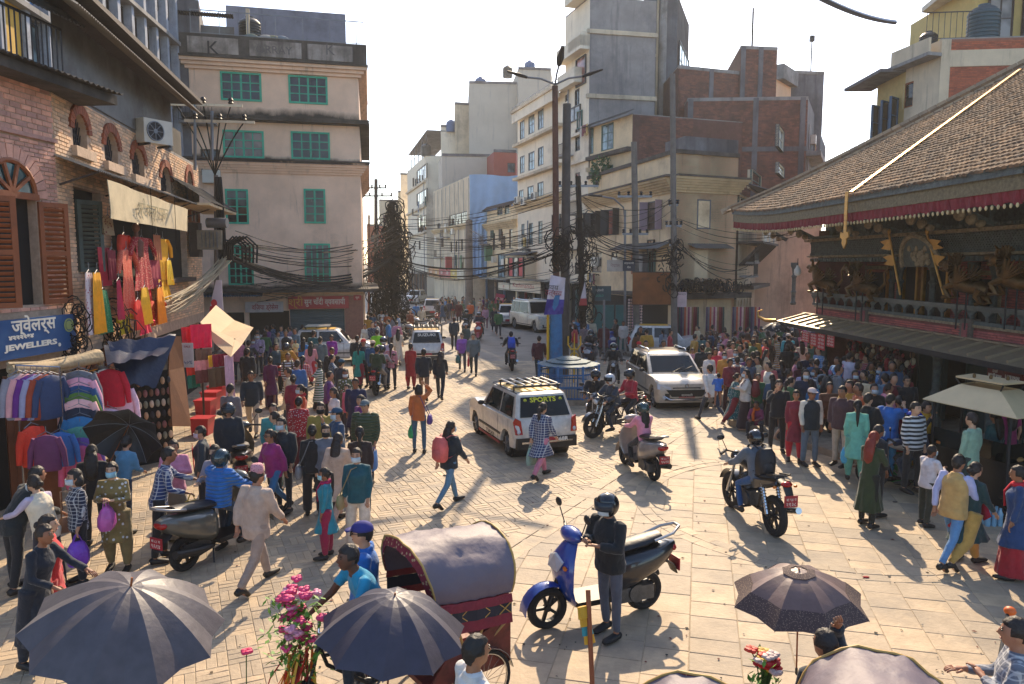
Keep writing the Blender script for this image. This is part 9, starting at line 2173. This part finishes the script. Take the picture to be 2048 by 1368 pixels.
for k in range(3):mb=MB();a=aty(1188+k*22,610,37.5);b=aty(1205+k*22,692,37.5);mb.box(a.x,b.x,37.5,37.6,0,a.z);o=mb.build('teal_door',mat('teal shop door','2f6a68',.6,var=.2),None);tag(o,['first teal shop door left of the bead strings','second teal shop door under the green sign','third teal shop door next to the bead strings'][k],'door','teal shop doors')
# umbrellas
def umbrella(px,py,Y,r,h,c,label,ribs=8,tx=0,ty=0,rim=None,ferrule=.08,handle=1.0,open_r=1.0):
 """px,py picture point of the top"""
 p=aty(px,py,Y);t=thing('umbrella',p,label,'umbrella');t.rotation_euler=(R(tx),R(ty),rnd.uniform(0,.6))
 nr,nj=8,ribs*2;rs=[]
 for i in range(nr+1):
  f=i/nr;ring=[]
  for j in range(nj):
   a=2*math.pi*j/nj;q=j%2==0
   rr=r*f*(1 if q else math.cos(math.pi/ribs)*(.985-.05*f));z=-h*(f**1.9)-(0 if q else .012*r*math.sin(math.pi*f)-.03*r*max(0,f-.8))
   ring.append(V((rr*math.cos(a),rr*math.sin(a),z)))
  rs.append(ring)
 V_=[];mb=MB();c_=objmat('umbrella fabric',None,.5,.15,sheen=.1)
 P=[r_+[r_[0]]for r_ in rs];mb.sheet(P,.004);o=lbuild(mb,'canopy',c_,t,True,7);setc(o,c)
 if rim:
  mb=MB();mb.sheet([[p_*1.0+V((0,0,.006))for p_ in r_]for r_ in P[6:]],.002);o=lbuild(mb,'patterned_border',rim,t,True)
  mb=MB();mb.sheet([[p_*1.0+V((0,0,.008))for p_ in r_]for r_ in P[1:3]],.002);lbuild(mb,'patterned_border',rim,t,True)
 for k in range(ribs):
  a=2*math.pi*k/ribs;mb=MB();mb.tube([V((r*f*math.cos(a),r*f*math.sin(a),-h*f**1.9-.008))for f in[i/6 for i in range(7)]],.004,4);lbuild(mb,'rib',M_grey,t)
 mb=MB();mb.tube([(0,0,ferrule),(0,0,-handle)],.009,6);lbuild(mb,'shaft',M_brown,t)
 mb=MB();mb.tube([(0,0,-handle),(0,0,-handle-.06),(.03,0,-handle-.1),(.06,0,-handle-.06)],.014,6);lbuild(mb,'handle',M_plast,t,True);return t
umbrella(262,1172,5.9,.78,.40,'4c464b','large faded grey black umbrella at the bottom left with wooden tip',10,14,8)
umbrella(790,1190,6.0,.64,.36,'35313f','dark violet black umbrella at the bottom centre before the rickshaw driver',10,6,4,ferrule=.02)
umbrella(1598,1140,6.7,.62,.31,'6e5650','brown umbrella with a leafy patterned border at the lower right',8,4,-3,fdots('umb','4c3c3a','8c7662',75),.02)
umbrella(258,850,12.4,.62,.32,'0e1218','open black umbrella lying on its side before the slippers',8,-62,18)
umbrella(1535+18,645,26,.5,.26,'2a2c30','small chequered umbrella in the crowd by the temple corner',8,5,0,fdots('chk','22242a','a8a49c',10))
u3=person((1655,1262),20,'wave',('jacket','16262e'),('jeans','1c222c'),'person holding up the brown patterned umbrella','short',1.62,'m',(),0)
# cycle rickshaws
def hood(t,P0,w_,L_,c,mt,n=32,m=17):
 """barrel hood over ribs, axis along the rickshaw; P[i][j]: i round the arc, j from rear to front"""
 mb=MB();P=[];s0=rnd.uniform(0,9)
 for i in range(n+1):
  a=R(-14+208*i/n);row=[]
  for j in range(m):
   f=j/(m-1);k=1+.035*math.sin(math.pi*f)+(.02 if j%4==0 else-.006*abs(j%4-2)-.004)
   row.append(V(P0)+V((-w_*k*math.cos(a),(f-.5)*L_+.10*(f-.5)*math.sin(a)*2,w_*.80*k*math.sin(a)+.10*f))+V((0,0,1))*(.035*noise.noise(V((i*.35,j*.16,s0)))+.02*noise.noise(V((i*.9,j*.3,s0)))if 2<i<n-2 else 0))
  P.append(row)
 mb.sheet(P,.012);lbuild(mb,'hood',mt,t,True,70);return P
def rickshaw(p,face,label,c='6c6572',full=True,s=1.0):
 t=thing('cycle_rickshaw',p,label,'rickshaw',None,R(face));t.scale=(s,)*3
 M_h=mat('faded violet hood cloth','6b6068',.6,var=.14,scale=1.5,bmp=.5,dirt=.15,dirtc='a89a98');M_tr=mat('maroon frill','7c1f2e',.7,var=.25,scale=8,bmp=.4);M_y=mat('yellow braid','b8924c',.6,bmp=0)
 P=[r_[::2]for r_ in hood(t,(0,-.42,1.32),.56,.98,c,M_h)[::2]];n=len(P)
 M_trp=fdots('hoodtrim','7c1f2e','b0906a',22)
 for j,sg in((0,-1),(-1,1)):
  for i in range(n-1):
   for g in range(2):
    q0,q1=P[i][j].lerp(P[i+1][j],g/2),P[i][j].lerp(P[i+1][j],(g+.96)/2);c0=V((0,q0.y,1.3));ins=lambda q:q+(V((0,q.y,1.3))-q).normalized()*.10+V((0,sg*.03,0))
    mb=MB();mb.extr([q0,q1,ins(q1),ins(q0)],(0,sg*.008+.004*g,0));lbuild(mb,'frill',M_tr if sg<0 else M_trp,t)
  mb=MB();mb.tube([P[i][j]+V((0,sg*.012,.008))for i in range(n)],.013,6);lbuild(mb,'edge_braid',M_y,t,True)
 for e in(0,-1):
  R0=P[e];sx=-1 if e==0 else 1;dn=lambda q,z,o=.0:V((q.x+sx*(.012+o),q.y,q.z-z));M_nv=mat('navy band','1c2434',.7)
  mb=MB();mb.sheet([[dn(q,.0)for q in R0],[dn(q,.09,.02+.008*(k%2))for k,q in enumerate(R0)]],.008);lbuild(mb,'upper_frill',M_tr,t)
  mb=MB();mb.sheet([[dn(q,.085)for q in R0],[dn(q,.22)for q in R0]],.008);lbuild(mb,'side_band',M_nv,t)
  mb=MB();mb.sheet([[dn(q,.215)for q in R0],[dn(q,.32,.02+.012*(k%2))for k,q in enumerate(R0)]],.008);lbuild(mb,'lower_frill',M_tr,t)
  for k in range(5):
   a_,b_=R0[0].lerp(R0[-1],k/5+.02),R0[0].lerp(R0[-1],(k+1)/5-.02)
   for z0,z1 in((.095,.21),(.21,.095)):mb=MB();mb.bar(dn(a_,z0,.012),dn(b_,z1,.012),.010);lbuild(mb,'braid_cross',M_y,t)
  for k in(0,3,6,8):q=dn(R0[k],.25);mb=MB();mb.tube([V((sx*.50,-.42+(k-4)*.05,.70)),q],.015,6);lbuild(mb,'hood_stick',mat('bamboo','a8824c',.6),t)
 mb=MB();mb.box(-.5,.5,-.85,-.2,.72,.84);lbuild(mb,'seat',mat('red seat','7a1c26',.5),t);mb=MB();mb.box(-.5,.5,-.9,-.82,.84,1.25);lbuild(mb,'backrest',mat('red seat','7a1c26'),t)
 mb=MB();mb.box(-.52,.52,-.88,.15,.40,.46);mb.extr([(-.53,-.9,.40),(-.53,.15,.40),(-.53,-.1,.72),(-.53,-.9,.95)],(.02,0,0));mb.extr([(.51,-.9,.40),(.51,.15,.40),(.51,-.1,.72),(.51,-.9,.95)],(.02,0,0));lbuild(mb,'painted_body',mat('painted red green panel','6a2a24',.5,var=.5,scale=9),t)
 for sg in(-1,1):
  w2=sub('rear_wheel',(sg*.60,-.5,.34),t);mb=MB();mb.torus((0,0,0),.325,.022,(1,0,0),28,6);lbuild(mb,'tyre',M_tyre,w2,True);mb=MB();mb.torus((0,0,0),.30,.01,(1,0,0),28,5)
  for k in range(16):a=2*math.pi*k/16;mb.bar((0,0,0),(0,.3*math.cos(a),.3*math.sin(a)),.004)
  mb.disc((0,0,0),.035,(1,0,0),.08,10);lbuild(mb,'spokes',M_chrome,w2)
  mb=MB();mb.sheet([[V((sg*.60+x,-.5+.37*math.cos(a),.34+.37*math.sin(a)))for x in(-.04,.04)]for a in[R(v)for v in range(10,171,16)]],.006);lbuild(mb,'mudguard',M_chrome,t)
 w2=sub('front_wheel',(0,1.35,.34),t);mb=MB();mb.torus((0,0,0),.325,.022,(1,0,0),28,6);lbuild(mb,'tyre',M_tyre,w2,True);mb=MB();mb.torus((0,0,0),.30,.01,(1,0,0),28,5)
 for k in range(16):a=2*math.pi*k/16;mb.bar((0,0,0),(0,.3*math.cos(a),.3*math.sin(a)),.004)
 lbuild(mb,'spokes',M_chrome,w2)
 mb=MB();mb.tube([(0,.15,.43),(0,.55,.40),(0,1.0,.75),(0,1.08,.98)],.022,6);mb.tube([(0,.5,.42),(0,.42,.95)],.02,6);mb.tube([(0,.46,.8),(0,1.04,.86)],.02,6)
 for sg in(-1,1):mb.tube([(sg*.04,1.35,.34),(sg*.04,1.15,.80),(0,1.08,1.0)],.016,6)
 lbuild(mb,'frame',M_plast,t);mb=MB();mb.ell((0,.40,.99),(.09,.14,.04),12,6);lbuild(mb,'saddle',M_seat,t,True)
 mb=MB();mb.tube([(-.30,.86,1.14),(-.2,1.0,1.16),(0,1.08,1.1),(.2,1.0,1.16),(.30,.86,1.14)],.014,6);mb.tube([(0,1.08,.98),(0,1.08,1.1)],.018,6);lbuild(mb,'handlebar',M_chrome,t,True)
 mb=MB();mb.disc((.06,.55,.34),.09,(1,0,0),.02,14);mb.bar((.08,.55,.34),(.08,.66,.22),.02);mb.bar((-.08,.55,.34),(-.08,.44,.46),.02);lbuild(mb,'pedal_crank',M_grey,t);return t
rk1=rickshaw(V((-.95,7.0,0)),126,'cycle rickshaw with maroon frilled violet hood at the bottom centre',s=.9)
def lpos(t,q):
 m_=Matrix.Translation(t.location)@t.rotation_euler.to_matrix().to_4x4()@Matrix.Diagonal((*t.scale,1));return m_@V(q)
dq=lpos(rk1,(0,.40,0));person(None,126,'pedal',('tee','1b8cae'),('trousers','1c2430'),'rickshaw driver in turquoise T-shirt leaning on the handlebar','short',1.72,'m',(),0,rootloc=(dq.x,dq.y,.02),skin='5c3a28')
person((727,1044),95,'stand',('jacket','1c66b4'),('trousers','4a1c28'),'bearded man in bright blue jacket and navy skull cap behind the driver','short',1.72,'m',(('cap','2a2c74'),'glasses'),0)
fq=lpos(rk1,(0,1.30,1.0));fl_=thing('flower_bouquet',fq,'bunch of pink artificial flowers tied to the rickshaw handlebar','flowers');
mp=[mat('pink petal','d0346c',.6,bmp=0,var=.3,scale=20),mat('pale pink petal','d890a8',.6,bmp=0)];mg=mat('artificial leaf','5c8a2c',.6,bmp=0,var=.4,scale=20)
for k in range(46):
 c=fq+V((rnd.gauss(0,.11),rnd.gauss(0,.09),.05+rnd.uniform(0,.55)));mb=MB()
 for j in range(6):a=j*math.pi/3+k;mb.ell(c+V((.026*math.cos(a),.026*math.sin(a),.008*(j%3))),(.03,.026,.02),6,4)
 mb.ell(c+V((0,0,.015)),(.018,.018,.018),6,4);mb.build('flower',mp[k%4==0],fl_,True)
mb=MB()
for k in range(420):c=fq+V((rnd.gauss(0,.12),rnd.gauss(0,.09),rnd.uniform(-.2,.5)));q=V((rnd.uniform(-1,1),rnd.uniform(-1,1),rnd.uniform(-1,1))).normalized()*.04;s_=q.cross(V((0,.3,1))).normalized()*.02;mb.add([c-q,c+s_,c+q,c-s_],[(0,1,2,3)])
tag(mb.build('leaves',mg,fl_),kind='stuff')
rb2=thing('ribbon_tassels',fq-V((0,0,.2)),'red orange and gold ribbons streaming down the rickshaw front','ribbons')
for k in range(22):
 a=fq+V((rnd.uniform(-.08,.12),rnd.uniform(-.08,.08),rnd.uniform(-.1,.08)));b=a+V((rnd.uniform(-.30,.05),rnd.uniform(-.15,.1),-rnd.uniform(.45,.9)));mb=MB();mb.tube([a,a.lerp(b,.5)+V((rnd.uniform(-.04,.04),0,.02)),b],[(.012,.004),(.02,.005),(.015,.004)],5);c_=['b8281c','d0601c','c8982c','8a1420'][k%4];mb.build('ribbon',mat('ribbon '+c_,c_,.5,bmp=0),rb2)
rickshaw(V((2.25,4.16,0)),160,'cycle rickshaw hood with gold edge entering at the bottom right',s=.9)
rickshaw(V((1.02,4.02,0)),165,'top of a third violet rickshaw hood at the bottom edge',s=.85)
def blooms(p,label,n,cs,r=.055):
 t=thing('flower_bunch',p,label,'flowers')
 ms=[mat('bloom '+c,c,.6,bmp=0)for c in cs]
 for k in range(n):
  c=V(p)+V((rnd.gauss(0,r),rnd.gauss(0,r),rnd.gauss(0,r*.8)+.03));mb=MB();f=MB()
  for j in range(6):a=j*1.047+k;mb.ell(c+V((.028*math.cos(a),.028*math.sin(a),.006*(j%2))),(.03,.028,.018),6,4)
  mb.build('flower',ms[k%len(ms)],t,True);f.tube([V(p)-V((0,0,.35)),V(p).lerp(c,.6)-V((0,0,.05)),c-V((0,0,.01))],.005,4);f.build('stalk',M_stem,t)
 if n>3:
  mb=MB()
  for k in range(90):c=V(p)+V((rnd.gauss(0,r),rnd.gauss(0,r),rnd.uniform(-.2,.08)));q=V((rnd.uniform(-1,1),rnd.uniform(-1,1),rnd.uniform(-1,1))).normalized()*.035;s_=q.cross(V((0,.3,1))).normalized()*.018;mb.add([c-q,c+s_,c+q,c-s_],[(0,1,2,3)])
  tag(mb.build('leaves',mg,t),kind='stuff')
M_stem=mat('green stem','3c5a24',.7,bmp=0)
blooms(aty(1530,1330,5.6),'red and yellow artificial flowers at the bottom right',24,['b8141c','d0301c','d0a01c','c0a8a0']);blooms(aty(490,1312,6.3),'single pink paper rose standing at the bottom left of the ribbons',1,['d02860'],.01)
t=thing('wooden_stick',aty(1180,1290,6.4),'brown stick with a yellow and teal cloth tied on, before the blue scooter','stick');a,b=aty(1176,1180,6.5),aty(1186,1400,6.2);mb=MB();mb.tube([a,b],.022,8);mb.build('shaft',M_brown,t,True)
for k,(y,c)in enumerate(((1225,'c8981c'),(1240,'c8981c'),(1258,'2a8a94'),(1275,'c8981c'))):mb=MB();mb.tube([aty(1164-k*-4,y-12,6.45),aty(1168+k*4,y+12,6.42)],[(.05,.03),(.06,.03)],8);mb.build('cloth',mat('ribbon '+c,c,.6),t)
person((948,1272),300,'stand',('shirt','c8c4bc','stripes'),('jeans','1c222c'),'man in black and white striped shirt seen from above at the bottom edge','short',1.68,'m',(),0,skin='9a6a4a')
person((2032,1236),60,'hold',('shirt','6a707c','plaid'),('jeans','2c3440'),'young man with a stick at the lower right corner','short',1.68,'m',(),0)
t=thing('flute_stick',aty(2004,1300,6.0),'black stick with an orange pompom held by the young man at right','stick');mb=MB();mb.tube([aty(2016,1225,6.3),aty(1985,1390,5.6)],.014,6);mb.build('shaft',M_plast,t);mb=MB();mb.ell(aty(2020,1222,6.3),(.05,.05,.04),10,6);mb.build('pompom',mat('ribbon d0601c','d0701c',.7),t,True)
# street food cart on the right
ct=thing('food_cart',g0(1905,1010),'black street food cart with cream pagoda roof beside the temple','food cart');cc=V((8.15,13.0,0));M_ct=mat('cream painted tin','c9b48c',.6,var=.1,bmp=.05);Cb=Wall(cc+V((-1.0,.9,0)),cc+V((.55,-1.2,0)))
zt_c=1.80;c4=[aty(1836,788,14.0),aty(2038,822,11.9)]
L4=[V((7.6,13.7,zt_c)),V((8.15,11.9,zt_c)),V((9.2,12.3,zt_c)),V((8.6,14.3,zt_c))];cm_=sum(L4,V())/4;up4=[cm_+(p-cm_)*.42+V((0,0,.34))for p in L4]
for k in range(4):mb=MB();mb.extr([L4[k],L4[(k+1)%4],up4[(k+1)%4],up4[k]],V((0,0,.015)));mb.build('roof_panel',M_ct,ct)
mb=MB();tp4=[cm_+(p-cm_)*.5+V((0,0,.46))for p in L4];mb.extr(tp4,V((0,0,.03)));mb.build('roof_cap',M_ct,ct)
for k in range(4):mb=MB();mb.bar(up4[k],tp4[k],.02);mb.build('cap_strut',M_dark,ct)
for k in range(3):mb=MB();mb.ell(cm_+V((-.2+.2*k,.1-.15*k,.52)),(.03,.03,.05),8,5);mb.build('finial',M_brass,ct,True)
base4=[cm_+(p-cm_)*.8 for p in L4]
for k in range(4):mb=MB();mb.bar(V((base4[k].x,base4[k].y,.2)),base4[k],.04);mb.build('corner_post',M_dark,ct)
mb=MB();mb.extr([V((p.x,p.y,.25))for p in base4],V((0,0,.75)));mb.build('cart_body',mat('black cart paint','15191c',.4,var=.3),ct)
for k in range(2):mb=MB();p,q=base4[k],base4[k+1];mb.extr([V((p.x,p.y,1.0)),V((q.x,q.y,1.0)),V((q.x,q.y,1.32)),V((p.x,p.y,1.32))],(.01,.01,0));mb.build('glass_panel',M_carglass,ct)
for k in range(4):mb=MB();mb.ell(V((base4[0].x+.2*k+.1,base4[0].y-.4*k-.1,1.05)),(.09,.09,.05),10,5);mb.build('food_tray',mat('tray '+['c8702c','b8281c','c8982c','8a6a3a'][k],['c8702c','b8281c','c8982c','8a6a3a'][k],.6),ct,True)
for k in range(2):wheel((base4[k].x-ORG[ct.name].x,base4[k].y-ORG[ct.name].y,.25),.25,.08,ct,8,True)
t=thing('round_basket',g0(1806,905),'wide red rimmed tray on a green drum beside the food cart','basket');p=g0(1798,960);mb=MB();mb.lathe([(.02,.62),(.34,.64),(.40,.70),(.42,.70)],(p.x,p.y,0),20);mb.build('tray',mat('red plastic','b8182a'),t,True);mb=MB();mb.lathe([(.25,0),(.28,.3),(.26,.6),(.02,.61)],(p.x,p.y,0),16);mb.build('drum',mat('green drum','1c7a3c',.5),t,True)
t=thing('water_bottles',g0(1975,1050),'pack of clear water bottles at the foot of the cart','bottles')
for i in range(3):
 for j in range(2):mb=MB();p=g0(1975+i*12,1052);mb.lathe([(.04,0),(.045,.05),(.04,.12),(.045,.2),(.02,.27),(.02,.3)],(p.x,p.y+.1*j,0),10);mb.build('bottle',mat('clear blue plastic','7aa4bc',.15,bmp=0),t,True)
t=thing('cardboard_box',aty(848,668,38),'brown cardboard box on the back of a parked motorcycle','box');p=aty(848,668,38);mb=MB();mb.cbox(p,.62,.5,.6,R(8));mb.build('carton',mat('cardboard','94592f',.8,var=.15),t)
t=thing('small_gate',g0(885,705),'small dark metal frame standing in the street beside the far taxi','gate');p=g0(884,715);mb=MB();mb.tube([p,p+V((0,0,1.5)),p+V((-.45,.6,1.65)),p+V((-.45,.6,0))],.03,6);mb.build('frame',M_dark,t)
for k,(x,y,c,lb)in enumerate(((890,952,'3a3028','small brown scrap on the paving beside the girl with the pink backpack'),(1732,1156,'a01c20','tiny red wrapper on the slabs above the brown umbrella'),(1188,1018,'5a4c3c','brown leaf on the slabs above the rider'),(1790,1005,'4a4038','dark crumb of litter near the olive dress'))):
 p=g0(x,y);t=tag(MB().ell(p+V((0,0,.015)),(.05,.03,.012),7,4).build('litter',mat('litter '+c,c,.8,bmp=0)),lb,'litter')
for x,y,r_ in((1010,765,.45),(1180,1032,.0)):
 if r_:p=g0(x,y);mb=MB();mb.disc(p+V((0,0,.006)),r_,(0,0,1),.012,24);tag(mb.build('manhole_cover',M_dark),'round iron manhole cover in the shaded street','manhole cover')
lt=MB();lm=[mat('scrap '+c,c,.9,bmp=0)for c in('5a4a38','8a8478','6a3028','3a3a34')]
for k in range(170):
 p=g0(rnd.uniform(420,2000),rnd.uniform(830,1360));a=rnd.uniform(0,6.28);s_=rnd.uniform(.012,.03);d=V((math.cos(a),math.sin(a),0))*s_;e=V((-d.y,d.x,0))*rnd.uniform(.4,.9);lt.cur=k%4
 lt.extr([p-d+V((0,0,.008)),p+e+V((0,0,.012)),p+d+V((0,0,.009)),p-e+V((0,0,.014))],(0,0,.003))
tag(lt.build('litter',lm),kind='stuff')
# light haze over the street
hz=MB();hz.box(-60,60,-8,160,-1.0,34.0);hm_=bpy.data.materials.new('haze');hm_.use_nodes=True;t_=hm_.node_tree;t_.nodes.clear()
o_=t_.nodes.new('ShaderNodeOutputMaterial');v_=t_.nodes.new('ShaderNodeVolumePrincipled');v_.inputs['Color'].default_value=(.95,.93,.90,1);v_.inputs['Density'].default_value=.0007;v_.inputs['Anisotropy'].default_value=.35
t_.links.new(v_.outputs[0],o_.inputs['Volume']);tag(hz.build('haze',hm_),kind='stuff')
sc.cycles.volume_bounces=0
bpy.data.scenes.remove(work)
